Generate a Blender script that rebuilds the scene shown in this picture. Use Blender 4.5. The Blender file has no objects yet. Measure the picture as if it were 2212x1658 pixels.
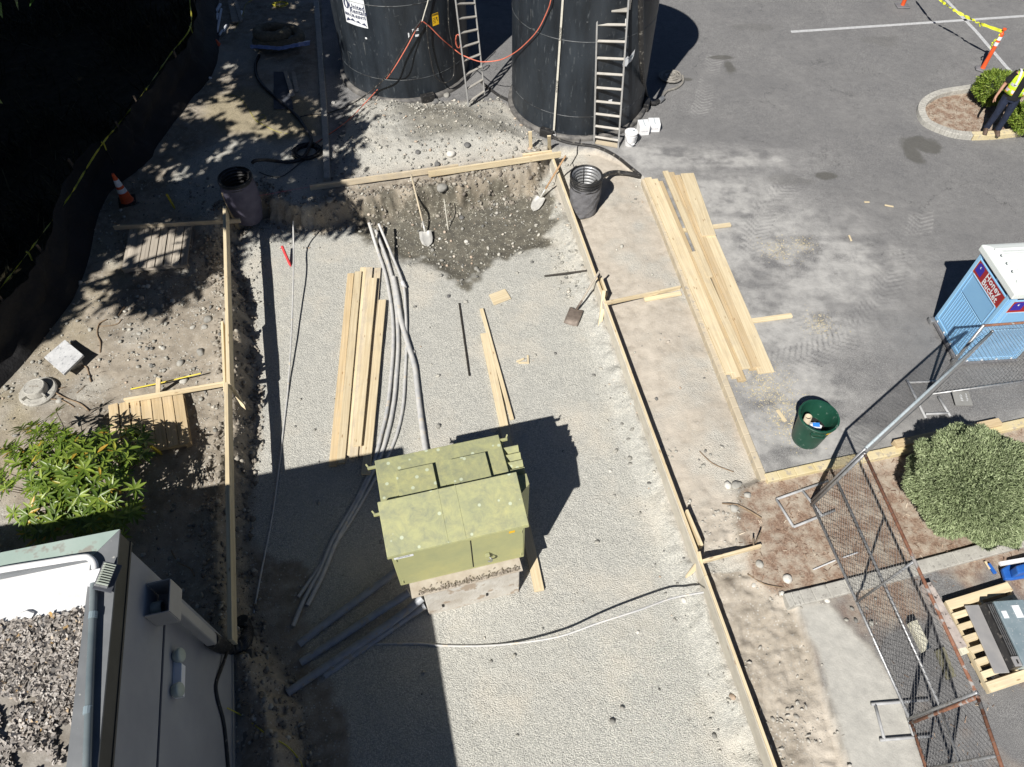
import bpy, math, random
import numpy as np
from mathutils import Vector, Matrix
R = math.radians
random.seed(7); rng = np.random.default_rng(7)
S = bpy.context.scene
COL = S.collection
# ------------------------------------------------------------------ camera, sky, sun, exposure
TH = R(36.3); FPX = 1540.0; CH = 10.0
cam = bpy.data.cameras.new("camera"); camo = bpy.data.objects.new("camera", cam); COL.objects.link(camo)
camo.location = (0, 0, CH); camo.rotation_euler = (TH, 0, 0)
cam.sensor_width = 36; cam.lens = 36 * FPX / 2212; cam.clip_end = 500; cam.clip_start = .1
S.camera = camo
SUN_EL, SUN_AZ = 46.5, 61.0          # elevation; direction the light travels (degrees from +x)
w = bpy.data.worlds.new("World"); S.world = w; w.use_nodes = True
nt = w.node_tree; bg = nt.nodes['Background']; sky = nt.nodes.new('ShaderNodeTexSky')
sky.sky_type = 'NISHITA'; sky.sun_disc = False; sky.sun_elevation = R(SUN_EL)
sky.sun_rotation = R(90 - (SUN_AZ + 180)); sky.altitude = 1500; sky.air_density = .5; sky.dust_density = .2
nt.links.new(sky.outputs[0], bg.inputs[0]); bg.inputs[1].default_value = .05
sl = bpy.data.lights.new("sun", 'SUN'); sl.energy = 5.0; sl.angle = R(.5); sl.color = (1, .955, .89)
so = bpy.data.objects.new("sun", sl); COL.objects.link(so); so.location = (-20, -20, 30)
ld = Vector((math.cos(R(SUN_EL)) * math.cos(R(SUN_AZ)), math.cos(R(SUN_EL)) * math.sin(R(SUN_AZ)), -math.sin(R(SUN_EL))))
so.rotation_euler = ld.to_track_quat('-Z', 'Y').to_euler()
S.view_settings.view_transform = 'Standard'; S.view_settings.look = 'None'; S.view_settings.exposure = 0.42; S.view_settings.gamma = 1
S.cycles.max_bounces = 5; S.cycles.diffuse_bounces = 3; S.cycles.glossy_bounces = 2; S.cycles.transparent_max_bounces = 8
# ------------------------------------------------------------------ photo pixel (2212 wide) -> world point at a known height
sT, cT = math.sin(TH), math.cos(TH)
def ray(x, y):
    u = (x - 1106) / FPX; v = (829 - y) / FPX
    return u, sT + v * cT, -cT + v * sT
def P(x, y, z=0.0):
    d = ray(x, y); t = (z - CH) / d[2]; return Vector((d[0] * t, d[1] * t, z))
def stand(b, top, z0=0.0):            # height of the point seen at `top` that stands over ground point seen at b
    p = P(b[0], b[1], z0); d = ray(*top)
    return CH + math.hypot(p.x, p.y) / math.hypot(d[0], d[1]) * d[2]
def PY(x, y, Y):
    d = ray(x, y); t = Y / d[1]; return Vector((d[0] * t, Y, CH + d[2] * t))
# ------------------------------------------------------------------ terrain
def sdist(X, Y, poly):                # signed distance, negative inside
    pts = [(p[0], p[1]) for p in poly]; n = len(pts)
    d2 = np.full(X.shape, 1e9); ins = np.zeros(X.shape, bool)
    for i in range(n):
        ax, ay = pts[i]; bx, by = pts[(i + 1) % n]
        ex, ey = bx - ax, by - ay; L = ex * ex + ey * ey + 1e-12
        t = np.clip(((X - ax) * ex + (Y - ay) * ey) / L, 0, 1)
        d2 = np.minimum(d2, (X - ax - t * ex) ** 2 + (Y - ay - t * ey) ** 2)
        c = (ay > Y) != (by > Y)
        with np.errstate(divide='ignore', invalid='ignore'):
            xi = (bx - ax) * (Y - ay) / (by - ay + 1e-12) + ax
        ins ^= c & (X < xi)
    d = np.sqrt(d2); return np.where(ins, -d, d)
_NZ = {}
def noise(X, Y, s, seed=0):           # value noise, cell size s
    if seed not in _NZ: _NZ[seed] = np.random.default_rng(seed + 100).random((256, 256))
    g = _NZ[seed]; x = X / s + 37.3 * seed; y = Y / s + 11.7 * seed
    xi = np.floor(x).astype(int); yi = np.floor(y).astype(int); fx = x - xi; fy = y - yi
    fx = fx * fx * (3 - 2 * fx); fy = fy * fy * (3 - 2 * fy)
    a = g[xi % 256, yi % 256]; b = g[(xi + 1) % 256, yi % 256]; c = g[xi % 256, (yi + 1) % 256]; d = g[(xi + 1) % 256, (yi + 1) % 256]
    return (a * (1 - fx) + b * fx) * (1 - fy) + (c * (1 - fx) + d * fx) * fy - .5
def fbm(X, Y, s, seed=0, o=4):
    r = 0; a = 1; t = 0
    for i in range(o): r = r + a * noise(X, Y, s / 2 ** i, seed + i); t += a; a *= .55
    return r / t * 2
def sm(a, b, x):
    t = np.clip((x - a) / (b - a), 0, 1); return t * t * (3 - 2 * t)
def poly(pts, z=0.0): return [P(a, b, z)[:2] for a, b in pts]
RB0, RB1 = P(1188, 330, .06), P(1672, 1662, .06)                 # right form board, top edge
RBd = (RB1 - RB0).normalized()
RB2 = RB1 + RBd * 2
PAD = [(RB0 + RBd * .1)[:2], RB2[:2]] + poly([(690, 1900), (672, 1658), (640, 1500), (560, 1370), (538, 1250), (535, 1100), (556, 950), (556, 860), (548, 760), (540, 650), (505, 575), (515, 510), (560, 470), (640, 500), (700, 502), (760, 485), (800, 492), (870, 470), (950, 462), (1060, 436), (1150, 418)], -.45)
PIT = poly([(785, 500), (850, 478), (1000, 446), (1172, 412), (1205, 470), (1190, 530), (1110, 548), (1062, 560), (1005, 606), (962, 592), (915, 572), (860, 560), (826, 525)], -.55)
ASPH = [tuple(p) for p in poly([(690, -300), (3200, -300), (3200, 700), (2400, 880), (1656, 1032), (1600, 905), (1500, 650), (1397, 388), (1345, 345), (1290, 322), (1215, 316), (1140, 325), (1000, 352), (720, 398), (703, 385), (697, 200)])]
HUMP = poly([(715, 350), (760, 225), (830, 205), (930, 225), (1040, 220), (1080, 215), (1110, 255), (1180, 312), (1150, 332), (1000, 352), (850, 372), (720, 392)])
SLAB = poly([(1722, 1302), (1790, 1300), (1900, 1425), (1965, 1540), (2030, 1760), (1870, 1760), (1822, 1600), (1780, 1450)])
YARD = poly([(1720, 1298), (2500, 1110), (2700, 1900), (1900, 1900), (1870, 1760)])
MULCH = poly([(1600, 1060), (1660, 1036), (2400, 885), (2500, 1110), (1704, 1288), (1640, 1250), (1600, 1150)])
ISL = poly([(2300, 165), (2200, 172), (2097, 189), (2040, 197), (2010, 207), (1992, 222), (1989, 240), (2003, 262), (2040, 283), (2075, 293), (2103, 296), (2212, 288), (2400, 265)])
BERM = poly([(470, 300), (700, 300), (705, 400), (690, 480), (560, 500), (480, 520), (380, 440), (360, 360)])
SILT = [(470, -220), (457, 0), (450, 140), (392, 222), (325, 312), (300, 352), (212, 425), (160, 590), (107, 685), (0, 815), (-150, 960)]
VEG = poly([(470, -220), (457, 0), (450, 140), (392, 222), (325, 312), (300, 352), (212, 425), (160, 590), (107, 685), (0, 815), (-150, 960), (-900, 960), (-900, -220)], -.05)
GRASS = poly([(-300, 820), (40, 850), (70, 900), (60, 980), (20, 1080), (-300, 1250)])
DRY = poly([(445, 205), (520, 190), (640, 205), (690, 230), (690, 285), (600, 300), (500, 285), (440, 250)])
DRY2 = poly([(160, 470), (280, 440), (300, 600), (240, 720), (130, 830), (60, 760)])
WET2 = poly([(880, 235), (960, 228), (1020, 250), (1100, 270), (1110, 300), (1020, 300), (960, 320), (900, 300), (855, 260)])
DUST = [(P(1600, 520), 2.1, 1.3), (P(1745, 560), 1.7, 1.1), (P(1560, 650), .9, 1.6), (P(1700, 700), 1.2, .8), (P(1440, 470), 1.2, 1.), (P(1560, 430), 1.4, .9), (P(1680, 850), 1.3, .7), (P(1620, 930), .8, .9), (P(1400, 340), 1.0, .5), (P(1760, 960), 1.6, .5), (P(1560, 345), 1.6, .4)]
def rb_side(X, Y):                   # >0 east of right form board
    return (X - RB0.x) * (-RBd.y) + (Y - RB0.y) * RBd.x
def height(X, Y):
    X = np.asarray(X, float); Y = np.asarray(Y, float)
    dP = sdist(X, Y, PAD); dA = sdist(X, Y, ASPH); dH = sdist(X, Y, HUMP); dV = sdist(X, Y, VEG)
    n1 = fbm(X, Y, .9, 1); n2 = fbm(X, Y, .22, 5)
    asph = 0.012 * fbm(X, Y, 4, 9, 2)
    east = rb_side(X, Y) > 0
    e_ = rb_side(X, Y); soilE = -.12 - .12 * sm(1.1, .1, e_) + .022 * n1 + .012 * n2
    ds = sdist(X, Y, SLAB); dy = sdist(X, Y, YARD); dm = sdist(X, Y, MULCH)
    lower = sm(6.2, 3.5, Y) * sm(0, .4, np.minimum(ds, dy) + .2)
    soilE = soilE + lower * (.05 * n1 + .07 * np.abs(n2) + .05 * np.abs(fbm(X, Y, .12, 111, 2)))
    soilE = np.where(dm < .0, -.03 + .025 * n1 + .012 * n2, soilE * sm(0, .15, dm) + (-.03 + .025 * n1) * (1 - sm(0, .15, dm)))
    flat = -.02 + 0.006 * n1
    t = sm(-.02, .05, np.minimum(ds, dy)); soilE = flat * (1 - t) + soilE * t
    soilW = -.03 + .05 * n1 + .018 * n2
    soilW = soilW + .16 * sm(1.0, .25, dP) * sm(-.05, .2, dP) * (.7 + n1)
    soilW = soilW - .35 * sm(0, 2.5, -dV) 
    top = (Y > 12.0) & ~east
    z = np.where(east, soilE, soilW)
    t = sm(-.01, .03, dA); z = asph * (1 - t) + z * t
    z = z + np.where(dH < 0, 1, 0) * sm(0, .8, -dH) * (.20 + .10 * n1 + .03 * n2)
    # excavation: steep at the right board, sloping bank elsewhere
    wid = np.where(rb_side(X, Y) > -.25, .03, .34 + .12 * n1)
    wid = np.where((Y > 11.6), .30 + .06 * n2, wid)
    dd = dP + np.where(rb_side(X, Y) > -.25, 0, .10 * n2 + .06 * n1)
    b = sm(0, 1, dd / np.maximum(wid, .02))
    bank = b * (1 - b) * 4 * np.where(rb_side(X, Y) > -.1, 0, 1)
    dpit = sdist(X, Y, PIT)
    floor = -.45 + .012 * n1 - .12 * sm(.25, -.35, dpit + .12 * n1) + .006 * n2
    floor = floor + .19 * sm(.42, 0, np.abs(rb_side(X, Y))) * (1 + .5 * n2) * sm(12.5, 11.5, Y)
    z = floor * (1 - b) + z * b + bank * (.09 * n2 + .11 * fbm(X, Y, .13, 11, 2))
    return z
def gz(x, y): return float(height(np.array([x]), np.array([y]))[0])
def G(x, y, dz=0.0):                  # ground point seen at pixel
    z = 0.0
    for _ in range(8): p = P(x, y, z); z = gz(p.x, p.y)
    p = P(x, y, z + dz); return p
# ------------------------------------------------------------------ node helpers / materials
def nd(nt, t, **k):
    n = nt.nodes.new(t)
    for a, b in k.items(): setattr(n, a, b)
    return n
def setin(n, **k):
    for a, b in k.items(): n.inputs[a].default_value = b
def new_mat(name):
    m = bpy.data.materials.new(name); m.use_nodes = True
    return m, m.node_tree, m.node_tree.nodes['Principled BSDF']
def mixc(nt, fac, a, b, mode='MIX'):
    n = nd(nt, 'ShaderNodeMix', data_type='RGBA', blend_type=mode); n.clamp_factor = True
    for s, v in ((n.inputs[0], fac), (n.inputs[6], a), (n.inputs[7], b)):
        if hasattr(v, 'type') or hasattr(v, 'links'): nt.links.new(v, s)
        elif isinstance(v, (int, float)): s.default_value = v
        else: s.default_value = (*v[:3], 1)
    return n.outputs[2]
def ramp(nt, src, stops):
    n = nd(nt, 'ShaderNodeValToRGB'); e = n.color_ramp.elements
    while len(e) < len(stops): e.new(.5)
    for el, (p, c) in zip(e, stops):
        el.position = p; el.color = (*c, 1) if not isinstance(c, (int, float)) else (c, c, c, 1)
    nt.links.new(src, n.inputs[0]); return n.outputs[0]
def tnoise(nt, co, sc, det=4, rough=.6, dist=0):
    n = nd(nt, 'ShaderNodeTexNoise'); setin(n, Scale=sc, Detail=det, Roughness=rough, Distortion=dist)
    nt.links.new(co, n.inputs['Vector']); return n
def bump(nt, h, st, dist, prev=None):
    n = nd(nt, 'ShaderNodeBump'); setin(n, Strength=st, Distance=dist); nt.links.new(h, n.inputs['Height'])
    if prev is not None: nt.links.new(prev, n.inputs['Normal'])
    return n.outputs[0]
def pm(name, c1, c2=None, sc=6, rough=.7, metal=0, b=0, bs=40, bd=.01, spec=.5, speck=None, rnd=.0, stretch=None):
    m, nt, bs_ = new_mat(name); c2 = c2 or c1
    g = nd(nt, 'ShaderNodeNewGeometry'); co = g.outputs['Position']
    if stretch:
        mp = nd(nt, 'ShaderNodeMapping'); mp.inputs['Scale'].default_value = stretch; nt.links.new(co, mp.inputs[0]); co = mp.outputs[0]
    n = tnoise(nt, co, sc, 5); c = ramp(nt, n.outputs['Fac'], [(.3, c1), (.7, c2)])
    if speck:
        col, ssc, th = speck; n2 = tnoise(nt, co, ssc, 3); f = ramp(nt, n2.outputs['Fac'], [(th, 0.), (th + .06, 1.)]); c = mixc(nt, f, c, col)
    if rnd:
        oi = nd(nt, 'ShaderNodeObjectInfo'); hs = nd(nt, 'ShaderNodeHueSaturation')
        ma = nd(nt, 'ShaderNodeMapRange'); setin(ma, **{'To Min': 1 - rnd, 'To Max': 1 + rnd}); nt.links.new(oi.outputs['Random'], ma.inputs[0])
        nt.links.new(ma.outputs[0], hs.inputs['Value']); nt.links.new(c, hs.inputs['Color']); c = hs.outputs[0]
    nt.links.new(c, bs_.inputs['Base Color']); setin(bs_, Roughness=rough, Metallic=metal); bs_.inputs['Specular IOR Level'].default_value = spec
    if b:
        n3 = tnoise(nt, g.outputs['Position'], bs, 4); nt.links.new(bump(nt, n3.outputs['Fac'], b, bd), bs_.inputs['Normal'])
    return m
def wood_mat(name, c1, c2, knot=(.25, .13, .05), rough=.75, dirt=0, rnd=.15):
    m, nt, bs = new_mat(name); uv = nd(nt, 'ShaderNodeUVMap'); oi = nd(nt, 'ShaderNodeObjectInfo')
    mp = nd(nt, 'ShaderNodeMapping'); mp.inputs['Scale'].default_value = (1.2, 34, 1); nt.links.new(uv.outputs[0], mp.inputs[0])
    add = nd(nt, 'ShaderNodeVectorMath', operation='MULTIPLY_ADD'); nt.links.new(oi.outputs['Random'], add.inputs[0]); add.inputs[1].default_value = (57, 31, 13); nt.links.new(mp.outputs[0], add.inputs[2])
    n = tnoise(nt, add.outputs[0], 1, 4, .55, .6); c = ramp(nt, n.outputs['Fac'], [(.3, c1), (.68, c2)])
    vo = nd(nt, 'ShaderNodeTexVoronoi'); setin(vo, Scale=1.0); mp2 = nd(nt, 'ShaderNodeMapping'); mp2.inputs['Scale'].default_value = (2.6, 9, 1); nt.links.new(uv.outputs[0], mp2.inputs[0])
    ad2 = nd(nt, 'ShaderNodeVectorMath', operation='MULTIPLY_ADD'); nt.links.new(oi.outputs['Random'], ad2.inputs[0]); ad2.inputs[1].default_value = (77, 41, 3); nt.links.new(mp2.outputs[0], ad2.inputs[2])
    nt.links.new(ad2.outputs[0], vo.inputs['Vector']); f = ramp(nt, vo.outputs['Distance'], [(.05, .75), (.12, 0.)]); c = mixc(nt, f, c, knot)
    g = nd(nt, 'ShaderNodeNewGeometry'); n4 = tnoise(nt, g.outputs['Position'], 5, 5); f = ramp(nt, n4.outputs['Fac'], [(.5 - dirt * .3, 0.), (.8, .3 + dirt)]); c = mixc(nt, f, c, (.36, .33, .28))
    hs = nd(nt, 'ShaderNodeHueSaturation'); ma = nd(nt, 'ShaderNodeMapRange'); setin(ma, **{'To Min': 1 - rnd, 'To Max': 1 + rnd * .6}); nt.links.new(oi.outputs['Random'], ma.inputs[0])
    nt.links.new(ma.outputs[0], hs.inputs['Value']); nt.links.new(c, hs.inputs['Color'])
    nt.links.new(hs.outputs[0], bs.inputs['Base Color']); setin(bs, Roughness=rough)
    nt.links.new(bump(nt, n.outputs['Fac'], .25, .003), bs.inputs['Normal']); return m
def ground_mat():
    m, nt, bs = new_mat('site_ground'); L = nt.links
    g = nd(nt, 'ShaderNodeNewGeometry'); co = g.outputs['Position']
    A = nd(nt, 'ShaderNodeAttribute', attribute_name='za'); B = nd(nt, 'ShaderNodeAttribute', attribute_name='zb'); C = nd(nt, 'ShaderNodeAttribute', attribute_name='zc')
    def sep(a):
        s = nd(nt, 'ShaderNodeSeparateColor'); L.new(a.outputs['Color'], s.inputs[0]); return s.outputs
    a, b, c_ = sep(A), sep(B), sep(C)
    gravel, asph, conc = a; wet, mulch, dust = b; dry, veg, bankm = c_
    big = tnoise(nt, co, .8, 6, .62); mid = tnoise(nt, co, 5, 6, .65); fine = tnoise(nt, co, 45, 4, .7); fine2 = tnoise(nt, co, 140, 2, .6)
    # soil
    soil = ramp(nt, mid.outputs['Fac'], [(.25, (.13, .11, .088)), (.5, (.255, .226, .185)), (.75, (.41, .375, .32))])
    soil = mixc(nt, ramp(nt, big.outputs['Fac'], [(.4, 0.), (.65, .6)]), soil, (.42, .37, .30))
    pv = nd(nt, 'ShaderNodeTexVoronoi'); setin(pv, Scale=26); L.new(co, pv.inputs['Vector'])
    pm_ = ramp(nt, pv.outputs['Distance'], [(.22, 1.), (.38, 0.)])
    pn = ramp(nt, tnoise(nt, co, 7, 2).outputs['Fac'], [(.46, 0.), (.6, 1.)])
    pmul = nd(nt, 'ShaderNodeMath', operation='MULTIPLY'); L.new(pm_, pmul.inputs[0]); L.new(pn, pmul.inputs[1])
    pcol = ramp(nt, pv.outputs['Color'], [(.2, (.2, .2, .19)), (.8, (.55, .54, .50))])
    soil = mixc(nt, pmul.outputs[0], soil, pcol)
    # gravel
    gv = nd(nt, 'ShaderNodeTexVoronoi'); setin(gv, Scale=58); L.new(co, gv.inputs['Vector'])
    gsep = nd(nt, 'ShaderNodeSeparateColor'); L.new(gv.outputs['Color'], gsep.inputs[0])
    gc = ramp(nt, gsep.outputs[0], [(.0, (.34, .34, .32)), (.3, (.47, .47, .435)), (.65, (.56, .555, .51)), (1., (.67, .66, .60))])
    gc = mixc(nt, ramp(nt, gv.outputs['Distance'], [(.34, 0.), (.7, .55)]), gc, (.25, .25, .225))
    gc = mixc(nt, ramp(nt, tnoise(nt, co, 1.7, 5, .6).outputs['Fac'], [(.35, .35), (.55, 0.)]), gc, (.42, .42, .39)); gc = mixc(nt, ramp(nt, big.outputs['Fac'], [(.5, 0.), (.7, .5)]), gc, (.60, .55, .46))
    gc = mixc(nt, ramp(nt, mid.outputs['Fac'], [(.38, .16), (.55, 0.)]), gc, (.40, .40, .38))
    col = mixc(nt, gravel, soil, gc)
    # dry tan grass / dust on soil
    dg = ramp(nt, fine.outputs['Fac'], [(.3, (.17, .15, .10)), (.7, (.44, .38, .27))]); col = mixc(nt, dry, col, dg)
    # asphalt
    ac = ramp(nt, big.outputs['Fac'], [(.3, (.165, .165, .168)), (.7, (.235, .233, .230))])
    ac = mixc(nt, ramp(nt, mid.outputs['Fac'], [(.35, .5), (.6, 0.)]), ac, (.13, .13, .134))
    ac = mixc(nt, ramp(nt, fine2.outputs['Fac'], [(.38, .75), (.52, 0.)]), ac, (.06, .06, .062))
    ac = mixc(nt, ramp(nt, fine2.outputs['Fac'], [(.56, 0.), (.70, .8)]), ac, (.46, .46, .45))
    vc = nd(nt, 'ShaderNodeTexVoronoi', feature='DISTANCE_TO_EDGE'); setin(vc, Scale=.55); wv = nd(nt, 'ShaderNodeVectorMath', operation='MULTIPLY_ADD'); L.new(tnoise(nt, co, 2.5, 4).outputs['Color'], wv.inputs[0]); wv.inputs[1].default_value = (.9, .9, .9); L.new(co, wv.inputs[2]); L.new(wv.outputs[0], vc.inputs['Vector'])
    crk = ramp(nt, vc.outputs['Distance'], [(.0, 1.), (.006, 0.)]); cm = nd(nt, 'ShaderNodeMath', operation='MULTIPLY'); L.new(crk, cm.inputs[0]); L.new(ramp(nt, tnoise(nt, co, .45, 2).outputs['Fac'], [(.52, 0.), (.6, .75)]), cm.inputs[1])
    ac = mixc(nt, cm.outputs[0], ac, (.035, .035, .035))
    col = mixc(nt, asph, col, ac)
    cc = ramp(nt, mid.outputs['Fac'], [(.3, (.36, .355, .33)), (.7, (.50, .49, .45))]); cc = mixc(nt, ramp(nt, fine2.outputs['Fac'], [(.35, .35), (.5, 0.)]), cc, (.25, .24, .22)); col = mixc(nt, conc, col, cc)
    mc = ramp(nt, fine.outputs['Fac'], [(.3, (.13, .085, .06)), (.55, (.27, .185, .135)), (.75, (.44, .36, .28))]); mc = mixc(nt, ramp(nt, mid.outputs['Fac'], [(.42, 0.), (.62, .85)]), mc, (.43, .38, .31)); col = mixc(nt, mulch, col, mc)
    dn = nd(nt, 'ShaderNodeMath', operation='MULTIPLY'); L.new(dust, dn.inputs[0]); L.new(ramp(nt, mid.outputs['Fac'], [(.30, .5), (.62, 1.)]), dn.inputs[1]); dcol = mixc(nt, asph, (.50, .455, .39), (.45, .445, .43))
    col = mixc(nt, dn.outputs[0], col, dcol)
    sg_ = nd(nt, 'ShaderNodeMath', operation='SUBTRACT'); sg_.inputs[0].default_value = 1.0; L.new(A.outputs['Alpha'], sg_.inputs[1]); col = mixc(nt, sg_.outputs[0], col, (.085, .083, .075))
    vg = ramp(nt, mid.outputs['Fac'], [(.35, (.012, .012, .006)), (.7, (.05, .04, .02))]); col = mixc(nt, veg, col, vg)  # weedy slope ground near black: tree shade put into its colour
    bk = ramp(nt, fine.outputs['Fac'], [(.25, (.15, .12, .085)), (.5, (.34, .29, .22)), (.8, (.50, .45, .36))]); col = mixc(nt, bankm, col, bk)
    wc = ramp(nt, mid.outputs['Fac'], [(.3, (.065, .06, .05)), (.5, (.11, .102, .08)), (.7, (.18, .165, .13)), (.85, (.27, .25, .20))]); wc = mixc(nt, pmul.outputs[0], wc, (.42, .41, .34)); wm = nd(nt, 'ShaderNodeMath', operation='MULTIPLY'); L.new(wet, wm.inputs[0]); wm.inputs[1].default_value = .93
    col = mixc(nt, wm.outputs[0], col, wc)
    L.new(col, bs.inputs['Base Color'])
    rr = nd(nt, 'ShaderNodeMapRange'); setin(rr, **{'To Min': .92, 'To Max': .62}); L.new(wet, rr.inputs[0]); L.new(rr.outputs[0], bs.inputs['Roughness']); bs.inputs['Specular IOR Level'].default_value = .25
    # bump: pebbly for gravel/soil, fine for asphalt
    gh = ramp(nt, gv.outputs['Distance'], [(.0, 1.), (.65, 0.)])
    hm = nd(nt, 'ShaderNodeMix', data_type='FLOAT'); L.new(asph, hm.inputs[0]); mx = nd(nt, 'ShaderNodeMath', operation='MAXIMUM'); L.new(asph, mx.inputs[0]); L.new(conc, mx.inputs[1]); L.new(mx.outputs[0], hm.inputs[0])
    h1 = nd(nt, 'ShaderNodeMix', data_type='FLOAT'); L.new(gravel, h1.inputs[0]); L.new(fine.outputs['Fac'], h1.inputs[2]); L.new(gh, h1.inputs[3])
    L.new(h1.outputs[0], hm.inputs[2]); h2 = nd(nt, 'ShaderNodeMath', operation='MULTIPLY'); L.new(fine2.outputs['Fac'], h2.inputs[0]); h2.inputs[1].default_value = .2; L.new(h2.outputs[0], hm.inputs[3])
    nb = bump(nt, hm.outputs[0], .8, .012)
    nb = bump(nt, mid.outputs['Fac'], .35, .05, nb); L.new(nb, bs.inputs['Normal'])
    return m
M = {}
M['ground'] = ground_mat()
M['wood'] = wood_mat('fresh_lumber', (.56, .45, .28), (.74, .64, .44))
M['wood2'] = wood_mat('tan_lumber', (.46, .35, .20), (.63, .50, .315))
M['dustwood'] = wood_mat('dusty_lumber', (.45, .37, .25), (.62, .54, .40), dirt=.35)
M['oldwood'] = wood_mat('weathered_pallet', (.27, .24, .20), (.48, .43, .36), rnd=.15)
M['handle'] = wood_mat('tool_handle', (.30, .17, .08), (.44, .28, .15))
M['plywood'] = wood_mat('form_plywood', (.50, .47, .395), (.62, .585, .50), dirt=.35)
M['tank'] = pm('black_tank_steel', (.008, .011, .015), (.028, .036, .046), 3, .42, b=.12, bs=9, bd=.02, speck=((.06, .07, .078), 17, .62), stretch=(1, 1, .22))
M['tubegrey'] = pm('dull_grey_tube', (.28, .285, .29), (.42, .43, .44), 9, .6)
M['bluetube'] = pm('pale_blue_grey_tube', (.30, .36, .39), (.40, .45, .48), 6, .5)
M['seam'] = pm('worn_weld', (.03, .035, .04), (.12, .13, .135), 6, .5, speck=((.02, .02, .02), 4, .5))
M['flange'] = pm('dusty_black_flange', (.05, .05, .052), (.20, .19, .175), 6, .7)
M['galv'] = pm('galvanised_steel', (.26, .265, .27), (.40, .41, .42), 12, .42, .55, speck=((.18, .17, .16), 20, .6))
M['wire'] = pm('chain_link_wire', (.10, .10, .10), (.20, .20, .20), 8, .55, .4)
M['rust'] = pm('rusty_tube', (.16, .065, .035), (.28, .14, .09), 14, .8, .1, speck=((.30, .29, .28), 5, .56))
M['alu'] = pm('aluminium', (.42, .42, .41), (.55, .55, .54), 9, .45, .5)
M['grate'] = pm('dusty_galv', (.40, .38, .34), (.50, .48, .44), 9, .6, .2)
M['pvc'] = pm('dusty_grey_conduit', (.40, .41, .42), (.58, .57, .54), 7, .55, speck=((.58, .52, .43), 9, .6))
M['pvcw'] = pm('pale_cable_conduit', (.55, .56, .58), (.66, .66, .66), 7, .45)
M['bluepvc'] = pm('blue_grey_conduit', (.25, .27, .31), (.38, .40, .42), 6, .5, speck=((.35, .32, .27), 9, .56))
M['blackp'] = pm('black_plastic', (.012, .012, .013), (.03, .03, .03), 10, .45, speck=((.13, .12, .11), 18, .6))
M['blackhose'] = pm('black_rubber_hose', (.012, .012, .013), (.035, .034, .033), 10, .5, speck=((.16, .15, .13), 14, .58))
M['greyhose'] = pm('grey_lay_flat_hose', (.16, .155, .14), (.30, .28, .25), 12, .7, b=.6, bs=30)
M['fabric'] = pm('grey_filter_fabric', (.11, .11, .12), (.19, .19, .20), 5, .85, b=.5, bs=14, bd=.04)
M['pfabric'] = pm('purple_grey_fabric', (.07, .065, .10), (.12, .115, .16), 4, .8, b=.4, bs=8, bd=.04)
M['silt'] = pm('black_silt_fabric', (.004, .004, .005), (.010, .010, .012), 3, .8, b=.5, bs=5, bd=.08)
M['dark'] = pm('dark_inside', (.006, .006, .006), (.012, .012, .012), 5, .9)
M['orange'] = pm('orange_plastic', (.62, .075, .015), (.72, .11, .03), 6, .45)
M['white'] = pm('white_plastic', (.74, .74, .74), (.82, .82, .82), 6, .4)
M['refl'] = pm('reflective_band', (.62, .66, .72), (.78, .80, .84), 20, .35)
M['orcord'] = pm('orange_cord', (.55, .12, .07), (.66, .20, .13), 9, .6)
M['yellow'] = pm('yellow_tape', (.42, .40, .03), (.58, .52, .06), 9, .6)
M['ystake'] = pm('yellow_paint', (.60, .48, .03), (.72, .60, .08), 9, .6)
M['red'] = pm('red_paint', (.42, .02, .03), (.55, .05, .05), 9, .6)
M['pink'] = pm('pink_string', (.6, .08, .15))
M['rope'] = pm('pale_rope', (.5, .48, .42), (.6, .58, .5), 20, .8)
M['rebar'] = pm('dark_steel_bar', (.03, .028, .026), (.08, .07, .06), 20, .5, .4)
M['rustpin'] = pm('brown_steel_pin', (.12, .09, .06), (.22, .17, .12), 20, .8)
M['blade'] = pm('dull_steel', (.48, .48, .46), (.62, .61, .57), 9, .45, .3)
M['blade2'] = pm('dirty_steel', (.11, .09, .075), (.22, .18, .15), 12, .6, .3)
M['conc'] = pm('concrete', (.34, .33, .30), (.46, .45, .41), 7, .9, b=.5, bs=50, speck=((.25, .24, .22), 30, .58))
M['kerbtan'] = pm('dusty_tan_kerb', (.44, .38, .28), (.55, .48, .36), 4, .9, b=.4, bs=50, speck=((.36, .33, .28), 9, .6))
M['kerbyel'] = pm('worn_yellow_kerb', (.54, .45, .24), (.62, .54, .36), 4, .85, b=.4, bs=50, speck=((.42, .37, .28), 8, .56))
M['paver'] = pm('pale_paver', (.42, .43, .44), (.56, .57, .58), 9, .9, b=.5, bs=60, speck=((.30, .31, .33), 14, .58))
M['line'] = pm('worn_white_line', (.40, .41, .42), (.55, .56, .57), 14, .9, speck=((.17, .17, .17), 60, .57))
M['stone'] = pm('river_stone', (.26, .255, .235), (.44, .43, .39), 9, .85, b=.3, bs=60, rnd=.35)
M['chip'] = pm('bark_chip', (.15, .085, .055), (.36, .26, .19), 60, .9)
M['litter'] = pm('dead_leaf', (.14, .11, .085), (.40, .36, .31), 30, .85, spec=.3)
M['soilclod'] = pm('dirt_clod', (.16, .13, .10), (.33, .28, .22), 12, .95)
M['blue'] = pm('pale_blue_plastic', (.20, .42, .68), (.235, .47, .72), 2, .42)
M['blue2'] = pm('pale_blue_trim', (.27, .52, .77), (.31, .56, .80), 2, .4)
M['roofw'] = pm('white_cabin_roof', (.66, .72, .70), (.76, .79, .77), 3, .45)
M['slot'] = pm('vent_slot', (.02, .03, .06))
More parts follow.
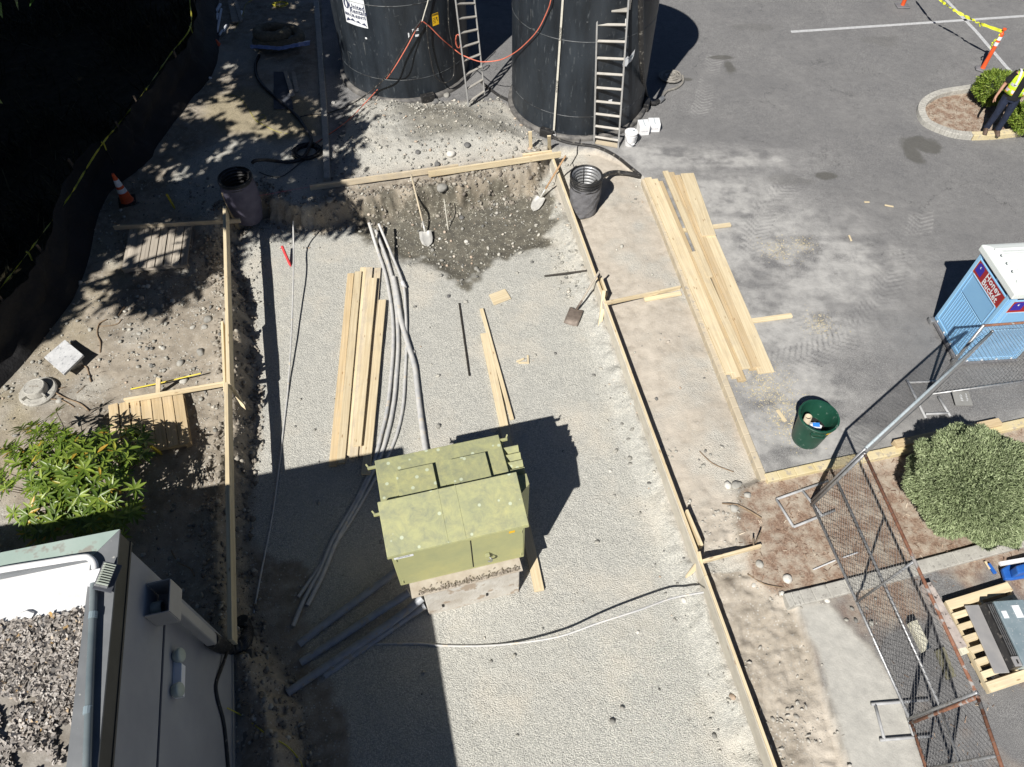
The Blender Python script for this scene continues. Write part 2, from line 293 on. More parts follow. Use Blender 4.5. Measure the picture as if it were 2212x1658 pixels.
M['signred'] = pm('sign_red', (.30, .015, .02)); M['signor'] = pm('sign_orange', (.75, .20, .03)); M['signblue'] = pm('sign_blue', (.03, .02, .32)); M['ink'] = pm('dark_ink', (.03, .04, .09)); M['black'] = pm('black_ink', (.01, .01, .01))
M['signyel'] = pm('sign_yellow', (.80, .48, .01))
M['bluew'] = pm('blue_shrink_wrap', (.10, .16, .38), (.22, .28, .50), 12, .3)
M['bluep'] = pm('blue_machine_paint', (.015, .09, .38), (.03, .14, .48), 9, .4)
M['vest'] = pm('hi_vis_yellow', (.52, .80, .02), (.60, .88, .05), 12, .7, b=.5, bs=15, bd=.03)
M['vests'] = pm('vest_silver_band', (.55, .53, .55), (.65, .63, .66), 12, .5)
M['vesto'] = pm('vest_orange_edge', (.85, .35, .03))
M['denim'] = pm('dark_denim', (.006, .011, .028), (.016, .025, .055), 15, .9, b=.6, bs=12, bd=.03)
M['shirt'] = pm('black_shirt', (.004, .004, .005), (.010, .010, .011), 15, .9, b=.5, bs=12, bd=.03)
M['skin'] = pm('skin', (.36, .19, .12), (.44, .25, .17), 9, .6)
M['boot'] = pm('brown_boot', (.08, .05, .035), (.14, .10, .075), 15, .7)
M['hair'] = pm('dark_hair', (.01, .008, .006), (.025, .02, .015), 40, .7)
M['gcan'] = pm('green_can', (.008, .050, .032), (.014, .072, .045), 3, .42, speck=((.10, .16, .13), 11, .62))
M['wall'] = pm('grey_stucco_wall', (.27, .275, .295), (.33, .335, .35), 1.5, .9, b=.35, bs=90, bd=.006)
M['fascia'] = pm('dark_fascia', (.035, .035, .033), (.06, .06, .055), 3, .5)
M['coping'] = pm('oxidised_green_coping', (.27, .36, .32), (.38, .46, .42), 2.5, .6, speck=((.27, .27, .24), 5, .6))
M['cope2'] = pm('grey_coping', (.13, .14, .15), (.19, .20, .21), 3, .55, speck=((.40, .40, .38), 13, .68))
M['membrane'] = pm('white_roof_membrane', (.70, .71, .71), (.80, .80, .80), 2, .55, b=.5, bs=2.2, bd=.06)
M['roofdirt'] = pm('dirty_roof', (.17, .15, .125), (.33, .31, .28), 6, .9, b=.6, bs=40, speck=((.66, .66, .64), 2.2, .60))
M['boxp'] = pm('tan_grey_box_paint', (.36, .34, .31), (.42, .40, .37), 4, .7)
M['lampw'] = pm('white_fixture', (.80, .80, .82), (.84, .84, .86), 4, .4)
M['greenlamp'] = pm('grey_green_lamp', (.38, .43, .37), (.48, .52, .45), 5, .5)
M['sheet'] = pm('dark_board', (.05, .055, .07), (.10, .11, .13), 5, .8)
M['soot'] = pm('charred_timber', (.30, .26, .24), (.52, .46, .42), 9, .9, speck=((.07, .06, .06), 8, .56))
M['foam'] = pm('cream_slab', (.56, .54, .42), (.66, .64, .52), 9, .85, speck=((.4, .38, .3), 25, .6))
M['olive'] = pm('olive_sheet', (.13, .125, .08), (.19, .18, .12), 9, .9)
M['hvac'] = pm('blue_grey_sheet_metal', (.24, .32, .36), (.34, .42, .46), 5, .4, .35, speck=((.5, .54, .56), 40, .62))
M['hvac2'] = pm('brushed_sheet_metal', (.36, .36, .37), (.50, .49, .48), 3, .45, .4)
M['label'] = pm('white_label', (.72, .74, .76))
M['trunk'] = pm('bark', (.07, .05, .035), (.16, .12, .09), 12, .9, b=.8, bs=18, bd=.03)
M['twig'] = pm('dry_root', (.16, .11, .07), (.32, .24, .16), 20, .9)
def leaf_mat(name, stops, rough=.5, trans=.25, sc=9):
    m, nt, bs = new_mat(name); g = nd(nt, 'ShaderNodeNewGeometry'); c = ramp(nt, g.outputs['Random Per Island'], stops)
    n = tnoise(nt, g.outputs['Position'], sc, 3); c = mixc(nt, ramp(nt, n.outputs['Fac'], [(.4, .35), (.6, 0.)]), c, tuple(x * .55 for x in stops[0][1]))
    nt.links.new(c, bs.inputs['Base Color']); setin(bs, Roughness=rough)
    if trans:
        tr = nd(nt, 'ShaderNodeBsdfTranslucent'); nt.links.new(c, tr.inputs[0]); mx = nd(nt, 'ShaderNodeMixShader'); mx.inputs[0].default_value = trans
        nt.links.new(bs.outputs[0], mx.inputs[1]); nt.links.new(tr.outputs[0], mx.inputs[2]); nt.links.new(mx.outputs[0], nt.nodes['Material Output'].inputs[0])
    return m
M['rhodo'] = leaf_mat('glossy_leaf', [(0, (.075, .135, .02)), (.5, (.17, .26, .035)), (.88, (.29, .38, .06)), (.955, (.30, .40, .06)), (.965, (.50, .36, .05)), (1, (.55, .33, .05))], .38, .25)
M['juniper'] = leaf_mat('juniper_leaf', [(0, (.20, .26, .12)), (.5, (.36, .43, .23)), (1, (.50, .57, .34))], .7, .2, 4)
M['shrub'] = leaf_mat('shrub_leaf', [(0, (.10, .17, .02)), (.5, (.22, .32, .04)), (1, (.34, .42, .08))], .6, .2)
M['treeleaf'] = leaf_mat('tree_leaf', [(0, (.03, .08, .015)), (1, (.07, .15, .03))], .5, .1)
M['straw'] = leaf_mat('shade_dark_weeds', [(0, (.015, .018, .006)), (.75, (.04, .035, .015)), (1, (.13, .11, .055))], .9, 0)  # blades coloured near black to carry the shade under the trees
def cab_mat():
    m, nt, bs = new_mat('lichen_green_cabinet'); g = nd(nt, 'ShaderNodeNewGeometry'); co = g.outputs['Position']
    n = tnoise(nt, co, 1.6, 9, .75); c = ramp(nt, n.outputs['Fac'], [(.3, (.34, .355, .185)), (.5, (.40, .405, .195)), (.7, (.48, .46, .20))])
    sepn = nd(nt, 'ShaderNodeSeparateXYZ'); nt.links.new(g.outputs['Normal'], sepn.inputs[0])
    n2 = tnoise(nt, co, 5.5, 10, .8, .4); st = ramp(nt, n2.outputs['Fac'], [(.40, .12), (.72, .85)])
    mu = nd(nt, 'ShaderNodeMath', operation='MULTIPLY'); nt.links.new(st, mu.inputs[0]); nt.links.new(ramp(nt, sepn.outputs[2], [(.1, .18), (.8, 1.)]), mu.inputs[1]); c = mixc(nt, mu.outputs[0], c, (.15, .17, .145))
    v = nd(nt, 'ShaderNodeTexVoronoi'); setin(v, Scale=8.0); nt.links.new(co, v.inputs['Vector']); n3 = tnoise(nt, co, 2.2, 2)
    s = nd(nt, 'ShaderNodeSeparateColor'); nt.links.new(v.outputs['Color'], s.inputs[0])
    f1 = ramp(nt, v.outputs['Distance'], [(.17, 1.), (.22, 0.)]); f2 = nd(nt, 'ShaderNodeMath', operation='GREATER_THAN'); nt.links.new(s.outputs[0], f2.inputs[0]); f2.inputs[1].default_value = .5
    f3 = nd(nt, 'ShaderNodeMath', operation='MULTIPLY'); nt.links.new(f1, f3.inputs[0]); nt.links.new(f2.outputs[0], f3.inputs[1])
    f4 = nd(nt, 'ShaderNodeMath', operation='MULTIPLY'); nt.links.new(f3.outputs[0], f4.inputs[0]); nt.links.new(ramp(nt, sepn.outputs[2], [(.3, 0.), (.8, .8)]), f4.inputs[1]); c = mixc(nt, f4.outputs[0], c, (.50, .56, .42))
    nt.links.new(c, bs.inputs['Base Color']); setin(bs, Roughness=.65); return m
M['cab'] = cab_mat()
# ------------------------------------------------------------------ mesh builder
WL = {}
class MB:
    def __init__(s): s.v = []; s.f = []; s.uv = []; s.mi = []; s.m = 0
    def add(s, vs, fs, uvs=None):
        b = len(s.v); s.v += [tuple(v) for v in vs]
        for i, f in enumerate(fs):
            s.f.append(tuple(b + k for k in f)); s.mi.append(s.m)
            if uvs: s.uv.append(uvs[i])
            else: s.uv.append([(vs[k][0], vs[k][1]) for k in f])
        return s
    def hexa(s, c, L=1, W=.1, off=0):    # 8 corners: bottom 4 ccw, top 4
        f = [(3, 2, 1, 0), (4, 5, 6, 7), (0, 1, 5, 4), (1, 2, 6, 5), (2, 3, 7, 6), (3, 0, 4, 7)]
        c = [Vector(x) for x in c]; e = c[1] - c[0]; d = c[3] - c[0]; ax = (e if e.length >= d.length else d).normalized()
        cr = Vector((0, 0, 1)).cross(ax); cr = cr.normalized() if cr.length > .01 else Vector((1, 0, 0)); up = ax.cross(cr)
        uv = []
        for q in f:
            nrm = (c[q[1]] - c[q[0]]).cross(c[q[2]] - c[q[1]]); use = cr if abs(nrm.normalized().dot(up) if nrm.length > 0 else 1) > .5 else up
            uv.append([((c[k] - c[0]).dot(ax) + off, (c[k] - c[0]).dot(use) + off * 3) for k in q])
        return s.add(c, f, uv)
    def beam(s, a, b, w_, h, up=(0, 0, 1), off=0):   # box from a to b, width w_, height h centred
        a = Vector(a); b = Vector(b); d = (b - a).normalized(); up = Vector(up); si = d.cross(up)
        if si.length < 1e-4: si = d.cross(Vector((1, 0, 0)))
        si.normalize(); u = si.cross(d).normalized(); c = []
        for z in (-h / 2, h / 2):
            for p, sd in ((a, -1), (b, -1), (b, 1), (a, 1)): c.append(p + si * (-sd * w_ / 2) + u * z)
        return s.hexa(c, off=off)
    def box(s, c, sx, sy, sz, ang=0, off=0):
        c = Vector(c); x = Vector((math.cos(ang), math.sin(ang), 0)); y = Vector((-math.sin(ang), math.cos(ang), 0)); o = []
        for z in (-sz / 2, sz / 2):
            for i, j in ((-1, -1), (1, -1), (1, 1), (-1, 1)): o.append(c + x * (i * sx / 2) + y * (j * sy / 2) + Vector((0, 0, z)))
        return s.hexa(o, off=off)
    def tube(s, pts, r, n=8, cap=True, smooth=0):
        pts = [Vector(p) for p in pts]
        if smooth: pts = spline(pts, smooth)
        rs = r if isinstance(r, (list, tuple)) else [r] * len(pts)
        if len(rs) != len(pts): rs = [rs[0]] * len(pts)
        vs = []; prev = None
        for i, p in enumerate(pts):
            d = (pts[min(i + 1, len(pts) - 1)] - pts[max(i - 1, 0)]).normalized()
            if prev is None: prev = d.orthogonal().normalized()
            prev = (prev - d * prev.dot(d)); prev = prev.normalized() if prev.length > 1e-5 else d.orthogonal().normalized(); q = d.cross(prev)
            for k in range(n):
                a = 2 * math.pi * k / n; vs.append(p + (prev * math.cos(a) + q * math.sin(a)) * rs[i])
        fs = []; uv = []
        for i in range(len(pts) - 1):
            for k in range(n):
                k2 = (k + 1) % n; fs.append((i * n + k, i * n + k2, (i + 1) * n + k2, (i + 1) * n + k)); uv.append([(i * .1, k * .02), (i * .1, k * .02 + .02), (i * .1 + .1, k * .02 + .02), (i * .1 + .1, k * .02)])
        if cap:
            for fc in (tuple(range(n - 1, -1, -1)), tuple(range((len(pts) - 1) * n, len(pts) * n))): fs.append(fc); uv.append([(0, 0)] * n)
        return s.add(vs, fs, uv)
    def lathe(s, prof, c=(0, 0, 0), n=32, axis=None, fn=None, close=False):
        c = Vector(c); q = Vector((0, 0, 1)).rotation_difference(Vector(axis)) if axis is not None else None; vs = []
        for r, z in prof:
            for k in range(n):
                a = 2 * math.pi * k / n; rr = r * (fn(a, z) if fn else 1); v = Vector((rr * math.cos(a), rr * math.sin(a), z))
                if q: v.rotate(q)
                vs.append(v + c)
        fs = []
        for i in range(len(prof) - 1):
            for k in range(n): k2 = (k + 1) % n; fs.append((i * n + k, i * n + k2, (i + 1) * n + k2, (i + 1) * n + k))
        if close: fs.append(tuple(range(n - 1, -1, -1))); fs.append(tuple(range((len(prof) - 1) * n, len(prof) * n)))
        return s.add(vs, fs)
    def prism(s, pts, z0, z1):
        n = len(pts); vs = [(p[0], p[1], z0) for p in pts] + [(p[0], p[1], z1) for p in pts]
        fs = [tuple(range(n - 1, -1, -1)), tuple(range(n, 2 * n))] + [(i, (i + 1) % n, n + (i + 1) % n, n + i) for i in range(n)]
        return s.add(vs, fs)
    def build(s, name, mat, parent=None, smooth=False, bev=0, loc=None):
        me = bpy.data.meshes.new(name); base = Vector((0, 0, 0))
        if parent is not None: base = WL[parent.name]
        elif loc is not None: base = Vector(loc)
        me.from_pydata([tuple(Vector(v) - base) for v in s.v], [], s.f)
        uv = me.uv_layers.new(name='UVMap'); flat = [c for f in s.uv for p in f for c in p]
        if len(flat) == len(me.loops) * 2: uv.data.foreach_set('uv', flat)
        mats = mat if isinstance(mat, list) else [mat]
        for m_ in mats: me.materials.append(M[m_] if isinstance(m_, str) else m_)
        if len(mats) > 1: me.polygons.foreach_set('material_index', s.mi)
        me.update()
        o = bpy.data.objects.new(name, me); COL.objects.link(o)
        if smooth: me.polygons.foreach_set('use_smooth', [True] * len(me.polygons)); 
        if smooth == 2: me.set_sharp_from_angle(angle=R(40))
        if parent is not None: o.parent = parent
        else: o.location = base
        WL[o.name] = base
        if bev: b = o.modifiers.new('b', 'BEVEL'); b.width = bev; b.segments = 2; b.limit_method = 'ANGLE'
        return o
def spline(pts, k):
    out = []; n = len(pts)
    for i in range(n - 1):
        p0, p1, p2, p3 = pts[max(i - 1, 0)], pts[i], pts[i + 1], pts[min(i + 2, n - 1)]
        for j in range(k):
            t = j / k; out.append(.5 * ((2 * p1) + (p2 - p0) * t + (2 * p0 - 5 * p1 + 4 * p2 - p3) * t * t + (3 * p1 - p0 - 3 * p2 + p3) * t ** 3))
    out.append(pts[-1]); return out
def tag(o, label=None, cat=None, group=None, kind=None):
    if label: o['label'] = label
    if cat: o['category'] = cat
    if group: o['group'] = group
    if kind: o['kind'] = kind
    return o
def thing(name, loc, label, cat, group=None):
    o = bpy.data.objects.new(name, None); COL.objects.link(o); o.location = loc; o.empty_display_size = .1
    WL[o.name] = Vector(loc); return tag(o, label, cat, group)
def from_arrays(name, V, F, mat, smooth=False):
    me = bpy.data.meshes.new(name); n = F.shape[1]
    me.vertices.add(len(V)); me.vertices.foreach_set('co', V.astype(np.float32).ravel())
    me.loops.add(F.size); me.loops.foreach_set('vertex_index', F.astype(np.int32).ravel())
    me.polygons.add(len(F)); me.polygons.foreach_set('loop_start', np.arange(0, F.size, n, dtype=np.int32)); me.polygons.foreach_set('loop_total', np.full(len(F), n, np.int32))
    if smooth: me.polygons.foreach_set('use_smooth', np.ones(len(F), bool))
    me.materials.append(M[mat] if isinstance(mat, str) else mat); me.update(calc_edges=True); me.validate()
    o = bpy.data.objects.new(name, me); COL.objects.link(o); return o
def rotmats(n, tilt=1.0):
    a = rng.random(n) * 6.283; b = (rng.random(n) - .5) * 2 * tilt; c = (rng.random(n) - .5) * 2 * tilt
    ca, sa, cb, sb, cc, sc = np.cos(a), np.sin(a), np.cos(b), np.sin(b), np.cos(c), np.sin(c); z = np.zeros(n); o = np.ones(n)
    Rz = np.stack([ca, -sa, z, sa, ca, z, z, z, o], 1).reshape(n, 3, 3); Rx = np.stack([o, z, z, z, cb, -sb, z, sb, cb], 1).reshape(n, 3, 3); Ry = np.stack([cc, z, sc, z, o, z, -sc, z, cc], 1).reshape(n, 3, 3)
    return Rz @ Rx @ Ry
def instance(BV, BF, pos, scl, rot):     # arrays -> merged
    n = len(pos); V = np.einsum('nij,nkj->nki', rot, BV[None] * scl[:, None, :]) + pos[:, None, :]
    F = BF[None] + (np.arange(n) * len(BV))[:, None, None]; return V.reshape(-1, 3), F.reshape(-1, BF.shape[1])
t_ = (1 + 5 ** .5) / 2
ICO_V = np.array([(-1, t_, 0), (1, t_, 0), (-1, -t_, 0), (1, -t_, 0), (0, -1, t_), (0, 1, t_), (0, -1, -t_), (0, 1, -t_), (t_, 0, -1), (t_, 0, 1), (-t_, 0, -1), (-t_, 0, 1)]); ICO_V /= np.linalg.norm(ICO_V[0])
ICO_F = np.array([(0, 11, 5), (0, 5, 1), (0, 1, 7), (0, 7, 10), (0, 10, 11), (1, 5, 9), (5, 11, 4), (11, 10, 2), (10, 7, 6), (7, 1, 8), (3, 9, 4), (3, 4, 2), (3, 2, 6), (3, 6, 8), (3, 8, 9), (4, 9, 5), (2, 4, 11), (6, 2, 10), (8, 6, 7), (9, 8, 1)])
# ------------------------------------------------------------------ build terrain sheets
def terrain():
    st = .032; xs = np.arange(-16.5, 16.5, st); ys = np.arange(-.5, 23.5, st); nx, ny = len(xs), len(ys)
    X, Y = np.meshgrid(xs, ys, indexing='ij'); Z = height(X, Y)
    j1 = .22 * fbm(X, Y, .7, 21); j2 = .10 * fbm(X, Y, .2, 31)
    dP = sdist(X, Y, PAD); dA = sdist(X, Y, ASPH); dH = sdist(X, Y, HUMP); dpit = sdist(X, Y, PIT); ds = sdist(X, Y, SLAB); dy = sdist(X, Y, YARD); dm = sdist(X, Y, MULCH); di = sdist(X, Y, ISL); dv = sdist(X, Y, VEG); db = sdist(X, Y, BERM)
    east = rb_side(X, Y) > 0; side = rb_side(X, Y)
    def msk(d, w_=.06, j=0): return 1 - sm(-w_, w_, d + j)
    hump = msk(dH, .15, j1); gravel = np.maximum.reduce([msk(dP, .10, j2), msk(db, .25, j1), hump * .85])
    ge = np.where(east & (dm > 0) & (Y > 4), np.clip(.55 - 2.6 * fbm(X, Y, 1.0, 79) + .8 * fbm(X, Y, .4, 41), 0, 1) * .9, 0); ge = ge * (1 - msk(ds)) 
    gravel = np.maximum(gravel, ge)
    gw = np.where(~east, np.clip(fbm(X, Y, 1.2, 43) * 1.6 - .25, 0, .6), 0); gravel = np.maximum(gravel, gw)
    asph = msk(dA, .012) * (1 - hump); yard = msk(np.where(dy < 0, dy, dy), .05, j2 * .3) * (1 - msk(ds, .08, j2)); asph = np.maximum(asph, yard)
    conc = msk(ds, .06, j2 * .5); mulch = np.maximum(msk(dm, .08, j1), msk(di, .02)); mulch = np.maximum(mulch, yard * np.clip(fbm(X, Y, .8, 51) * 1.6 + .05 + .5 * sm(1.2, .1, np.abs(dm)), 0, .9))
    mulch = np.where(asph * (1 - yard) > .5, 0, mulch) * (1 - msk(ds, .08)); asph = asph * (1 - msk(di, .01)); mulch = np.maximum(mulch, msk(di, .02)); gravel = gravel * (1 - msk(di, .02))
    wet = np.maximum(msk(dpit, .14, -.08 + .55 * fbm(X, Y, .7, 61) + .25 * fbm(X, Y, .2, 65)), .7 * msk(sdist(X, Y, WET2), .25, j1 * 1.5))
    dust = 0
    for c, rx, ry in DUST:
        dust = np.maximum(dust, np.exp(-(((X - c.x) / rx) ** 2 + ((Y - c.y) / ry) ** 2)) * .95)
    dust = np.clip(dust * (.9 + .8 * fbm(X + .6 * Y, Y - .2 * X, .9, 71)) + 1.2 * dust * fbm(X, Y, .28, 75, 5) + .8 * dust * fbm(X * .35, Y * 1.6, .3, 76), 0, .78) * msk(dA, .02)
    dust = np.maximum(dust, np.where(east & (dA > 0) & (dm > .05) & (ds > 0) & (dy > 0), np.clip(.62 + 1.2 * fbm(X, Y, 1.0, 79), .1, .92), 0)); edge = sm(.5, 0, np.abs(dA)) * (Y > 4) * .5; dust = np.maximum(dust, edge * np.clip(.8 + fbm(X, Y, .8, 73), 0, 1))
    # tyre tread marks swept through the dust
    for pts, wd in (([(1700, 400), (1650, 460), (1625, 540), (1640, 620), (1700, 670), (1790, 700), (1850, 690)], .28), ([(1960, 480), (1930, 560), (1905, 640), (1860, 705), (1780, 755), (1690, 785), (1640, 800)], .30), ([(1545, 120), (1528, 180), (1515, 230), (1490, 290)], .22), ([(1990, 440), (1985, 500), (1960, 545), (1900, 560), (1840, 545)], .25)):
        pl = [P(*p) for p in pts]; pl = spline(pl, 8); s0 = 0
        for a, b in zip(pl[:-1], pl[1:]):
            dx, dy_ = b.x - a.x, b.y - a.y; L = math.hypot(dx, dy_); tt = ((X - a.x) * dx + (Y - a.y) * dy_) / L; off = ((X - a.x) * -dy_ + (Y - a.y) * dx) / L
            inn = (tt >= 0) & (tt < L) & (np.abs(off) < wd); ph = np.sin((s0 + tt + np.abs(off) * .8) * 2 * math.pi / .125)
            sg = 1 if wd in (.22, .25) else -1
            dust = np.where(inn, np.clip(dust + sg * np.maximum(ph, 0) * .55 * np.clip(.4 + fbm(X, Y, .6, 77) * 1.3, 0, 1), 0, 1), dust); s0 += L
    dry = np.maximum.reduce([msk(sdist(X, Y, DRY), .2, j1), msk(sdist(X, Y, GRASS), .3, j1) * np.clip(.7 + fbm(X, Y, .5, 81), 0, 1), .5 * msk(sdist(X, Y, DRY2), .3, j1 * 2) * np.clip(.4 + 1.5 * fbm(X, Y, .6, 83), 0, 1)])
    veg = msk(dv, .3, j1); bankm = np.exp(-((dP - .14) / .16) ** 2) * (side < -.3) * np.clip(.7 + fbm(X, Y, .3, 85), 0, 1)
    gravel = gravel * (1 - .8 * bankm); DIRT = poly([(500, 1150), (600, 1210), (690, 1232), (680, 1300), (640, 1380), (690, 1460), (745, 1530), (770, 1720), (560, 1720), (500, 1400)], -.45); gravel = gravel * (1 - msk(sdist(X, Y, DIRT), .1, j2 * 1.5))
    stain = np.zeros(X.shape)
    for px, rx, ry in (((1990, 312), .42, .30), ((1975, 335), .2, .35), ((1560, 125), .35, .10), ((1575, 145), .14, .3), ((1484, 172), .12, .07), ((1700, 390), .5, .18), ((1790, 380), .3, .12), ((2040, 200), .3, .1), ((1640, 60), .6, .2), ((1900, 90), .6, .25)):
        c = P(*px); stain = np.maximum(stain, sm(1.25, .75, np.hypot((X - c.x) / rx, (Y - c.y) / ry) + .7 * fbm(X, Y, .35, 101)) * (.75 if rx < .45 and ry < .36 else .22))
    stain *= asph
    def attr(me, name, chans, vid):
        a = me.color_attributes.new(name, 'FLOAT_COLOR', 'POINT'); arr = np.ones((len(vid), 4), np.float32)
        for i, c in enumerate(chans): arr[:, i] = np.broadcast_to(c, X.shape).ravel()[vid]
        a.data.foreach_set('color', arr.ravel())
    cx = (X[:-1, :-1] + st / 2); cy = (Y[:-1, :-1] + st / 2)
    zone = np.zeros(cx.shape, int); av = asph[:-1, :-1]
    zone[gravel[:-1, :-1] > .5] = 1; zone[mulch[:-1, :-1] > .5] = 3; zone[av > .5] = 2; zone[conc[:-1, :-1] > .5] = 4; zone[(dv[:-1, :-1] < 0)] = 0
    I = np.arange(nx * ny).reshape(nx, ny); q = np.stack([I[:-1, :-1], I[1:, :-1], I[1:, 1:], I[:-1, 1:]], -1)
    V = np.stack([X, Y, Z], -1).reshape(-1, 3)
    for k, name in enumerate(('soil', 'gravel', 'parking_lot', 'mulch_bed', 'concrete_path')):
        F = q[zone == k]; 
        if not len(F): continue
        vid, inv = np.unique(F.ravel(), return_inverse=True)
        me = bpy.data.meshes.new(name); F2 = inv.reshape(-1, 4)
        me.vertices.add(len(vid)); me.vertices.foreach_set('co', V[vid].astype(np.float32).ravel()); me.loops.add(F2.size); me.loops.foreach_set('vertex_index', F2.astype(np.int32).ravel())
        me.polygons.add(len(F2)); me.polygons.foreach_set('loop_start', np.arange(0, F2.size, 4, dtype=np.int32)); me.polygons.foreach_set('loop_total', np.full(len(F2), 4, np.int32)); me.polygons.foreach_set('use_smooth', np.ones(len(F2), bool))
        me.update(calc_edges=True)
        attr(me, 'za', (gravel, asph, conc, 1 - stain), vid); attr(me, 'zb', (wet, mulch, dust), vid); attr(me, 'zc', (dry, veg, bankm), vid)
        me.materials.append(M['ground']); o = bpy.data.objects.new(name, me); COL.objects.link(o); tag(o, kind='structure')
    # wide ground beyond the modelled area
    b = MB(); x0, x1, y0, y1 = xs[0] + .02, xs[-1] - .02, ys[0] + .02, ys[-1] - .02; W = 160; z = -.42
    for a in ((-W, -W, x0, W), (x1, -W, W, W), (x0, -W, x1, y0), (x0, y1, x1, W)): b.add([(a[0], a[1], z if a[0] < 0 and a[2] < 0 else -.06), (a[2], a[1], -.06), (a[2], a[3], -.06), (a[0], a[3], z if a[0] < 0 and a[2] < 0 else -.06)], [(0, 1, 2, 3)])
    tag(b.build('ground', pm('far_ground', (.10, .10, .09), (.16, .15, .13), .3, .95)), kind='structure')
terrain()
# ------------------------------------------------------------------ kerbs, lines
def ribbon(pts, wd, z0, z1, b=None, side=0):     # extruded strip along world polyline
    b = b or MB(); L = []
    for i, p in enumerate(pts):
        a = Vector(pts[max(i - 1, 0)]); c = Vector(pts[min(i + 1, len(pts) - 1)]); d = (c - a).to_2d().normalized(); n = Vector((-d.y, d.x))
        L.append((Vector(p[:2]) + n * wd * (.5 + side * .5), Vector(p[:2]) - n * wd * (.5 - side * .5)))
    for i in range(len(L) - 1):
        (a, a2), (c, c2) = L[i], L[i + 1]
        b.hexa([(a2.x, a2.y, z0), (c2.x, c2.y, z0), (c.x, c.y, z0), (a.x, a.y, z0), (a2.x, a2.y, z1), (c2.x, c2.y, z1), (c.x, c.y, z1), (a.x, a.y, z1)])
    return b
def kerb(name, px, wd, z1, mat, side=0, z0=-.2, zz=None):
    pts = spline([P(a, b, z1) for a, b in px], 4) if len(px) > 2 else [P(a, b, z1) for a, b in px]
    tag(ribbon(pts, wd, z0, z1, side=side).build(name, mat, bev=.012), kind='structure')
kerb('kerb', [(1391, 386), (1440, 505), (1500, 655), (1560, 805), (1600, 906), (1652, 1036)], .11, .035, 'kerbtan', 0)
kerb('kerb', [(1656, 1032), (1800, 1000), (1960, 967), (2300, 893)], .15, .06, 'kerbyel', -.0)
kerb('kerb', [(1700, 1297), (1790, 1276), (1985, 1226), (2300, 1142)], .20, .05, 'conc')
kerb('kerb', [(682, 0), (690, 100), (697, 200), (703, 300), (706, 384)], .14, .10, 'conc')
isl = [(2215, 170), (2150, 179), (2097, 187), (2040, 196), (2010, 208), (1994, 224), (1993, 242), (2007, 262), (2045, 279), (2072, 286), (2101, 289)]
kerb('kerb', isl, .17, .12, 'conc'); kerb('kerb', [(2102, 289), (2150, 287), (2212, 280), (2400, 262)], .17, .121, 'kerbyel')
def line(px, wd=.10):
    tag(ribbon([P(a, b, .012) for a, b in px], wd, .006, .014).build('painted_line', 'line'), kind='structure')
line([(1709, 69), (1950, 53), (2400, 22)]); line([(2044, 0), (2110, 70), (2172, 143), (2230, 200)])
# ------------------------------------------------------------------ tanks
def text_mesh(body, size, ext=0, bold=0):
    c = bpy.data.curves.new('t', 'FONT'); c.body = body; c.size = size; c.align_x = 'CENTER'; c.align_y = 'CENTER'; c.offset = bold; c.resolution_u = 3; c.space_character = 1.08
    o = bpy.data.objects.new('t', c); COL.objects.link(o); dg = bpy.context.evaluated_depsgraph_get(); me = bpy.data.meshes.new_from_object(o.evaluated_get(dg))
    vs = [v.co.copy() for v in me.vertices]; fs = [tuple(p.vertices) for p in me.polygons]; bpy.data.objects.remove(o); bpy.data.curves.remove(c); bpy.data.meshes.remove(me); return vs, fs
def put(b, vs, fs, fn): b.add([fn(v) for v in vs], fs)
class Cyl:
    def __init__(s, c, r): s.c = c; s.r = r
    def at(s, px, off=0.0, z=None):    # angle, height where the pixel ray meets the shell
        d = ray(*px); a = d[0] ** 2 + d[1] ** 2; bq = -2 * (d[0] * s.c[0] + d[1] * s.c[1]); cq = s.c[0] ** 2 + s.c[1] ** 2 - (s.r + off) ** 2
        D = bq * bq - 4 * a * cq; D = max(D, 0); t = (-bq - math.sqrt(D)) / 2 / a; return Vector((d[0] * t, d[1] * t, CH + d[2] * t))
    def ang(s, p): return math.atan2(p.y - s.c[1], p.x - s.c[0])
    def pt(s, a, z, off=0): return Vector((s.c[0] + (s.r + off) * math.cos(a), s.c[1] + (s.r + off) * math.sin(a), z))
    def decal(s, a0, z0, off):         # local sign coords (u right as seen from outside, v up) -> world
        return lambda v: s.pt(a0 + v[0] / s.r, z0 + v[1], off + (v[2] if len(v) > 2 else 0))
TL = Cyl((-2.71, 17.5), 1.6); TR = Cyl((1.6, 16.0), 1.6)
def tank(T, lugs, label):
    t = thing('storage_tank', (T.c[0], T.c[1], 0), label, 'tank', 'black cylindrical tanks on the asphalt')
    c = (T.c[0], T.c[1], 0); r = T.r
    MB().lathe([(r, 0), (r, 1), (r, 2), (r, 3), (r, 4.0)], c, 128).build('shell', 'tank', t, True); MB().lathe([(r, 4.0), (r + .03, 4.0), (r + .03, 4.08), (r - .05, 4.1)], c, 96).build('top_rim', 'blackp', t, 2)
    for zs in (.57, 2.3): MB().lathe([(r, zs - .008), (r + .006, zs - .003), (r + .006, zs + .003), (r, zs + .008)], c, 128).build('weld_seam', 'seam', t, True)
    MB().lathe([(r - .05, 4.09), (.5, 4.35), (.3, 4.38), (0.001, 4.38)], c, 96).build('roof', 'tank', t, True)
    MB().lathe([(r + .002, .10), (r + .09, .10), (r + .10, .05), (r + .10, -.02)], c, 96).build('base_flange', 'flange', t, True)
    for px in lugs:
        a = T.ang(T.at(px)); cc = T.pt(a, .09, .09); MB().box(cc, .14, .34, .2, a).build('anchor_block', 'blackp', t, bev=.015)
    return t
tl = tank(TL, [(922, 212)], 'black steel tank on the left with a white company sign and a yellow caution sticker')
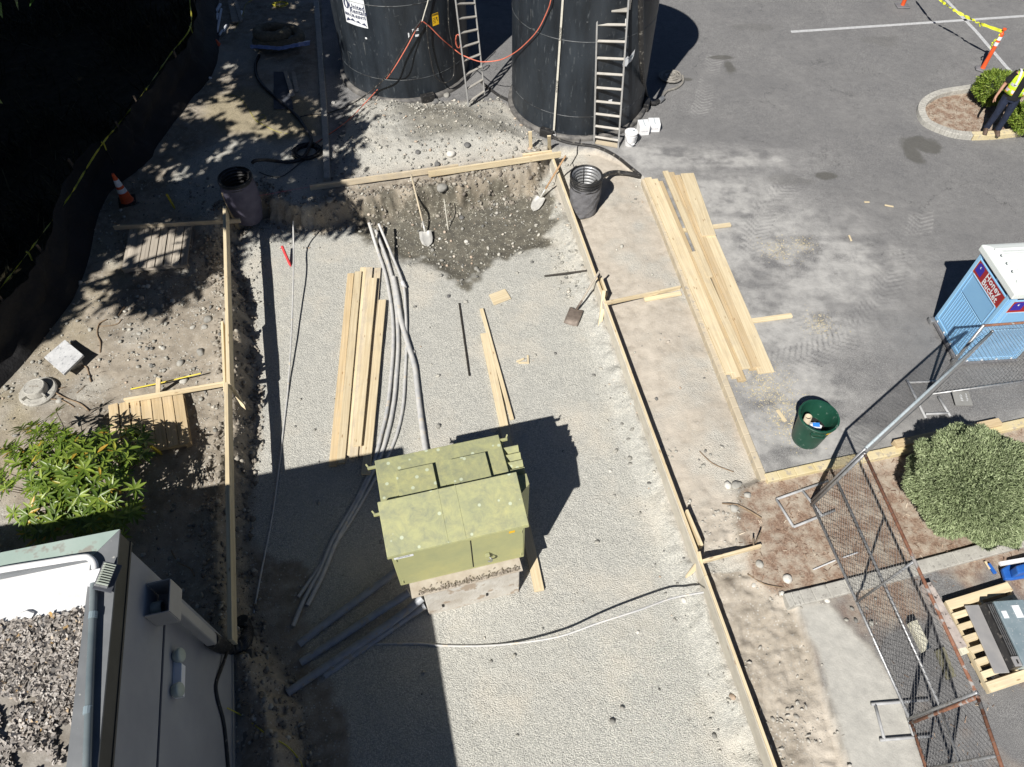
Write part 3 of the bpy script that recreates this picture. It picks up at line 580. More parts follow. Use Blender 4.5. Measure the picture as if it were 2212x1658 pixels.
tr = tank(TR, [(1186, 275), (1394, 232)], 'black steel tank on the right with a pale strap down its side')
def quad_decal(T, name, mat, w_, h_, a0, z0, off, parent, n=8):
    b = MB(); vs = []; fs = []; f = T.decal(a0, z0, off)
    for i in range(n + 1):
        for j in (0, 1): vs.append(f((-w_ / 2 + w_ * i / n, -h_ / 2 + h_ * j)))
    for i in range(n): fs.append((2 * i, 2 * i + 2, 2 * i + 3, 2 * i + 1))
    return b.add(vs, fs).build(name, mat, parent)
# white company sign
p = TL.at((765, 26)); a0 = TL.ang(p); z0 = p.z
q = TL.at((784, 52)); sw, sh = .62, .62
sg = quad_decal(TL, 'company_sign', 'label', sw, sh, a0, z0, .004, tl)
f = TL.decal(a0, z0, .007); b = MB()
for s_, y, z_, x in (("United", .14, .115, .09), ("Rentals", .14, .015, .11), ("800-UR-RENTS", .085, -.10, .0)):
    v, fc = text_mesh(s_, y, bold=.004); put(b, v, fc, lambda v, z_=z_, x=x: f((v.x + x, v.y + z_)))
for k in range(24):                      # round emblem and frame
    pass
b.build('lettering', 'ink', sg)
b = MB(); n = 20
ring = [(-.2 + .085 * math.cos(2 * math.pi * k / n), .13 + .105 * math.sin(2 * math.pi * k / n)) for k in range(n)]
half = lambda s: [(x, y) for x, y in ring]
b.add([f((x, y)) for x, y in ring], [tuple(range(n))]); b.build('emblem', 'ink', sg)
b = MB(); g2 = TL.decal(a0, z0, .010); lens = [(-.2 + .03 * math.sin(math.pi * k / 9) * (1) , .13 - .09 + .18 * k / 9) for k in range(10)] + [(-.2 - .03 * math.sin(math.pi * k / 9), .13 + .09 - .18 * k / 9) for k in range(1, 9)]
b.add([g2(x) for x in lens], [tuple(range(len(lens)))]); b.build('emblem_gap', 'label', sg)
b = MB(); mnt = [(-.28, -.24), (-.22, -.17), (-.15, -.21), (-.08, -.16), (0, -.22), (.08, -.18), (.15, -.24), (.24, -.20), (.29, -.27), (.29, -.285), (-.28, -.265)]
b.add([f(x) for x in mnt], [tuple(range(len(mnt)))]); 
for (x0, x1, y0, y1) in ((-.10, .29, .195, .203), (-.10, .29, -.055, -.047), (.282, .29, -.05, .2), (-.11, -.10, -.05, .2)): b.add([f((x0, y0)), f((x1, y0)), f((x1, y1)), f((x0, y1))], [(0, 1, 2, 3)])
b.build('machine_silhouettes', 'ink', sg)
# caution sticker
p = TL.at((940.5, 42)); a0 = TL.ang(p); sg = quad_decal(TL, 'caution_sticker', 'signyel', .17, .27, a0, p.z, .004, tl, 3)
f = TL.decal(a0, p.z, .007); b = MB()
b.add([f((-.08, .085)), f((.08, .085)), f((.08, .125)), f((-.08, .125))], [(0, 1, 2, 3)])
for k in range(4): b.add([f((-.07, .03 - k * .035)), f((.0, .03 - k * .035)), f((.0, .04 - k * .035)), f((-.07, .04 - k * .035))], [(0, 1, 2, 3)])
fig = [(.02, .05), (.05, .03), (.035, .0), (.06, -.04), (.045, -.045), (.025, -.01), (.015, .02)]; b.add([f(x) for x in fig], [tuple(range(len(fig)))]); b.build('caution_marks', 'black', sg)
f2 = TL.decal(a0, p.z, .009); v, fc = text_mesh("CAUTION", .034); b = MB(); put(b, v, fc, lambda v: f2((v.x, v.y + .105))); b.build('caution_text', 'signyel', sg)
p = TL.at((897, 65)); sg = quad_decal(TL, 'small_label', 'label', .15, .055, TL.ang(p), p.z, .004, tl, 2)
f = TL.decal(TL.ang(p), p.z, .007); v, fc = text_mesh("CAUTION", .032); b = MB(); put(b, v, fc, lambda v: f((v.x, v.y))); b.build('label_text', 'black', sg)
for px, w_, h_ in (((883, 78), .03, .14), ((901, 77), .09, .05), ((791, 83), .05, .04)):
    p = TL.at(px); quad_decal(TL, 'paint_scrap', 'label', w_, h_, TL.ang(p), p.z, .005, tl, 2)
# torn poster on right tank
p = TR.at((1358, 128)); b = MB(); f = TR.decal(TR.ang(p), p.z, .006)
b.add([f(x) for x in [(-.16, -.12), (-.05, -.16), (0, -.1), (.08, -.08), (.14, .03), (.15, .17), (.06, .10), (.0, .04), (-.04, .08), (-.10, .05), (-.15, .0)]], [tuple(range(11))]); pst = b.build('torn_poster', 'label', tr)
b = MB(); f = TR.decal(TR.ang(p), p.z, .009); b.add([f(x) for x in [(.0, -.02), (.10, .02), (.12, .08), (.03, .03)]], [(0, 1, 2, 3)]); b.build('printed_patch', 'hvac', pst)
p = TR.at((1318, 219)); quad_decal(TR, 'small_label', 'label', .09, .08, TR.ang(p), p.z, .004, tr, 2)
# welded seams / scratches as light scuffs
random.seed(3)
for T, t in ((TL, tl), (TR, tr)):
    b = MB()
    for k in range(80):
        a = -math.pi / 2 + random.uniform(-1.3, 1.3); z = random.uniform(.05, 3.2); L = .02 + .5 * random.random() ** 3; sl_ = random.choice([0, 0, 1]); f = T.decal(a, z, .0025); wd = random.uniform(.0012, .006)
        pts = [(0, 0), (wd, 0), (wd + random.uniform(-.02, .02), L), (random.uniform(-.02, .02), L)] if not sl_ else [(0, 0), (0, wd), (L, wd + random.uniform(-.03, .03)), (L, random.uniform(-.03, .03))]
        b.add([f(x) for x in pts], [(0, 1, 2, 3)])
    tag(b.build('scratches', pm('scuff', (.03, .035, .04), (.10, .108, .11), 9), t), kind='stuff')
# strap with lettering on the right tank
s0 = TR.at((1197, 252), .1); s0 = TR.pt(TR.ang(s0), .2, .06); s1 = TR.at((1215, 0), .02)
s1 = s1 + (s1 - TR.at((1206, 120), .02)) * .6
b = MB(); dirs = (s1 - s0); N = 10; a0_, a1_ = TR.ang(s0), TR.ang(s1)
ts = thing('ratchet_strap', (s0.x, s0.y, 0), 'pale webbing strap hooked to the right tank base with black lettering', 'strap')
vs = []; fs = []
for i in range(N + 1):
    k = i / N; a = a0_ + (a1_ - a0_) * k; z = s0.z + dirs.z * k; off = .05 * (1 - k) + .02
    vs += [TR.pt(a - .013, z, off), TR.pt(a + .013, z, off)]
    if i: fs.append((2 * i - 2, 2 * i - 1, 2 * i + 1, 2 * i))
sb = b.add(vs, fs).build('webbing', 'rope', ts); b = MB()
for frac in (.30, .62):
    v, fc = text_mesh("ERICKSON", .055); k0 = frac
    def fn(v, k0=k0):
        k = k0 + v.x / dirs.length * -1; a = a0_ + (a1_ - a0_) * k + (v.y) / TR.r; return TR.pt(a, s0.z + dirs.z * k, .05 * (1 - k) + .028)
    put(b, v, fc, fn)
b.build('lettering', 'black', sb)
b = MB(); h0 = TR.pt(a0_, .2, .05); b.tube([h0, TR.pt(a0_ - .05, .12, .13)], .008, 6); b.tube([h0, TR.pt(a0_ + .05, .12, .13)], .008, 6); b.tube([TR.pt(a0_ - .05, .12, .13), TR.pt(a0_ + .05, .12, .13)], .008, 6); b.build('hook', 'galv', ts)
# ladders
def ladder(lb, rb, lt, rt, rungs, label, plat=None, foot=True, grp=None):
    t = thing('ladder', (lb + rb) / 2, label, 'ladder', grp)
    for a, c in ((lb, lt), (rb, rt)): MB().beam(a, c, .035, .06, (0, -1, 0)).build('rail', 'alu', t, bev=.006)
    for k in rungs:
        a = lb.lerp(lt, k); c = rb.lerp(rt, k); MB().beam(a, c, .05, .028, (0, -.6, 1)).build('rung', 'grate', t, bev=.004)
    if plat is not None:
        a = lb.lerp(lt, plat); c = rb.lerp(rt, plat); m = (a + c) / 2; n = Vector((0, 1, 0)); d = (c - a)
        b = MB(); b.hexa([a + Vector((-.02, .0, 0)), c + Vector((.02, .0, 0)), c + Vector((.0, .34, 0)), a + Vector((.0, .34, 0)), a + Vector((-.02, .0, .04)), c + Vector((.02, .0, .04)), c + Vector((0, .34, .04)), a + Vector((0, .34, .04))]); b.build('step_platform', 'grate', t, bev=.005)
        for e in (a, c): MB().beam(e + Vector((0, .28, .0)), e + Vector((0, .02, -.35)), .02, .03, (0, -1, 0)).build('brace', 'alu', t)
        for e, s_ in ((a, -1), (c, 1)): MB().beam(e + Vector((s_ * .05, .12, 0)), e + Vector((s_ * .03, .12, .9)), .03, .03).build('side_rail', 'alu', t)
    return t
lb, rb = P(1283, 312, 0), P(1335, 321, 0); lt, rt = PY(1290, 25, 14.45), PY(1356, 25, 14.45); lt = lb.lerp(lt, 1.25); rt = rb.lerp(rt, 1.25)
rl = ladder(lb, rb, lt, rt, [.052, .125, .205, .285, .37, .455, .545, .64, .73, .90, .98], 'aluminium ladder with a step platform standing against the right tank', plat=.795, grp='aluminium ladders on the tanks')
b = MB(); b.hexa([lb + Vector((.02, .0, .01)), rb + Vector((-.02, 0, .01)), rb + Vector((-.0, .25, .03)), lb + Vector((.0, .25, .03)), lb + Vector((.02, .0, .04)), rb + Vector((-.02, 0, .04)), rb + Vector((-.0, .25, .07)), lb + Vector((.0, .25, .07))]); b.build('foot_board', 'dustwood', rl)
lb, rb = P(1012, 230, .08), P(1047, 205, .08); lt, rt = PY(984, 0, 15.75), PY(1025, 0, 16.2); lt = lb.lerp(lt, 1.35); rt = rb.lerp(rt, 1.35)
ladder(lb, rb, lt, rt, [.03, .13, .235, .335, .43, .525, .62, .715, .81, .905], 'narrow aluminium ladder standing beside the left tank', grp='aluminium ladders on the tanks')
# ------------------------------------------------------------------ hoses, cords, ropes
def hose(name, pts, r, mat, label, cat, n=8, sub=6, parent=None, group=None):
    o = MB().tube(pts, r, n, smooth=sub).build(name, mat, parent, smooth=2, loc=None if parent else pts[0])
    return tag(o, label, cat, group) if not parent else o
def GH(l, r):  # (x,y,dz above ground)
    return [G(p[0], p[1], (p[2] if len(p) > 2 else 0) + r) for p in l]
hose('discharge_hose', GH([(1040, 178), (1075, 205), (1105, 222), (1128, 252), (1165, 283), (1215, 305), (1250, 312), (1290, 318), (1330, 337), (1362, 362), (1383, 379)], .035), .035, 'blackhose', 'black hose curving along the ground round the base of the right tank', 'hose')
hose('discharge_hose', [G(1383, 380, .04), G(1355, 375, .09), G(1325, 373, .16), G(1305, 380, .3), P(1291, 392, .45), P(1281, 402, .3)], .05, 'blackhose', 'short thick hose end dropping into the open ribbed sump pipe', 'hose')
p0 = TR.at((1384, 0), .25); p1 = TR.at((1385, 90), .22); p2 = TR.at((1387, 150), .2)
hose('tank_outlet_hose', [p0 + (p0 - p1) * 1.1, p0, p1, p2, P(1395, 206, .12), P(1410, 224, .07), P(1428, 215, .07)], .055, 'blackhose', 'thick black hose hanging down the right side of the right tank', 'hose')
t = thing('flat_hose_coil', P(1448, 168), 'grey lay-flat hose rolled in a loose coil beside the right tank', 'hose')
c = P(1448, 166, .05); pts = []
for k in range(120):
    a = k * .37; r_ = .03 + .0022 * k; pts.append(c + Vector((r_ * 1.05 * math.cos(a) + .01 * math.sin(a * 3.3), r_ * math.sin(a) + .012 * math.cos(a * 2.3), .02 + .012 * math.sin(a * 1.7))))
MB().tube(pts, .022, 6).build('coil', 'greyhose', t, 2)
hose('tail', [pts[-1], P(1475, 178, .03), P(1462, 190, .03), P(1440, 198, .03), P(1428, 215, .07)], .03, 'greyhose', None, None, parent=t)
MB().tube([P(1424, 219, .07), P(1432, 212, .07)], .06, 10).build('coupling', 'galv', t)
hose('extension_cord', [PY(1192, -40, 14.6), PY(1190, 0, 14.5), PY(1180, 30, 14.6), PY(1160, 68, 14.7), PY(1130, 100, 15.0), PY(1106, 118, 15.3), PY(1080, 130, 15.5), PY(1050, 134, 15.6), PY(1030, 132, 15.6), PY(1000, 120, 15.7), TL.at((985, 110), .12), TL.at((955, 85), .12), TL.at((930, 60), .1), TL.at((914, 47), .1)], .012, 'orcord', 'orange extension cord sagging between the two black tanks', 'cord')
hose('extension_cord', [TL.at((912, 46), .1), TL.at((900, 62), .12), TL.at((880, 100), .2), TL.at((850, 150), .35), P(825, 183, .35), P(787, 225, .2), G(750, 262, .05), G(700, 298, .03), G(678, 311, .02)], .011, 'orcord', 'orange extension cord running down from the left tank to the hose coil', 'cord')
hose('power_cable', [TL.at((909, 46), .12), TL.at((895, 65), .14), TL.at((862, 120), .2), TL.at((835, 165), .3), P(800, 198, .3), P(760, 225, .2), G(710, 244, .04), G(670, 248, .02), G(640, 256, .02)], .016, 'blackhose', 'grey cable running beside the cord down the left tank to the ground', 'cable')
hose('hanging_rope', [TL.at((930, -40), .1), TL.at((925, 0), .08), TL.at((918, 25), .1), TL.at((912, 46), .11)], .012, 'rope', 'pale rope holding the cords against the left tank', 'rope')
hose('hanging_cable', [TL.at((922, 52), .1), TL.at((924, 90), .1), TL.at((931, 130), .12), TL.at((938, 160), .15), TL.at((950, 175), .18), TL.at((962, 179), .18), TL.at((975, 172), .16), TL.at((981, 155), .13), TL.at((979, 110), .1), TL.at((970, 60), .08), TL.at((968, 0), .06)], .014, 'blackhose', 'grey cable hanging in a long loop on the left tank', 'cable')
c = TL.at((990, 90), .22); pts = [c + Vector((.06 * math.cos(k * .7) + .01 * math.sin(k), .0, .17 * math.sin(k * .7))) for k in range(44)]
tag(MB().tube(pts, .008, 5).build('extension_cord', 'orcord', None, True, loc=c), 'small coil of orange cord tied to the left ladder', 'cord')
# big coil beside the left barrel
t = thing('coiled_black_hose', G(664, 333), 'black hose lying in a neat coil left of the rubble by the dark kerb', 'hose')
c = G(664, 333, 0); pts = []
for k in range(150):
    a = k * .3; r_ = .22 + .12 * ((k % 37) / 37); pts.append(c + Vector((r_ * math.cos(a) * 1.02, r_ * math.sin(a) * .95, .02 + .0006 * k)))
MB().tube(pts, .018, 6).build('coil', 'blackp', t, True)
hose('loose_end', [pts[-1], G(700, 300, .05), G(690, 325, .03), G(650, 352, .02), G(610, 381, .02), G(580, 380, .02), G(560, 372, .02)], .010, 'blackp', None, None, parent=t)
hose('pump_hose', [P(545, 352, .55), P(553, 347, .6), P(575, 346, .45), G(600, 349, .12), G(630, 350, .06), G(655, 340, .07), G(668, 318, .08), G(672, 300, .06), G(655, 270, .05), G(640, 250, .04), G(600, 215, .04), G(572, 190, .04), G(555, 165, .04), G(552, 140, .04), G(560, 120, .03)], .04, 'blackp', 'thick black hose leading from the left barrel across the hose coil', 'hose')
hose('twine', GH([(505, 68, 0), (520, 40), (526, 28), (531, 10), (545, 0)], .008), .004, 'yellow', 'thin cord trailing away from the yellow rope coil', 'cord')
hose('twine', GH([(494, 205), (520, 214), (552, 260), (560, 262), (574, 255), (566, 248), (556, 262), (572, 272), (600, 285), (632, 291)], .007), .004, 'yellow', 'thin yellow cord curling over the sunlit dry soil', 'cord')
c = G(606, 12, .03); pts = [c + Vector((.19 * math.cos(k * .5) * (1 + .25 * math.sin(k * 1.9)), .13 * math.sin(k * .5) * (1 + .25 * math.cos(k * 1.3)), .03 + .02 * math.sin(k * .9))) for k in range(140)]
tag(MB().tube(pts, .007, 5).build('coiled_rope', 'yellow', None, True, loc=c), 'yellow rope in a tangled coil lying in the shade', 'rope')
c = G(1259, 297, .01); pts = [c + Vector((.13 * math.cos(k * .45) * (1 + .35 * math.sin(k * .8)), .08 * math.sin(k * .45), .03 + .0015 * k)) for k in range(46)] + [G(1247, 318, .02), G(1246, 335, .02), G(1236, 352, .03), P(1232, 358, .1)]
tag(MB().tube(pts, .009, 5).build('power_cable', 'blackp', None, True, loc=c), 'thin black cable tangled at the foot of the right tank', 'cable')
hose('string_line', [P(497, 434, .48), P(676, 403, .2)], .002, 'pink', 'pink string line stretched from the form corner past the barrel', 'string', 5)
hose('twine', GH([(491, 1530, .6), (520, 1545), (552, 1568), (580, 1590), (620, 1612), (645, 1640), (655, 1662)], .008), .008, 'yellow', 'thin yellow cord lying in the shade by the building', 'cord')
# ------------------------------------------------------------------ sump barrels
def sump(base, c_top, r, zt, mat, label, ribs, wrinkle):
    t = thing('sump_pipe', (c_top.x, c_top.y, -.1), label, 'pipe', 'upright corrugated sump pipes'); c = (c_top.x, c_top.y, 0)
    prof = []; z = (.68 if ribs == 2 else .86) * zt if ribs else .80 * zt
    while z < zt: prof += [(r, z), (r + .025, z + .012), (r + .025, z + .03), (r, z + .042)]; z += .055
    prof.append((r + .035, zt - .015)); prof += [(r + .035, zt), (r - .01, zt)]
    MB().lathe(prof, c, 48).build('ribbed_pipe', 'blackp', t, True)
    inn = []; z = zt
    while z > .05: k = .82 + .18 * (z / zt); inn += [((r - .01) * k, z), ((r - .035) * k, z - .015), ((r - .035) * k, z - .035), ((r - .01) * k, z - .05)]; z -= .075
    MB().lathe(inn, c, 48).build('inner_ribs', 'galv' if ribs == 2 else 'blackp', t, True)
    MB().lathe([(r * .8, .03), (.001, .03)], c, 24).build('water', 'dark', t)
    pr = [(r * ((.90 if wrinkle else .84) + (.16 if wrinkle else .30) * math.sin(k / 14 * (1.7 if wrinkle else 2.3))), -.2 + (zt * (.80 if wrinkle else .93) + .2) * k / 14) for k in range(15)]
    fn = (lambda a, z: 1 + .035 * math.sin(a * 5 + z * 9) * (1 - z / zt) + .022 * math.sin(a * 9 - z * 28) + .012 * math.sin(z * 60 + a * 2)) if wrinkle else (lambda a, z: 1 + .01 * math.sin(a * 4 + z * 5))
    b = MB(); b.lathe(pr, c, 64, fn=fn).build('fabric_wrap', mat, t, True)
    for k in range(3 if ribs else 0): pass
    return t
zt = .70; ct = P(1267, 380, zt); sump(None, ct, .31, zt, 'fabric', 'open ribbed sump pipe wrapped in crinkled grey fabric, right of the form corner', 2, True)
tag(MB().tube([ct + Vector((-.04, .27, .02)), ct + Vector((-.03, .24, -.3)), ct + Vector((-.05, .22, -.75))], .008, 5, smooth=4).build('rope', 'blackp', loc=ct), 'black cord hanging inside the open ribbed sump pipe', 'cord')
zt = .85; ct = P(507, 384, zt); sump(None, ct, .315, zt, 'pfabric', 'black topped sump pipe wrapped in smooth dark purple grey fabric, in tree shade', 1, False)
# ------------------------------------------------------------------ form boards and braces
WT = dict(off=0)
def board(a, b_, w_, h, label, mat='wood', up=(0, 0, 1), name='form_board', cat='board', group=None, parent=None, bev=.004):
    o = MB().beam(a, b_, w_, h, up, off=random.uniform(0, 20)).build(name, mat, parent, loc=None if parent else a, bev=bev)
    return o if parent else tag(o, label, cat, group)
def vboard(p0, p1, ztop, h, thick, label, **k):        # on edge, ztop = height of top edge seen at p0,p1
    a = P(p0[0], p0[1], ztop); b_ = P(p1[0], p1[1], ztop); a.z -= h / 2; b_.z -= h / 2
    return board(a, b_, thick, h, label, **k)
g_ = 'long timber form boards set on edge'
vboard((484, 445), (493, 829), .50, .235, .06, 'long timber form board on edge, upper half of the left side', group=g_)
vboard((488, 826), (496, 1382), .502, .235, .062, 'long timber form board on edge, lower half of the left side, ending in building shade', group=g_)
vboard((479, 694), (485, 845), .44, .13, .04, 'short splice board nailed to the outer side of the left form board', group='short splice boards')
vboard((668, 400), (990, 355), .19, .14, .045, 'dusty end half of the back form board over the pit bank', mat='dustwood', group=g_)
vboard((925, 371), (1212, 328), .205, .14, .045, 'fresh half of the back form board meeting the right corner', group=g_)
vboard((1129, 333), (1192, 325), .235, .10, .04, 'short splice board lapped behind the back form at the corner', group='short splice boards')
pts = [(1188, 330, .06), (1368, 829, .06), (1521, 1243.5, .06), (1690, 1712, .06)]
labs = ['long plywood faced form board, upper third of the right side by the sump pipe', 'long form board, middle third of the right side', 'long form board, lower third of the right side running out of frame']
for (a, c, l) in zip(pts[:-1], pts[1:], labs):
    A_, C_ = P(*a), P(*c); d = (C_ - A_).normalized(); A_ = A_ + d * .002; C_ = C_ - d * .002
    t = thing('form_board', A_, l, 'board', g_); n = Vector((d.y, -d.x, 0)) * -1
    if n.x < 0: n = -n
    up = Vector((0, 0, 1)); o_ = .0
    MB().beam(A_ + n * .03 - up * .145, C_ + n * .03 - up * .145, .038, .29, off=3 + a[1] * .01).build('timber', 'wood', t, bev=.004)
    MB().beam(A_ + n * .0 - up * .165, C_ + n * .0 - up * .165, .018, .30, off=a[1] * .02).build('plywood_face', 'plywood', t, bev=.002)
def off(p, q, z): return P(p, q, z)
# kickers / splices on right board
for (p0, p1, l) in (((1290, 596, .08), (1303, 632, .08), 'small splice block on the right form board beside the leaning shovel'), ((1474, 1101, .06), (1507, 1178, .06), 'splice board on the outer side of the lower right form board')):
    a, b_ = P(*p0) + Vector((.07, 0, -.07)), P(*p1) + Vector((.07, 0, -.07)); board(a, b_, .038, .14, l, group='short splice boards')
# braces
gB = 'timber braces holding the form boards'; gS = 'wooden stakes at the form boards'
def brace(a, c, l, w_=.09, h=.038, mat='wood', up=(0, 0, 1)): return board(a, c, w_, h, l, mat=mat, up=up, name='brace_board', group=gB)
brace(P(1307, 656, .06), G(1469, 622, .03), 'brace board from the middle of the right form board toward the plank pile', .038, .09)
b_ = MB().beam(G(1392, 648, .03), G(1471, 634, .04), .09, .03, off=4).build('flat_stake', 'wood', loc=G(1392, 648)); tag(b_, 'pointed flat stake lying against the outer end of the upper brace', 'stake', gS)
brace(P(1517, 1214, .05), G(1643, 1180, .05), 'brace board from the lower right form board toward the stones', .038, .09)
brace(P(246, 492, .14), P(519, 477, .20), 'weathered brace board lying across the grey pallet under the left form', .038, .10, 'dustwood')
brace(P(270, 866, .16), P(488, 829, .36), 'pale brace board crossing over the tan pallet to the left form', .038, .10)
def stake(a, c, l, w_=.045, mat='wood', tip=True):
    t = MB(); d = (c - a).normalized(); t.beam(a, c - d * .10, w_, .03, (0, -1, 0), off=random.uniform(0, 9))
    si = d.cross(Vector((0, -1, 0))); si = si.normalized() if si.length > .1 else Vector((1, 0, 0)); up = si.cross(d).normalized(); e = c - d * .10
    t.add([e + si * w_ / 2 + up * .015, e - si * w_ / 2 + up * .015, e - si * w_ / 2 - up * .015, e + si * w_ / 2 - up * .015, c], [(0, 1, 4), (1, 2, 4), (2, 3, 4), (3, 0, 4)])
    return tag(t.build('wooden_stake', mat, loc=a), l, 'stake', gS)
stake(P(1145, 285, .55), G(1147, 331, -.15), 'left of the two upright stakes behind the back form corner', .08)
stake(P(1186, 294, .50), G(1187, 328, -.15), 'right of the two upright stakes behind the back form corner', .08)
stake(P(1305, 628, .22), G(1297, 690, -.1), 'stake nailed where the upper brace meets the right form', .06)
stake(P(1302, 668, -.08), G(1292, 722, -.05), 'stake leaning on the gravel below the upper brace of the right form', .07)
stake(P(1509, 1194, .25), P(1517, 1232, -.3), 'stake nailed where the lower brace meets the right form', .06)
stake(P(1512, 1212, -.06), G(1478, 1256, -.05), 'diagonal stake on the gravel side of the lower right form', .07)
stake(P(481, 417, .66), G(518, 502, -.05), 'diagonal stake crossing the top end of the left form beside the barrel', .06, 'wood2')
stake(P(342, 818, .42), G(341, 856, -.05), 'upright stake standing behind the pale brace over the tan pallet', .07)
stake(P(499, 832, .34), G(531, 886, -.03), 'diagonal stake under the middle of the left form board', .06)
stake(P(360, 420, .38), G(380, 455, -.05), 'yellow topped stake between the cone and the barrel', .035, 'ystake')
stake(P(609, 532, -.20), G(630, 580, -.02), 'red painted stake with a bare wood tip lying on the gravel', .05, 'red')
stake(P(877 / 1 - 0, 0, 0) if 0 else P(325, 964, .3), G(352, 984, -.02), 'yellow painted stake beside the lower corner of the tan pallet', .045, 'ystake')
tag(MB().tube([G(283, 841, .03), G(345, 828, .16), P(434, 807, .22)], .012, 6).build('yellow_rod', 'ystake', loc=G(283, 841)), 'yellow rod propped behind the pale brace board', 'rod')
tag(MB().tube([P(246, 482, .22), P(279, 496, .02)], .012, 6).build('steel_pin', 'rustpin', loc=P(262, 490)), 'dark steel pin at the outer end of the weathered brace', 'pin', 'steel pins')
tag(MB().tube([P(1108, 337, .22), G(1112, 366, -.1)], .018, 6).build('steel_pin', 'rustpin', loc=P(1110, 350)), 'brown pin driven against the back form board', 'pin', 'steel pins')
tag(MB().tube([P(1627, 1163, .18), G(1629, 1192, -.03)], .013, 6).build('steel_pin', 'rustpin', loc=P(1628, 1180)), 'upright pin at the outer end of the lower brace', 'pin', 'steel pins')
tag(MB().tube([P(1644, 1150, .22), G(1630, 1178, -.03)], .013, 6).build('steel_pin', 'rustpin', loc=P(1640, 1160)), 'slanted pin crossing the outer end of the lower brace', 'pin', 'steel pins')
# ------------------------------------------------------------------ lumber piles
def plank(p0, p1, z, w_, th, l, grp, mat='wood'):
    a, c = P(p0[0], p0[1], z), P(p1[0], p1[1], z); return board(a, c, w_, th, l, mat=mat, name='plank', cat='plank', group=grp)
zg = -.45; g1 = 'planks stacked on the gravel'
plank((758, 592), (719, 1008), zg + .03, .13, .038, 'bottom plank at the left edge of the gravel stack', g1, 'wood2')
plank((785, 579), (748, 985), zg + .031, .12, .038, 'bottom plank showing between the upper left planks of the gravel stack', g1)
plank((798, 579), (764, 988), zg + .07, .14, .038, 'plank with a dirt covered top end in the gravel stack', g1, 'dustwood')
plank((816, 580), (782, 986), zg + .032, .13, .038, 'bottom plank with a dirty end at the right of the gravel stack', g1, 'dustwood')
plank((774, 588), (736, 1002), zg + .072, .14, .038, 'wide upper plank second from the left in the gravel stack', g1)
plank((807, 602), (772, 964), zg + .112, .14, .038, 'topmost plank in the middle of the gravel stack', g1)
plank((826, 649), (790, 1026), zg + .075, .145, .038, 'upper right plank reaching into the cabinet shade', g1)
g2 = 'planks stacked on the asphalt edge'
for k, (a, c, z, w_, m, l) in enumerate([
    ((1399, 386), (1577, 808), .05, .155, 'wood', 'leftmost plank of the asphalt stack'), ((1413, 389), (1590, 817), .045, .15, 'wood', 'second plank from the left in the asphalt stack'),
    ((1424, 394), (1603, 824), .042, .14, 'wood2', 'third plank from the left, lowest end of the asphalt stack'), ((1437, 371), (1533, 600), .10, .12, 'wood', 'raised narrow plank reaching farthest up the asphalt stack'),
    ((1500, 545), (1612, 797), .09, .14, 'wood', 'raised plank at the lower middle of the asphalt stack'),
    ((1449, 374), (1627, 800), .06, .135, 'wood2', 'yellowish edge plank in the middle of the asphalt stack'), ((1462, 380), (1634, 795), .09, .13, 'wood2', 'narrow plank beside the wide boards of the asphalt stack')]):
    plank(a, c, z, w_, .06 if k < 3 else .045, l, g2, m)
plank((1484, 376), (1531, 510), .115, .29, .04, 'short wide board on top at the upper end of the asphalt stack', g2)
plank((1525, 498), (1655, 806), .075, .29, .04, 'long wide board forming the right edge of the asphalt stack', g2)
plank((1470, 499), (1578, 486), .028, .09, .05, 'upper timber sleeper under the asphalt stack', 'timber sleepers')
plank((1560, 703), (1710, 682), .028, .09, .05, 'lower timber sleeper under the asphalt stack', 'timber sleepers')
g3 = 'loose boards beside the cabinet'
plank((1040, 668), (1106, 907), zg + .045, .07, .038, 'thin loose strip beside the long board near the cabinet', g3)
plank((1046, 722), (1165, 1277), zg + .035, .15, .06, 'long loose board passing beneath the cabinet louvres', g3)
plank((1040, 668), (1056, 722), zg + .02, .07, .03, 'short offcut strip at the head of the long loose board', g3, 'wood2')
cP = [P(x, y, zg + .03) for x, y in ((1056, 637), (1091, 624), (1104, 645), (1067, 659))]
b = MB(); b.hexa([cP[3] - Vector((0, 0, .02)), cP[2] - Vector((0, 0, .02)), cP[1] - Vector((0, 0, .02)), cP[0] - Vector((0, 0, .02))] + [cP[3], cP[2], cP[1], cP[0]]); tag(b.build('plywood_square', 'wood', loc=cP[0], bev=.003), 'small square plywood piece lying alone on the gravel', 'board')
for (a, c, l) in (((1116, 782), (1132, 775), 'upper left of three small wood scraps'), ((1120, 784), (1139, 784), 'lowest of three small wood scraps'), ((1140, 768), (1141, 786), 'right hand one of three small wood scraps')):
    o = plank(a, c, zg + .02, .035, .02, l + ' on the gravel', 'small wood scraps on the gravel'); 
for (a, c, l) in (((2041, 456), (2061, 456), 'small wood chip at the upper middle of the asphalt'),): pass
for (x0, y0, x1, y1, l) in ((1867, 437, 1878, 437, 'tiny wood scrap on the asphalt, left of the pair'), (1911, 443.5, 1930, 447, 'thin wood sliver on the asphalt, right of the pair'), (1834, 509, 1839, 521, 'wood sliver on the asphalt below the pair'), (1679, 886, 1697, 911, 'wooden wedge on the asphalt left of the green can')):
    plank((x0, y0), (x1, y1), .02, .035 if y0 < 600 else .06, .02, l, 'wood slivers on the asphalt')
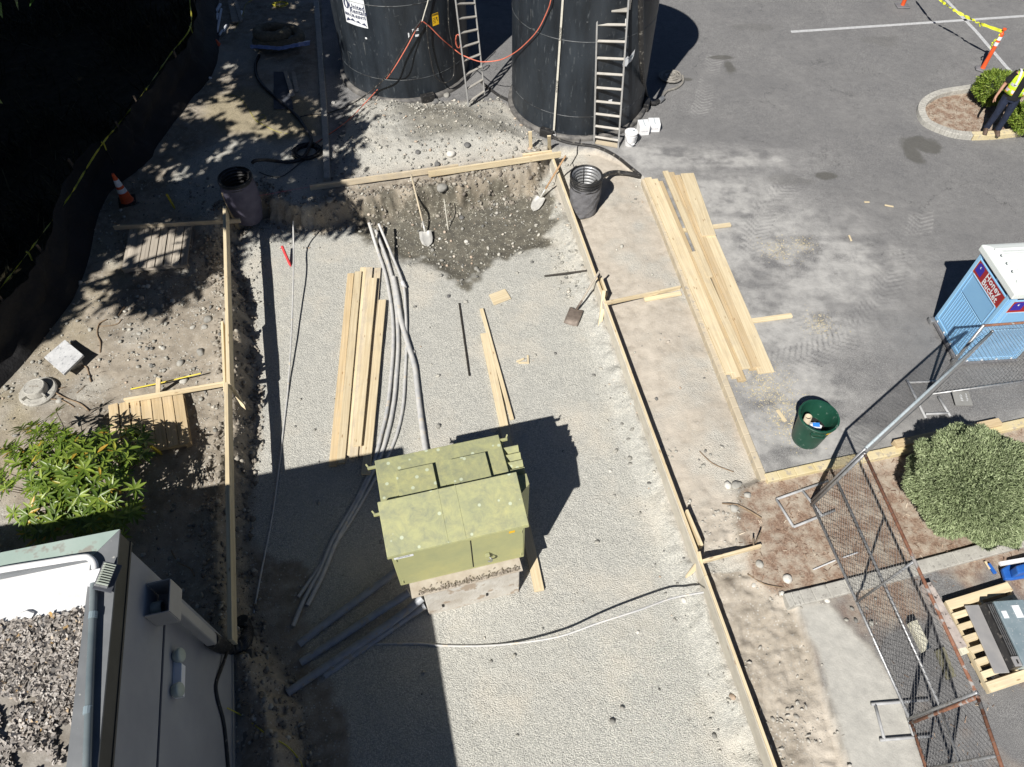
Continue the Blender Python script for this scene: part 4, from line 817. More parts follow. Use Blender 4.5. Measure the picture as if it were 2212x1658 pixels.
# bars
tag(MB().tube([G(992, 656, .02), G(1014, 812, .02)], .018, 8).build('steel_bar', 'rebar', loc=G(992, 656)), 'black steel bar lying alone on the gravel', 'bar')
tag(MB().tube([G(1176, 597, .02), G(1268, 585, .02)], .02, 8).build('steel_bar', 'rebar', loc=G(1176, 597)), 'black bar poking out from the right form near the wet pit', 'bar')
tag(MB().tube([P(959, 430, .05), G(968, 496, .02)], .011, 6).build('white_rod', 'rope', loc=P(959, 430)), 'thin pale rod leaning on the pit bank', 'rod')
# ------------------------------------------------------------------ shovels
def shovel(top, neck, tip, wd, label, mat, square=False, hm='handle'):
    t = thing('shovel', neck, label, 'shovel', 'shovels'); d = (neck - top).normalized()
    MB().tube([top, top.lerp(neck, .5), neck], [.021, .020, .020], 8).build('handle', hm, t, True)
    MB().tube([neck - d * .22, neck + d * .02], [.02, .026], 8).build('socket', mat, t, True)
    f = (tip - neck); L = f.length; f.normalize(); s_ = f.cross(Vector((0, 0, 1))).normalized(); u = s_.cross(f)
    prof = [(0, .5), (.03, .98), (.5, 1), (.8, .80), (.93, .45), (1, .06)] if not square else [(0, .8), (.05, 1), (.5, 1.0), (1, 1.0)]
    vs = []; fs = []
    for k, (q, w_) in enumerate(prof):
        for j in (-1, -.5, 0, .5, 1): vs.append(neck + f * L * q + s_ * (j * w_ * wd * .62) + u * (.03 * abs(j) ** 2 - .012))
    for k in range(len(prof) - 1):
        for j in range(4): fs.append((k * 5 + j, k * 5 + j + 1, k * 5 + j + 6, k * 5 + j + 5))
    o = MB().add(vs, fs).build('blade', mat, t, True); m = o.modifiers.new('s', 'SOLIDIFY'); m.thickness = .006
shovel(P(888, 378, .28), G(918, 500, .10), G(924, 533, .03), .22, 'round point shovel with a pale blade lying down the pit bank', 'blade', hm='dustwood')
shovel(P(1222, 337, .50), G(1168, 426, .10), G(1152, 456, .03), .20, 'brown handled round shovel leaning on the right form corner', 'blade')
shovel(P(1295, 586, .42), G(1246, 668, .08), G(1232, 702, .03), .22, 'square bladed shovel with a grey handle leaning on the right form', 'blade2', True, hm='oldwood')
# ------------------------------------------------------------------ conduits
gc = 'grey plastic conduits curving across the gravel'
def cond(px, r, mat, l, dz=0, grp=gc, name='conduit'):
    pts = GH([(p[0], p[1], (p[2] if len(p) > 2 else 0) + dz) for p in px], r); return hose(name, pts, r, mat, l, 'pipe', 10, 5, group=grp)
cond([(797, 481, .05), (813, 534, .03), (830, 584), (840, 629), (848, 689), (849, 752), (843, 829), (835, 891), (823, 941), (808, 999), (790, 1040), (765, 1090), (720, 1165), (690, 1235), (655, 1300), (633, 1353)], .034, 'pvc', 'leftmost conduit of the bundle right of the gravel planks')
cond([(812, 499, .05), (828, 540, .03), (843, 584), (852, 627), (858, 689), (860, 752), (855, 829), (849, 880), (839, 930), (822, 985), (800, 1030), (776, 1078), (728, 1168), (698, 1240), (664, 1308)], .036, 'pvc', 'second conduit of the bundle, close against the leftmost one')
cond([(818, 484, .14), (845, 548, .10), (870, 612, .06), (876, 664, .03), (878, 740), (874, 829), (870, 880), (862, 920), (853, 950), (838, 985), (825, 1010), (800, 1052), (770, 1104), (740, 1152), (690, 1225), (645, 1290)], .028, 'pvc', 'third conduit with a joint near the top, curving right of the pair')
cond([(850, 600), (858, 640), (866, 690), (880, 740), (895, 790), (900, 829), (909, 904), (922, 990), (930, 1040)], .05, 'pvc', 'thick straight conduit running under the green cabinet')
MBj = MB().tube([G(869, 610, .085), G(874, 622, .075)], .042, 10).build('pipe_joint', 'pvcw', loc=G(871, 616)); tag(MBj, 'white pipe joint on the third conduit', 'joint')
cond([(633, 478, .25), (634, 530, .33), (634, 589, .30), (630, 714, .14), (623, 829, .02), (615, 904), (600, 1029), (588, 1116), (563, 1243), (548, 1325)], .015, 'pvc', 'thin conduit arching along the left side of the gravel', name='thin_conduit')
cond([(773, 1392), (903, 1391), (953, 1395), (1028, 1396, .0), (1106, 1391, .04), (1206, 1376, .20), (1293, 1346, .36), (1381, 1318, .46), (1450, 1293, .42), (1520, 1280, .28)], .015, 'pvc', 'thin pale conduit arching toward the lower right form', name='thin_conduit')
gb = 'thick grey conduits fanning from the vault into the shade'
cond([(646, 1392, -.03), (700, 1350, .0), (850, 1240, .10), (880, 1215, .14)], .06, 'bluepvc', 'uppermost thick conduit running from shade to under the cabinet', grp=gb)
cond([(650, 1432, -.03), (720, 1387), (810, 1328, .08), (884, 1281, .18)], .06, 'bluepvc', 'middle thick conduit with a sunlit end at the vault', grp=gb)
cond([(621, 1497, -.04), (700, 1443), (850, 1341, .08), (912, 1292, .20)], .06, 'bluepvc', 'lowest thick conduit with a sunlit end at the vault', grp=gb)
cond([(700, 1460, -.05), (860, 1348, .0), (918, 1309, .06)], .055, 'bluepvc', 'thick conduit tucked beneath the lowest one at the vault', grp=gb)
cond([(645, 1318, .0), (672, 1272, .0), (700, 1240, .0)], .03, 'bluepvc', 'short dark conduit piece lying in the building shade')
for a, c, l in (((1757, 1231), (1804, 1211), 'upper left white rod on the mulch'), ((1821, 1205), (1853, 1194), 'upper right white rod on the mulch under the fence'), ((1797, 1265), (1830, 1247), 'lower white rod on the mulch by the fence')):
    tag(MB().tube([G(*a, .02), G(*c, .02)], .011, 6).build('white_rod', 'pvcw', loc=G(*a)), l, 'rod', 'white rods on the mulch')
# ------------------------------------------------------------------ green cabinet on its concrete vault
def cabinet():
    z0 = .42
    FR, FL = P(1132, 1203, z0), P(866, 1266, z0)       # front bottom corners
    ux = (FR - FL).normalized(); uy = Vector((-ux.y, ux.x, 0)); W_ = (FR - FL).length
    t = thing('utility_cabinet', FL.lerp(FR, .5), 'weathered yellow green utility cabinet with lichen spots standing on the concrete vault', 'cabinet')
    def q(u, v, z): return FL + ux * u + uy * v + Vector((0, 0, z - z0))
    zf = stand((1132, 1203), (1132, 1130), z0) ; zf2 = stand((866, 1266), (835, 1198), z0); zf = (zf + zf2) / 2
    print('cab', W_, zf)
    # depth from hood back edge
    def solve(px, z): p_ = P(px[0], px[1], z) - FL; return p_.dot(ux), p_.dot(uy)
    zh = zf + .22; dh = (solve((1104.5, 1020), zh)[1] + solve((819, 1086), zh)[1]) / 2; zr = zf + .02; dr = (solve((1075, 942), zr)[1] + solve((817, 999), zr)[1]) / 2
    print('hood depth', dh, solve((1104.5, 1020), zh), solve((819, 1086), zh), 'rear', dr, solve((1075, 942), zr), solve((817, 999), zr))
    w0 = .04
    b = MB(); b.prism([q(0, 0, 0), q(W_, 0, 0), q(W_, dr, 0), q(0, dr, 0)], z0, zf - .03); b.build('body', 'cab', t, bev=.008)
    # sloping hood
    def slab(u0, u1, v0, v1, za, zb, th): 
        return [q(u0, v0, za - th), q(u1, v0, za - th), q(u1, v1, zb - th), q(u0, v1, zb - th), q(u0, v0, za), q(u1, v0, za), q(u1, v1, zb), q(u0, v1, zb)]
    hb = MB(); hb.hexa([q(-w0, -w0, zf - .05), q(W_ + w0, -w0, zf - .05), q(W_ + w0, dh, zr - .03), q(-w0, dh, zr - .03), q(-w0, -w0, zf), q(W_ + w0, -w0, zf), q(W_ + w0, dh, zh), q(-w0, dh, zh)]); hd = hb.build('hood', 'cab', t, bev=.008)
    rb_ = MB(); rb_.prism([q(-.01, dh + .012, 0), q(W_ - .03, dh + .012, 0), q(W_ - .03, dr + .03, 0), q(-.01, dr + .03, 0)], zf - .03, zr); rr = rb_.build('rear_top', 'cab', t, bev=.008)
    hw = dr - dh
    for u0, u1 in ((.20, .62), (.80, 1.22)):
        u0 *= W_ / 1.45; u1 *= W_ / 1.45; MB().prism([q(u0, dh + .018, 0), q(u1, dh + .018, 0), q(u1, dh + hw * .66, 0), q(u0, dh + hw * .66, 0)], zr, zr + .07).build('raised_cover', 'cab', rr, bev=.006)
    # door panels with gap
    gx = W_ * .585
    MB().prism([q(.03, -.012, 0), q(gx - .008, -.012, 0), q(gx - .008, -.001, 0), q(.03, -.001, 0)], z0 + .07, zf - .08).build('door', 'cab', t, bev=.004)
    d2 = MB().prism([q(gx + .008, -.012, 0), q(W_ - .02, -.012, 0), q(W_ - .02, -.001, 0), q(gx + .008, -.001, 0)], z0 + .07, zf - .08).build('door', 'cab', t, bev=.004)
    MB().box(q(gx, -.006, (z0 + zf) / 2), .012, .014, zf - z0 - .18, math.atan2(ux.y, ux.x)).build('door_gap', 'dark', t)
    hx = W_ * .70; MB().box(q(hx, -.04, z0 + .42), .06, .05, .10, math.atan2(ux.y, ux.x)).build('latch', 'cab', d2, bev=.006)
    MB().tube([q(hx + .02, -.07, z0 + .44), q(hx + .045, -.10, z0 + .42), q(hx + .04, -.09, z0 + .34), q(hx, -.07, z0 + .31)], .012, 6, smooth=4).build('padlock', 'galv', d2, True)
    sp = MB(); sp.add([q(.03, -.016, zf - .19), q(.28, -.016, zf - .19), q(.28, -.016, zf - .11), q(.03, -.016, zf - .11)], [(0, 1, 2, 3)]); st = sp.build('sticker', 'label', t)
    b = MB(); v, fc = text_mesh("NOTICE", .04); put(b, v, fc, lambda v: q(.155 + v.x, -.019, zf - .15 + v.y)); b.build('sticker_text', 'black', st)
    sp = MB(); sp.add([q(W_ - .22, -.016, zf - .19), q(W_ - .14, -.016, zf - .19), q(W_ - .14, -.016, zf - .12), q(W_ - .22, -.016, zf - .12)], [(0, 1, 2, 3)]); sp.build('name_plate', 'signyel', t)
    for u in (.42, .55): MB().hexa([q(W_ * u, -w0, zf + .001), q(W_ * u + .008, -w0, zf + .001), q(W_ * u + .008, dh, zh + .001), q(W_ * u, dh, zh + .001), q(W_ * u, -w0, zf + .005), q(W_ * u + .008, -w0, zf + .005), q(W_ * u + .008, dh, zh + .005), q(W_ * u, dh, zh + .005)]).build('hood_seam', 'cab', hd)
    MB().beam(q(-w0, -w0 - .004, zf - .035), q(W_ + w0, -w0 - .004, zf - .035), .008, .05).build('hood_lip', 'cab', hd, bev=.003)
    for u in (.05, W_ - .05):
        for z_ in (z0 + .16, zf - .22): MB().tube([q(u, -.018, z_ - .04), q(u, -.018, z_ + .04)], .009, 8).build('hinge', 'cab', t)
    # louvre scoop on the right side
    for k in range(4):
        v0 = dh + hw * (.62 - .17 * k) ; zt_ = zf - .03
        b = MB(); b.hexa([q(W_ - .02, v0, zt_ - .10), q(W_ + .20, v0, zt_ - .10), q(W_ + .20, v0 + .01, zt_ - .10), q(W_ - .02, v0 + .01, zt_ - .10), q(W_ - .02, v0 + .09, zt_ + .0), q(W_ + .20, v0 + .09, zt_ + .0), q(W_ + .20, v0 + .10, zt_ + .0), q(W_ - .02, v0 + .10, zt_ + .0)]); b.build('louvre', 'cab', t)
    v0 = dh + hw * .02; b = MB(); b.prism([q(W_ - .02, v0 - .28, 0), q(W_ + .2, v0 - .10, 0), q(W_ + .2, v0 + .06, 0), q(W_ - .02, v0 + .06, 0)], z0 + .1, zf - .03); b.build('side_scoop', 'cab', t)
    for u, v, s_ in ((-.06, dr - .05, -1), (W_ + .02, dr - .05, 1), (-.07, dh - .05, -1)):
        MB().box(q(u, v, zr - .04), .12, .03, .05, math.atan2(ux.y, ux.x)).build('lifting_lug', 'cab', t, bev=.006); MB().tube([q(u + s_ * .05, v + .02, zr - .03), q(u + s_ * .07, v + .05, zr)], .012, 6).build('lug_hook', 'cab', t)
    # vault
    B0, B1 = P(927, 1329, -.45), P(1121, 1277, -.45); vx = (B1 - B0).normalized(); vx = (vx * .5 + ux * .5).normalized(); vy = Vector((-vx.y, vx.x, 0)); VW = (B1 - B0).length
    v = thing('concrete_vault', B0.lerp(B1, .5), 'stained concrete vault box under the green cabinet', 'vault')
    def r_(u, w_, z): return B0 + vx * u + vy * w_ + Vector((0, 0, z + .45))
    D = dr + .15
    MB().prism([r_(0, 0, 0), r_(VW, 0, 0), r_(VW, D, 0), r_(0, D, 0)], -.47, .40).build('box', pm('stained_concrete', (.44, .40, .34), (.60, .58, .53), 3.5, .9, b=.6, bs=25, bd=.02, speck=((.38, .31, .24), 4, .56)), v, bev=.015)
    rp = [P(875, 1272, .40), P(1139, 1206, .40)]; MB().prism([r_(-.16, -.02, 0), r_(VW + .04, -.02, 0), r_(VW + .04, D + .02, 0), r_(-.16, D + .02, 0)], .401, .418).build('lid', pm('lid', (.36, .31, .25), (.50, .46, .40), 5, .9), v)
    for u in (.12, .74): MB().box(r_(u * VW / 1.3 + .1, -.002, -.20), .03, .02, .09, math.atan2(vx.y, vx.x)).build('lifting_slot', 'dark', v)
    # leaf debris on the ledge
    V = []; n = 260; pos = np.array([list(r_(random.uniform(-.05, VW), abs(random.gauss(0, .05)) * random.random() , .43)) for _ in range(n)]); BV = np.array([(-1, -.5, 0), (1, -.4, .2), (.8, .6, 0), (-.9, .5, .3)]) * .02; BF = np.array([(0, 1, 2, 3)])
    V, F = instance(BV, BF, pos, np.ones((n, 3)) * rng.uniform(.5, 1.3, (n, 1)), rotmats(n, .8)); tag(from_arrays('leaf_litter', V, F, 'litter'), kind='stuff')
cabinet()
# ------------------------------------------------------------------ building
ZR = 3.66
BC = P(512, 1405, -.1); eE = Vector((math.cos(R(-76.6)), math.sin(R(-76.6)), 0)); eN = Vector((math.cos(R(192.8)), math.sin(R(192.8)), 0))
nE = Vector((-eE.y, eE.x, 0)); nE = nE if nE.x > 0 else -nE; nN = Vector((-eN.y, eN.x, 0)); nN = nN if nN.y > 0 else -nN
def bc(o, z=0.0):      # corner moved outward by o (negative inward)
    A = Matrix(((nE.x, nE.y), (nN.x, nN.y))); r_ = A.inverted() @ Vector((o, o)); return Vector((BC.x + r_.x, BC.y + r_.y, z))
def building():
    t = thing('building', (BC.x, BC.y, 0), 'flat roofed grey stucco building corner with green metal coping and leaf covered roof', 'building')
    LE, LN = 9, 14
    def foot(o, z0, z1, b=None):
        b = b or MB(); c = bc(o); return b.prism([c, c + eE * LE, c + eE * LE + eN * LN, c + eN * LN][::-1], z0, z1)
    foot(0, -.6, ZR - .26).build('wall', 'wall', t)
    def strip(o0, o1, z0, z1, name, mat, north=True, east=True, parent=t):
        a, b_ = bc(o0), bc(o1)
        if east: MB().prism([a, b_, b_ + eE * LE, a + eE * LE], z0, z1).build(name, mat[0], parent)
        if north: MB().prism([a, a + eN * LN, b_ + eN * LN, b_], z0, z1).build(name, mat[1], parent)
    strip(.035, -.02, ZR - .27, ZR - .012, 'fascia', ('fascia', 'fascia'))
    strip(.045, -.02, ZR - .28, ZR - .25, 'fascia_trim', ('fascia', 'fascia'))
    strip(.05, -.19, ZR - .01, ZR + .012, 'coping', ('cope2', 'coping'), north=False); a, b_ = bc(.05), bc(-.16)
    MB().prism([a, a + eN * LN, b_ + eN * LN, b_], ZR - .010, ZR + .015).build('coping', 'coping', t)
    a, b_ = bc(-.16), bc(-.19); MB().prism([a, a + eN * LN, b_ + eN * LN, b_], ZR - .06, ZR + .005).build('coping_lip', 'cope2', t)
    foot(-.19, ZR - .24, ZR - .10).build('roof_deck', 'roofdirt', t)
    # membrane strip with soft folds
    b = MB(); vs = []; fs = []; nx, ny = 60, 10; c = bc(-.18)
    for i in range(nx + 1):
        for j in range(ny + 1):
            u = i * .08; v = j / ny * (.50 + .04 * math.sin(u * 2)); z = ZR - .075 + .012 * math.sin(u * 9 + v * 14) * math.sin(v * 7) - .06 * (v < .03) * 0
            p = c + eN * (u - .03) + (-nN) * v; vs.append((p.x, p.y, z))
            if i and j: k = i * (ny + 1) + j; fs.append((k - ny - 2, k - ny - 1, k, k - 1))
    b.add(vs, fs).build('roof_membrane', 'membrane', t, True)
    # wall seam, base line
    def wp(s_, z, o=0): return BC + eE * s_ + nE * o + Vector((0, 0, z - BC.z))
    def WZ(px, o=0):      # pixel on the east wall
        d = Vector(ray(*px)); n = nE; c = BC + n * o; tt = (c - Vector((0, 0, CH))).dot(n) / d.dot(n); return Vector((0, 0, CH)) + d * tt
    za = (WZ((347, 1350)).z + WZ((350, 1600)).z) / 2
    MB().beam(wp(0, za, .002), wp(9, za, .002), .012, .035, (0, 0, 1)).build('wall_reveal', 'slot', t)
    MB().beam(wp(0, .12, .008), wp(9, .12, .008), .02, .05, (0, 0, 1)).build('wall_base_trim', 'boxp', t)
    # vent box
    p = WZ((326, 1312)); ang = math.atan2(eE.y, eE.x); q0 = WZ((312, 1302)); ss = (p - BC).dot(eE)
    bx = thing('vent_hood', wp(ss, p.z), 'open sided sheet metal vent box projecting from the grey wall', 'vent box')
    dx, w2, h2 = .24, .17, .16; s0, zc = ss - .02, p.z
    for nm, a in (('front_panel', (wp(s0, zc, dx), .012, 2 * w2, 2 * h2)),): MB().box(a[0], a[2], a[1], a[3], ang).build(nm, 'boxp', bx, bev=.003)
    MB().box(wp(s0 + w2, zc, dx / 2), .012, dx - .01, 2 * h2, ang).build('side_panel', 'boxp', bx, bev=.003)
    MB().box(wp(s0 - w2, zc, dx / 2), .012, dx - .01, 2 * h2, ang).build('side_panel', 'boxp', bx, bev=.003)
    MB().box(wp(s0, zc - h2, dx / 2), 2 * w2, dx - .01, .012, ang).build('bottom_panel', 'boxp', bx)
    MB().lathe([(.075, 0), (.075, .10), (.06, .10)], wp(s0 + .03, zc - .05, .0), 20, axis=nE).build('duct_stub', 'greenlamp', bx, True)
    MB().lathe([(.03, 0), (.001, .004)], wp(s0 - .05, zc + .05, dx - .012), 12, axis=-nE).build('access_hole', 'label', bx)
    # downpipe to the black elbow
    a = wp(s0 + .0, zc - h2 + .02, .17); c = WZ((458, 1384), .16)
    dp = thing('downpipe', c, 'square grey duct pipe running down the wall from the vent box', 'pipe'); MB().beam(a, c, .13, .12, nE).build('pipe', 'boxp', dp, bev=.02)
    e = P(515, 1400, .0); el = [c, c + (c - a).normalized() * .10, WZ((490, 1400), .20), G(512, 1400, .25) , G(528, 1392, .12), G(540, 1380, .05), G(545, 1360, .0)]
    # corrugated black elbow
    pts = spline([c + (a - c).normalized() * .03, c.lerp(P(490, 1403, .28), .35), P(490, 1400, .28), P(515, 1396, .16), P(530, 1386, .02), G(533, 1360, .0), G(522, 1340, .0)], 14)
    rs = [.085 + (.009 if k % 2 else 0) for k in range(len(pts))]
    tag(MB().tube(pts, rs, 16).build('corrugated_hose', 'blackp', None, False, loc=c), 'black corrugated drain hose curving from the wall pipe into the soil', 'hose')
    # cable down the wall
    tag(MB().tube([WZ((491, 1408), .06), WZ((480, 1440), .03), WZ((467, 1478), .02), WZ((470, 1510), .02), WZ((482, 1555), .02), WZ((488, 1600), .02), WZ((494, 1670), .02)], .022, 8, smooth=6).build('wall_cable', 'blackp', loc=WZ((480, 1440))), 'black cable hanging down the grey wall below the drain hose', 'cable')
    # emergency twin light
    p = WZ((377, 1470), .0); s1 = (p - BC).dot(eE); z1 = p.z
    em = thing('wall_light', wp(s1, z1), 'white emergency light box with two round grey green lamps on the wall', 'light')
    b = MB(); x = .18; f = []
    prof = [(-x, 0), (-x, .05), (-x + .04, .09), (x, .09), (x, 0)]
    vs = [wp(s1 + u, z1 - .055, o) for u, o in prof] + [wp(s1 + u, z1 + .055, o) for u, o in prof]; n = 5
    b.add(vs, [tuple(range(n)), tuple(range(2 * n - 1, n - 1, -1))] + [(k, n + k, n + (k + 1) % n, (k + 1) % n) for k in range(n)]); b.build('housing', 'lampw', em, bev=.004)
    for s_, lb in ((-.23, 1), (.13, 1)):
        MB().lathe([(.001, -.06), (.04, -.055), (.07, -.02), (.078, .03), (.07, .045), (.001, .04)], wp(s1 + s_, z1 + .06, .05), 20, axis=(nE + Vector((0, 0, .25)))).build('lamp_head', 'greenlamp', em, True)
    # conduits on the coping
    zc = ZR + .06
    pp = [P(-60, 1246, zc), P(0, 1232, zc), P(100, 1216, zc), P(178, 1204, zc), P(195, 1207, zc), P(204, 1218, zc), P(206, 1236, zc)]
    cd = tag(MB().tube(pp, .03, 12, smooth=6).build('roof_conduit', 'white', None, 2, loc=pp[0]), 'white conduit bending round the corner on the green coping', 'conduit')
    pp = [P(203, 1258, zc), P(200, 1340, zc), P(194, 1480, zc), P(186, 1700, zc)]
    gd = thing('roof_conduit', pp[0], 'dark grey conduit running along the roof edge with white joints', 'conduit'); MB().tube(pp, .032, 12, smooth=4).build('pipe', pm('grey_pipe', (.10, .13, .145), (.17, .20, .21), 3, .4), gd, 2)
    for px in ((201, 1330), (190, 1535)): k = P(*px, zc); MB().tube([k - eE * .03, k + eE * .03], .037, 12).build('joint', 'hvac', gd)
    jb = P(204, 1248, zc); tag(MB().box(jb, .12, .13, .09, ang).build('junction_box', 'lampw', loc=jb, bev=.006), 'small pale junction box joining the two roof conduits', 'box')
    # flood light
    c = P(228, 1243, ZR + .12); fl = thing('flood_light', c, 'grey finned flood light clamped on the building corner', 'light')
    d = (P(238, 1212, ZR + .12) - P(215, 1268, ZR + .12)).normalized(); up = Vector((.5, 0, .8)); si = d.cross(up).normalized()
    MB().beam(c - d * .11, c + d * .11, .11, .035, up).build('housing', 'galv', fl, bev=.006)
    for k in range(9): MB().beam(c - d * (.09 - k * .0225) - si * .05 + up * .03, c - d * (.09 - k * .0225) + si * .05 + up * .03, .007, .035, up).build('fin', 'greenlamp', fl)
    MB().beam(c - d * .13 - up * .04 + si * .02, c + d * .13 - up * .04 + si * .02, .16, .02, up).build('lens_frame', 'sheet', fl, bev=.004); MB().tube([jb + Vector((.05, 0, .02)), c], .018, 8).build('arm', 'galv', fl)
    # leaf litter on the roof
    n = 7500; pts = []
    while len(pts) < n:
        x = random.uniform(-60, 192); y = random.uniform(1308, 1760)
        lim = 1345 - (x / 190) * 32
        if y < lim + random.uniform(0, 8) or (x > 186 - (y - 1310) * .03): continue
        if noise(np.array([x / 30.]), np.array([y / 30.]), 1, 12)[0] < -.46 + .32 * (y > 1500): continue
        if y > 1540 and random.random() < .55 + (.35 if x > 110 + (1658 - y) * .5 else 0): continue
        p = P(x, y, ZR - .08); pts.append((p.x, p.y, ZR - .085 + random.random() * .03))
    BV = np.array([(-1, -.6, .25), (0, -.75, -.1), (1.1, -.3, .3), (.9, .6, 0), (0, .5, .35), (-.8, .55, -.05)]) * .024; BF = np.array([(0, 1, 4, 5), (1, 2, 3, 4)])
    V, F = instance(BV, BF, np.array(pts), rng.uniform(.5, 1.35, (n, 3)), rotmats(n, .9)); tag(from_arrays('leaf_litter', V, F, 'litterleaf'), kind='stuff')
    for x, y, m in ((60, 1327, 'membrane'),):
        c = P(x, y, ZR - .06); BVv = ICO_V * np.array([.07, .04, .025]); 
        tag(MB().add([(c.x + v[0] * (1 + .3 * math.sin(i * 7)), c.y + v[1] * (1 + .3 * math.sin(i * 5)), c.z + v[2]) for i, v in enumerate(BVv)], [tuple(f) for f in ICO_F]).build('rag', 'membrane', loc=c), 'crumpled white rag at the edge of the roof leaves', 'rag')
M['litterleaf'] = leaf_mat('dead_leaves', [(0, (.27, .24, .21)), (.35, (.35, .32, .29)), (.75, (.43, .40, .37)), (.97, (.50, .48, .45)), (1, (.5, .3, .08))], .8, 0)
building()
# concrete strip beside the wall foot
tag(ribbon([BC + nE * .14 + eE * .05, BC + nE * .14 + eE * 6], .16, -.3, -.02).build('footing', pm('dirty_footing', (.06, .055, .05), (.20, .19, .17), 4, .9, b=.5, bs=20)), kind='structure')
# ------------------------------------------------------------------ oriented scatter
def orient(D):                       # rotation matrices whose z axis = D, random roll
    D = D / np.linalg.norm(D, axis=1)[:, None]; A = rng.normal(size=D.shape); X_ = np.cross(A, D); X_ /= np.linalg.norm(X_, axis=1)[:, None]; Y_ = np.cross(D, X_); return np.stack([X_, Y_, D], 2)
def visible(q, m=.02):
    d = sT * q[:, 1] + cT * (CH - q[:, 2]); u = q[:, 0] / d; v = (cT * q[:, 1] - sT * (CH - q[:, 2])) / d
    return (np.abs(u) < 1106 / FPX + m) & (np.abs(v) < 829 / FPX + m) & (d > 0)
LEAF_V = np.array([(0, 0, 0), (.5, .4, .06), (0, 1, -.04), (-.5, .4, .06)]); LEAF_F = np.array([(0, 1, 2, 3)])
# ------------------------------------------------------------------ trees outside the frame that shade the left side
SHADE = [tuple(p) for p in poly([(-900, 760), (60, 735), (150, 690), (260, 735), (330, 690), (420, 640), (445, 560), (470, 500), (560, 505), (640, 480), (770, 480), (730, 400), (760, 370), (780, 320), (800, 270), (740, 250), (735, 200), (790, 150), (760, -200), (-900, -200)])]
GAPS = [(480, 232, .75, .42), (540, 265, .55, .3), (350, 370, .4, .22), (395, 385, .35, .2), (590, 285, .6, .25), (620, 330, .35, .2), (660, 290, .3, .2), (205, 640, .35, .3), (240, 560, .25, .25), (310, 540, .3, .2), (385, 530, .3, .2), (150, 700, .3, .2), (590, 420, .3, .15), (360, 480, .25, .15), (620, 215, .4, .2), (690, 240, .35, .25), (660, 440, .3, .15), (500, 180, .4, .2), (260, 690, .5, .3), (620, 395, .3, .15), (460, 440, .25, .12), (10, 590, .4, .3), (700, 345, .3, .2), (450, 400, .2, .12), (400, 500, .35, .12), (330, 575, .3, .2), (290, 560, .2, .3), (395, 560, .2, .3), (350, 510, .25, .1)]
def shade_trees():
    n = 30000; xs = rng.uniform(-21, -2.0, n); ys = rng.uniform(8.5, 26, n); d = sdist(xs, ys, SHADE) + .35 * fbm(xs, ys, 1.1, 91) + .15 * fbm(xs, ys, .35, 95)
    keep = d < -.05
    for x, y, a, b_ in GAPS:
        c = P(x, y); r2 = ((xs - c.x) / (a * 1.15)) ** 2 + ((ys - c.y) / (b_ * 1.6)) ** 2; keep &= r2 * (1 + .5 * fbm(xs, ys, .4, 97)) > 1
    keep &= ~((fbm(xs, ys, .75, 99) > .24) & (d > -4.2) & (sdist(xs, ys, VEG) > -.5))
    hz = rng.uniform(5.4, 9.0, n) + .25 * np.clip(-d, 0, 6); k = 1 / math.tan(R(SUN_EL)); q = np.stack([xs - hz * k * math.cos(R(SUN_AZ)), ys - hz * k * math.sin(R(SUN_AZ)), hz], 1)
    keep &= ~visible(q, .03); q = q[keep]; print('leaf clusters', len(q))
    for (tx, ty), lab in zip(((-12.8, 4.6), (-14.5, 9.6), (-18.5, 13.6)), ('leafy tree beyond the left edge nearest the building', 'leafy tree beyond the left edge level with the silt fence', 'leafy tree beyond the upper left edge')):
        pass
    tr_ = [(-12.8, 4.6), (-14.5, 9.6), (-18.5, 13.6)]; D = np.stack([(q[:, 0] - a) ** 2 + (q[:, 1] - b_) ** 2 for a, b_ in tr_], 1); w_ = D.argmin(1)
    labs = ('leafy tree beyond the left edge nearest the building', 'leafy tree beyond the left edge level with the silt fence', 'leafy tree beyond the upper left edge')
    for i, (tx, ty) in enumerate(tr_):
        t = thing('tree', (tx, ty, -.4), labs[i], 'tree', 'trees beyond the left edge'); c = q[w_ == i]
        if not len(c): continue
        nl = 8; pos = np.repeat(c, nl, 0) + rng.normal(0, .13, (len(c) * nl, 3)); V, F = instance(LEAF_V * np.array([.16, .23, .12]), LEAF_F, pos, rng.uniform(.7, 1.3, (len(pos), 1)) * np.ones((1, 3)), rotmats(len(pos), 1.2))
        o = from_arrays('crown', V - np.array([tx, ty, -.4]), F, 'treeleaf'); o.parent = t
        b = MB(); b.tube([(tx, ty, -.5), (tx + .1, ty, 1.5), (tx, ty + .1, 3.5), (tx + .1, ty + .3, 6.5), (tx + .2, ty + .5, 9)], [.24, .2, .17, .11, .04], 10)
        for k in range(26):
            e = Vector(c[random.randrange(len(c))]); s_ = Vector((tx, ty + .1, random.uniform(3.2, 6.0))); m = s_.lerp(e, .5) + Vector((0, 0, .3)); 
            if not visible(np.array([list(m)]), .04)[0] and not visible(np.array([list(s_.lerp(e, .8))]), .04)[0]: b.tube([s_, m, e], [.07, .045, .012], 6)
        b.build('trunk', 'trunk', t, True)
shade_trees()
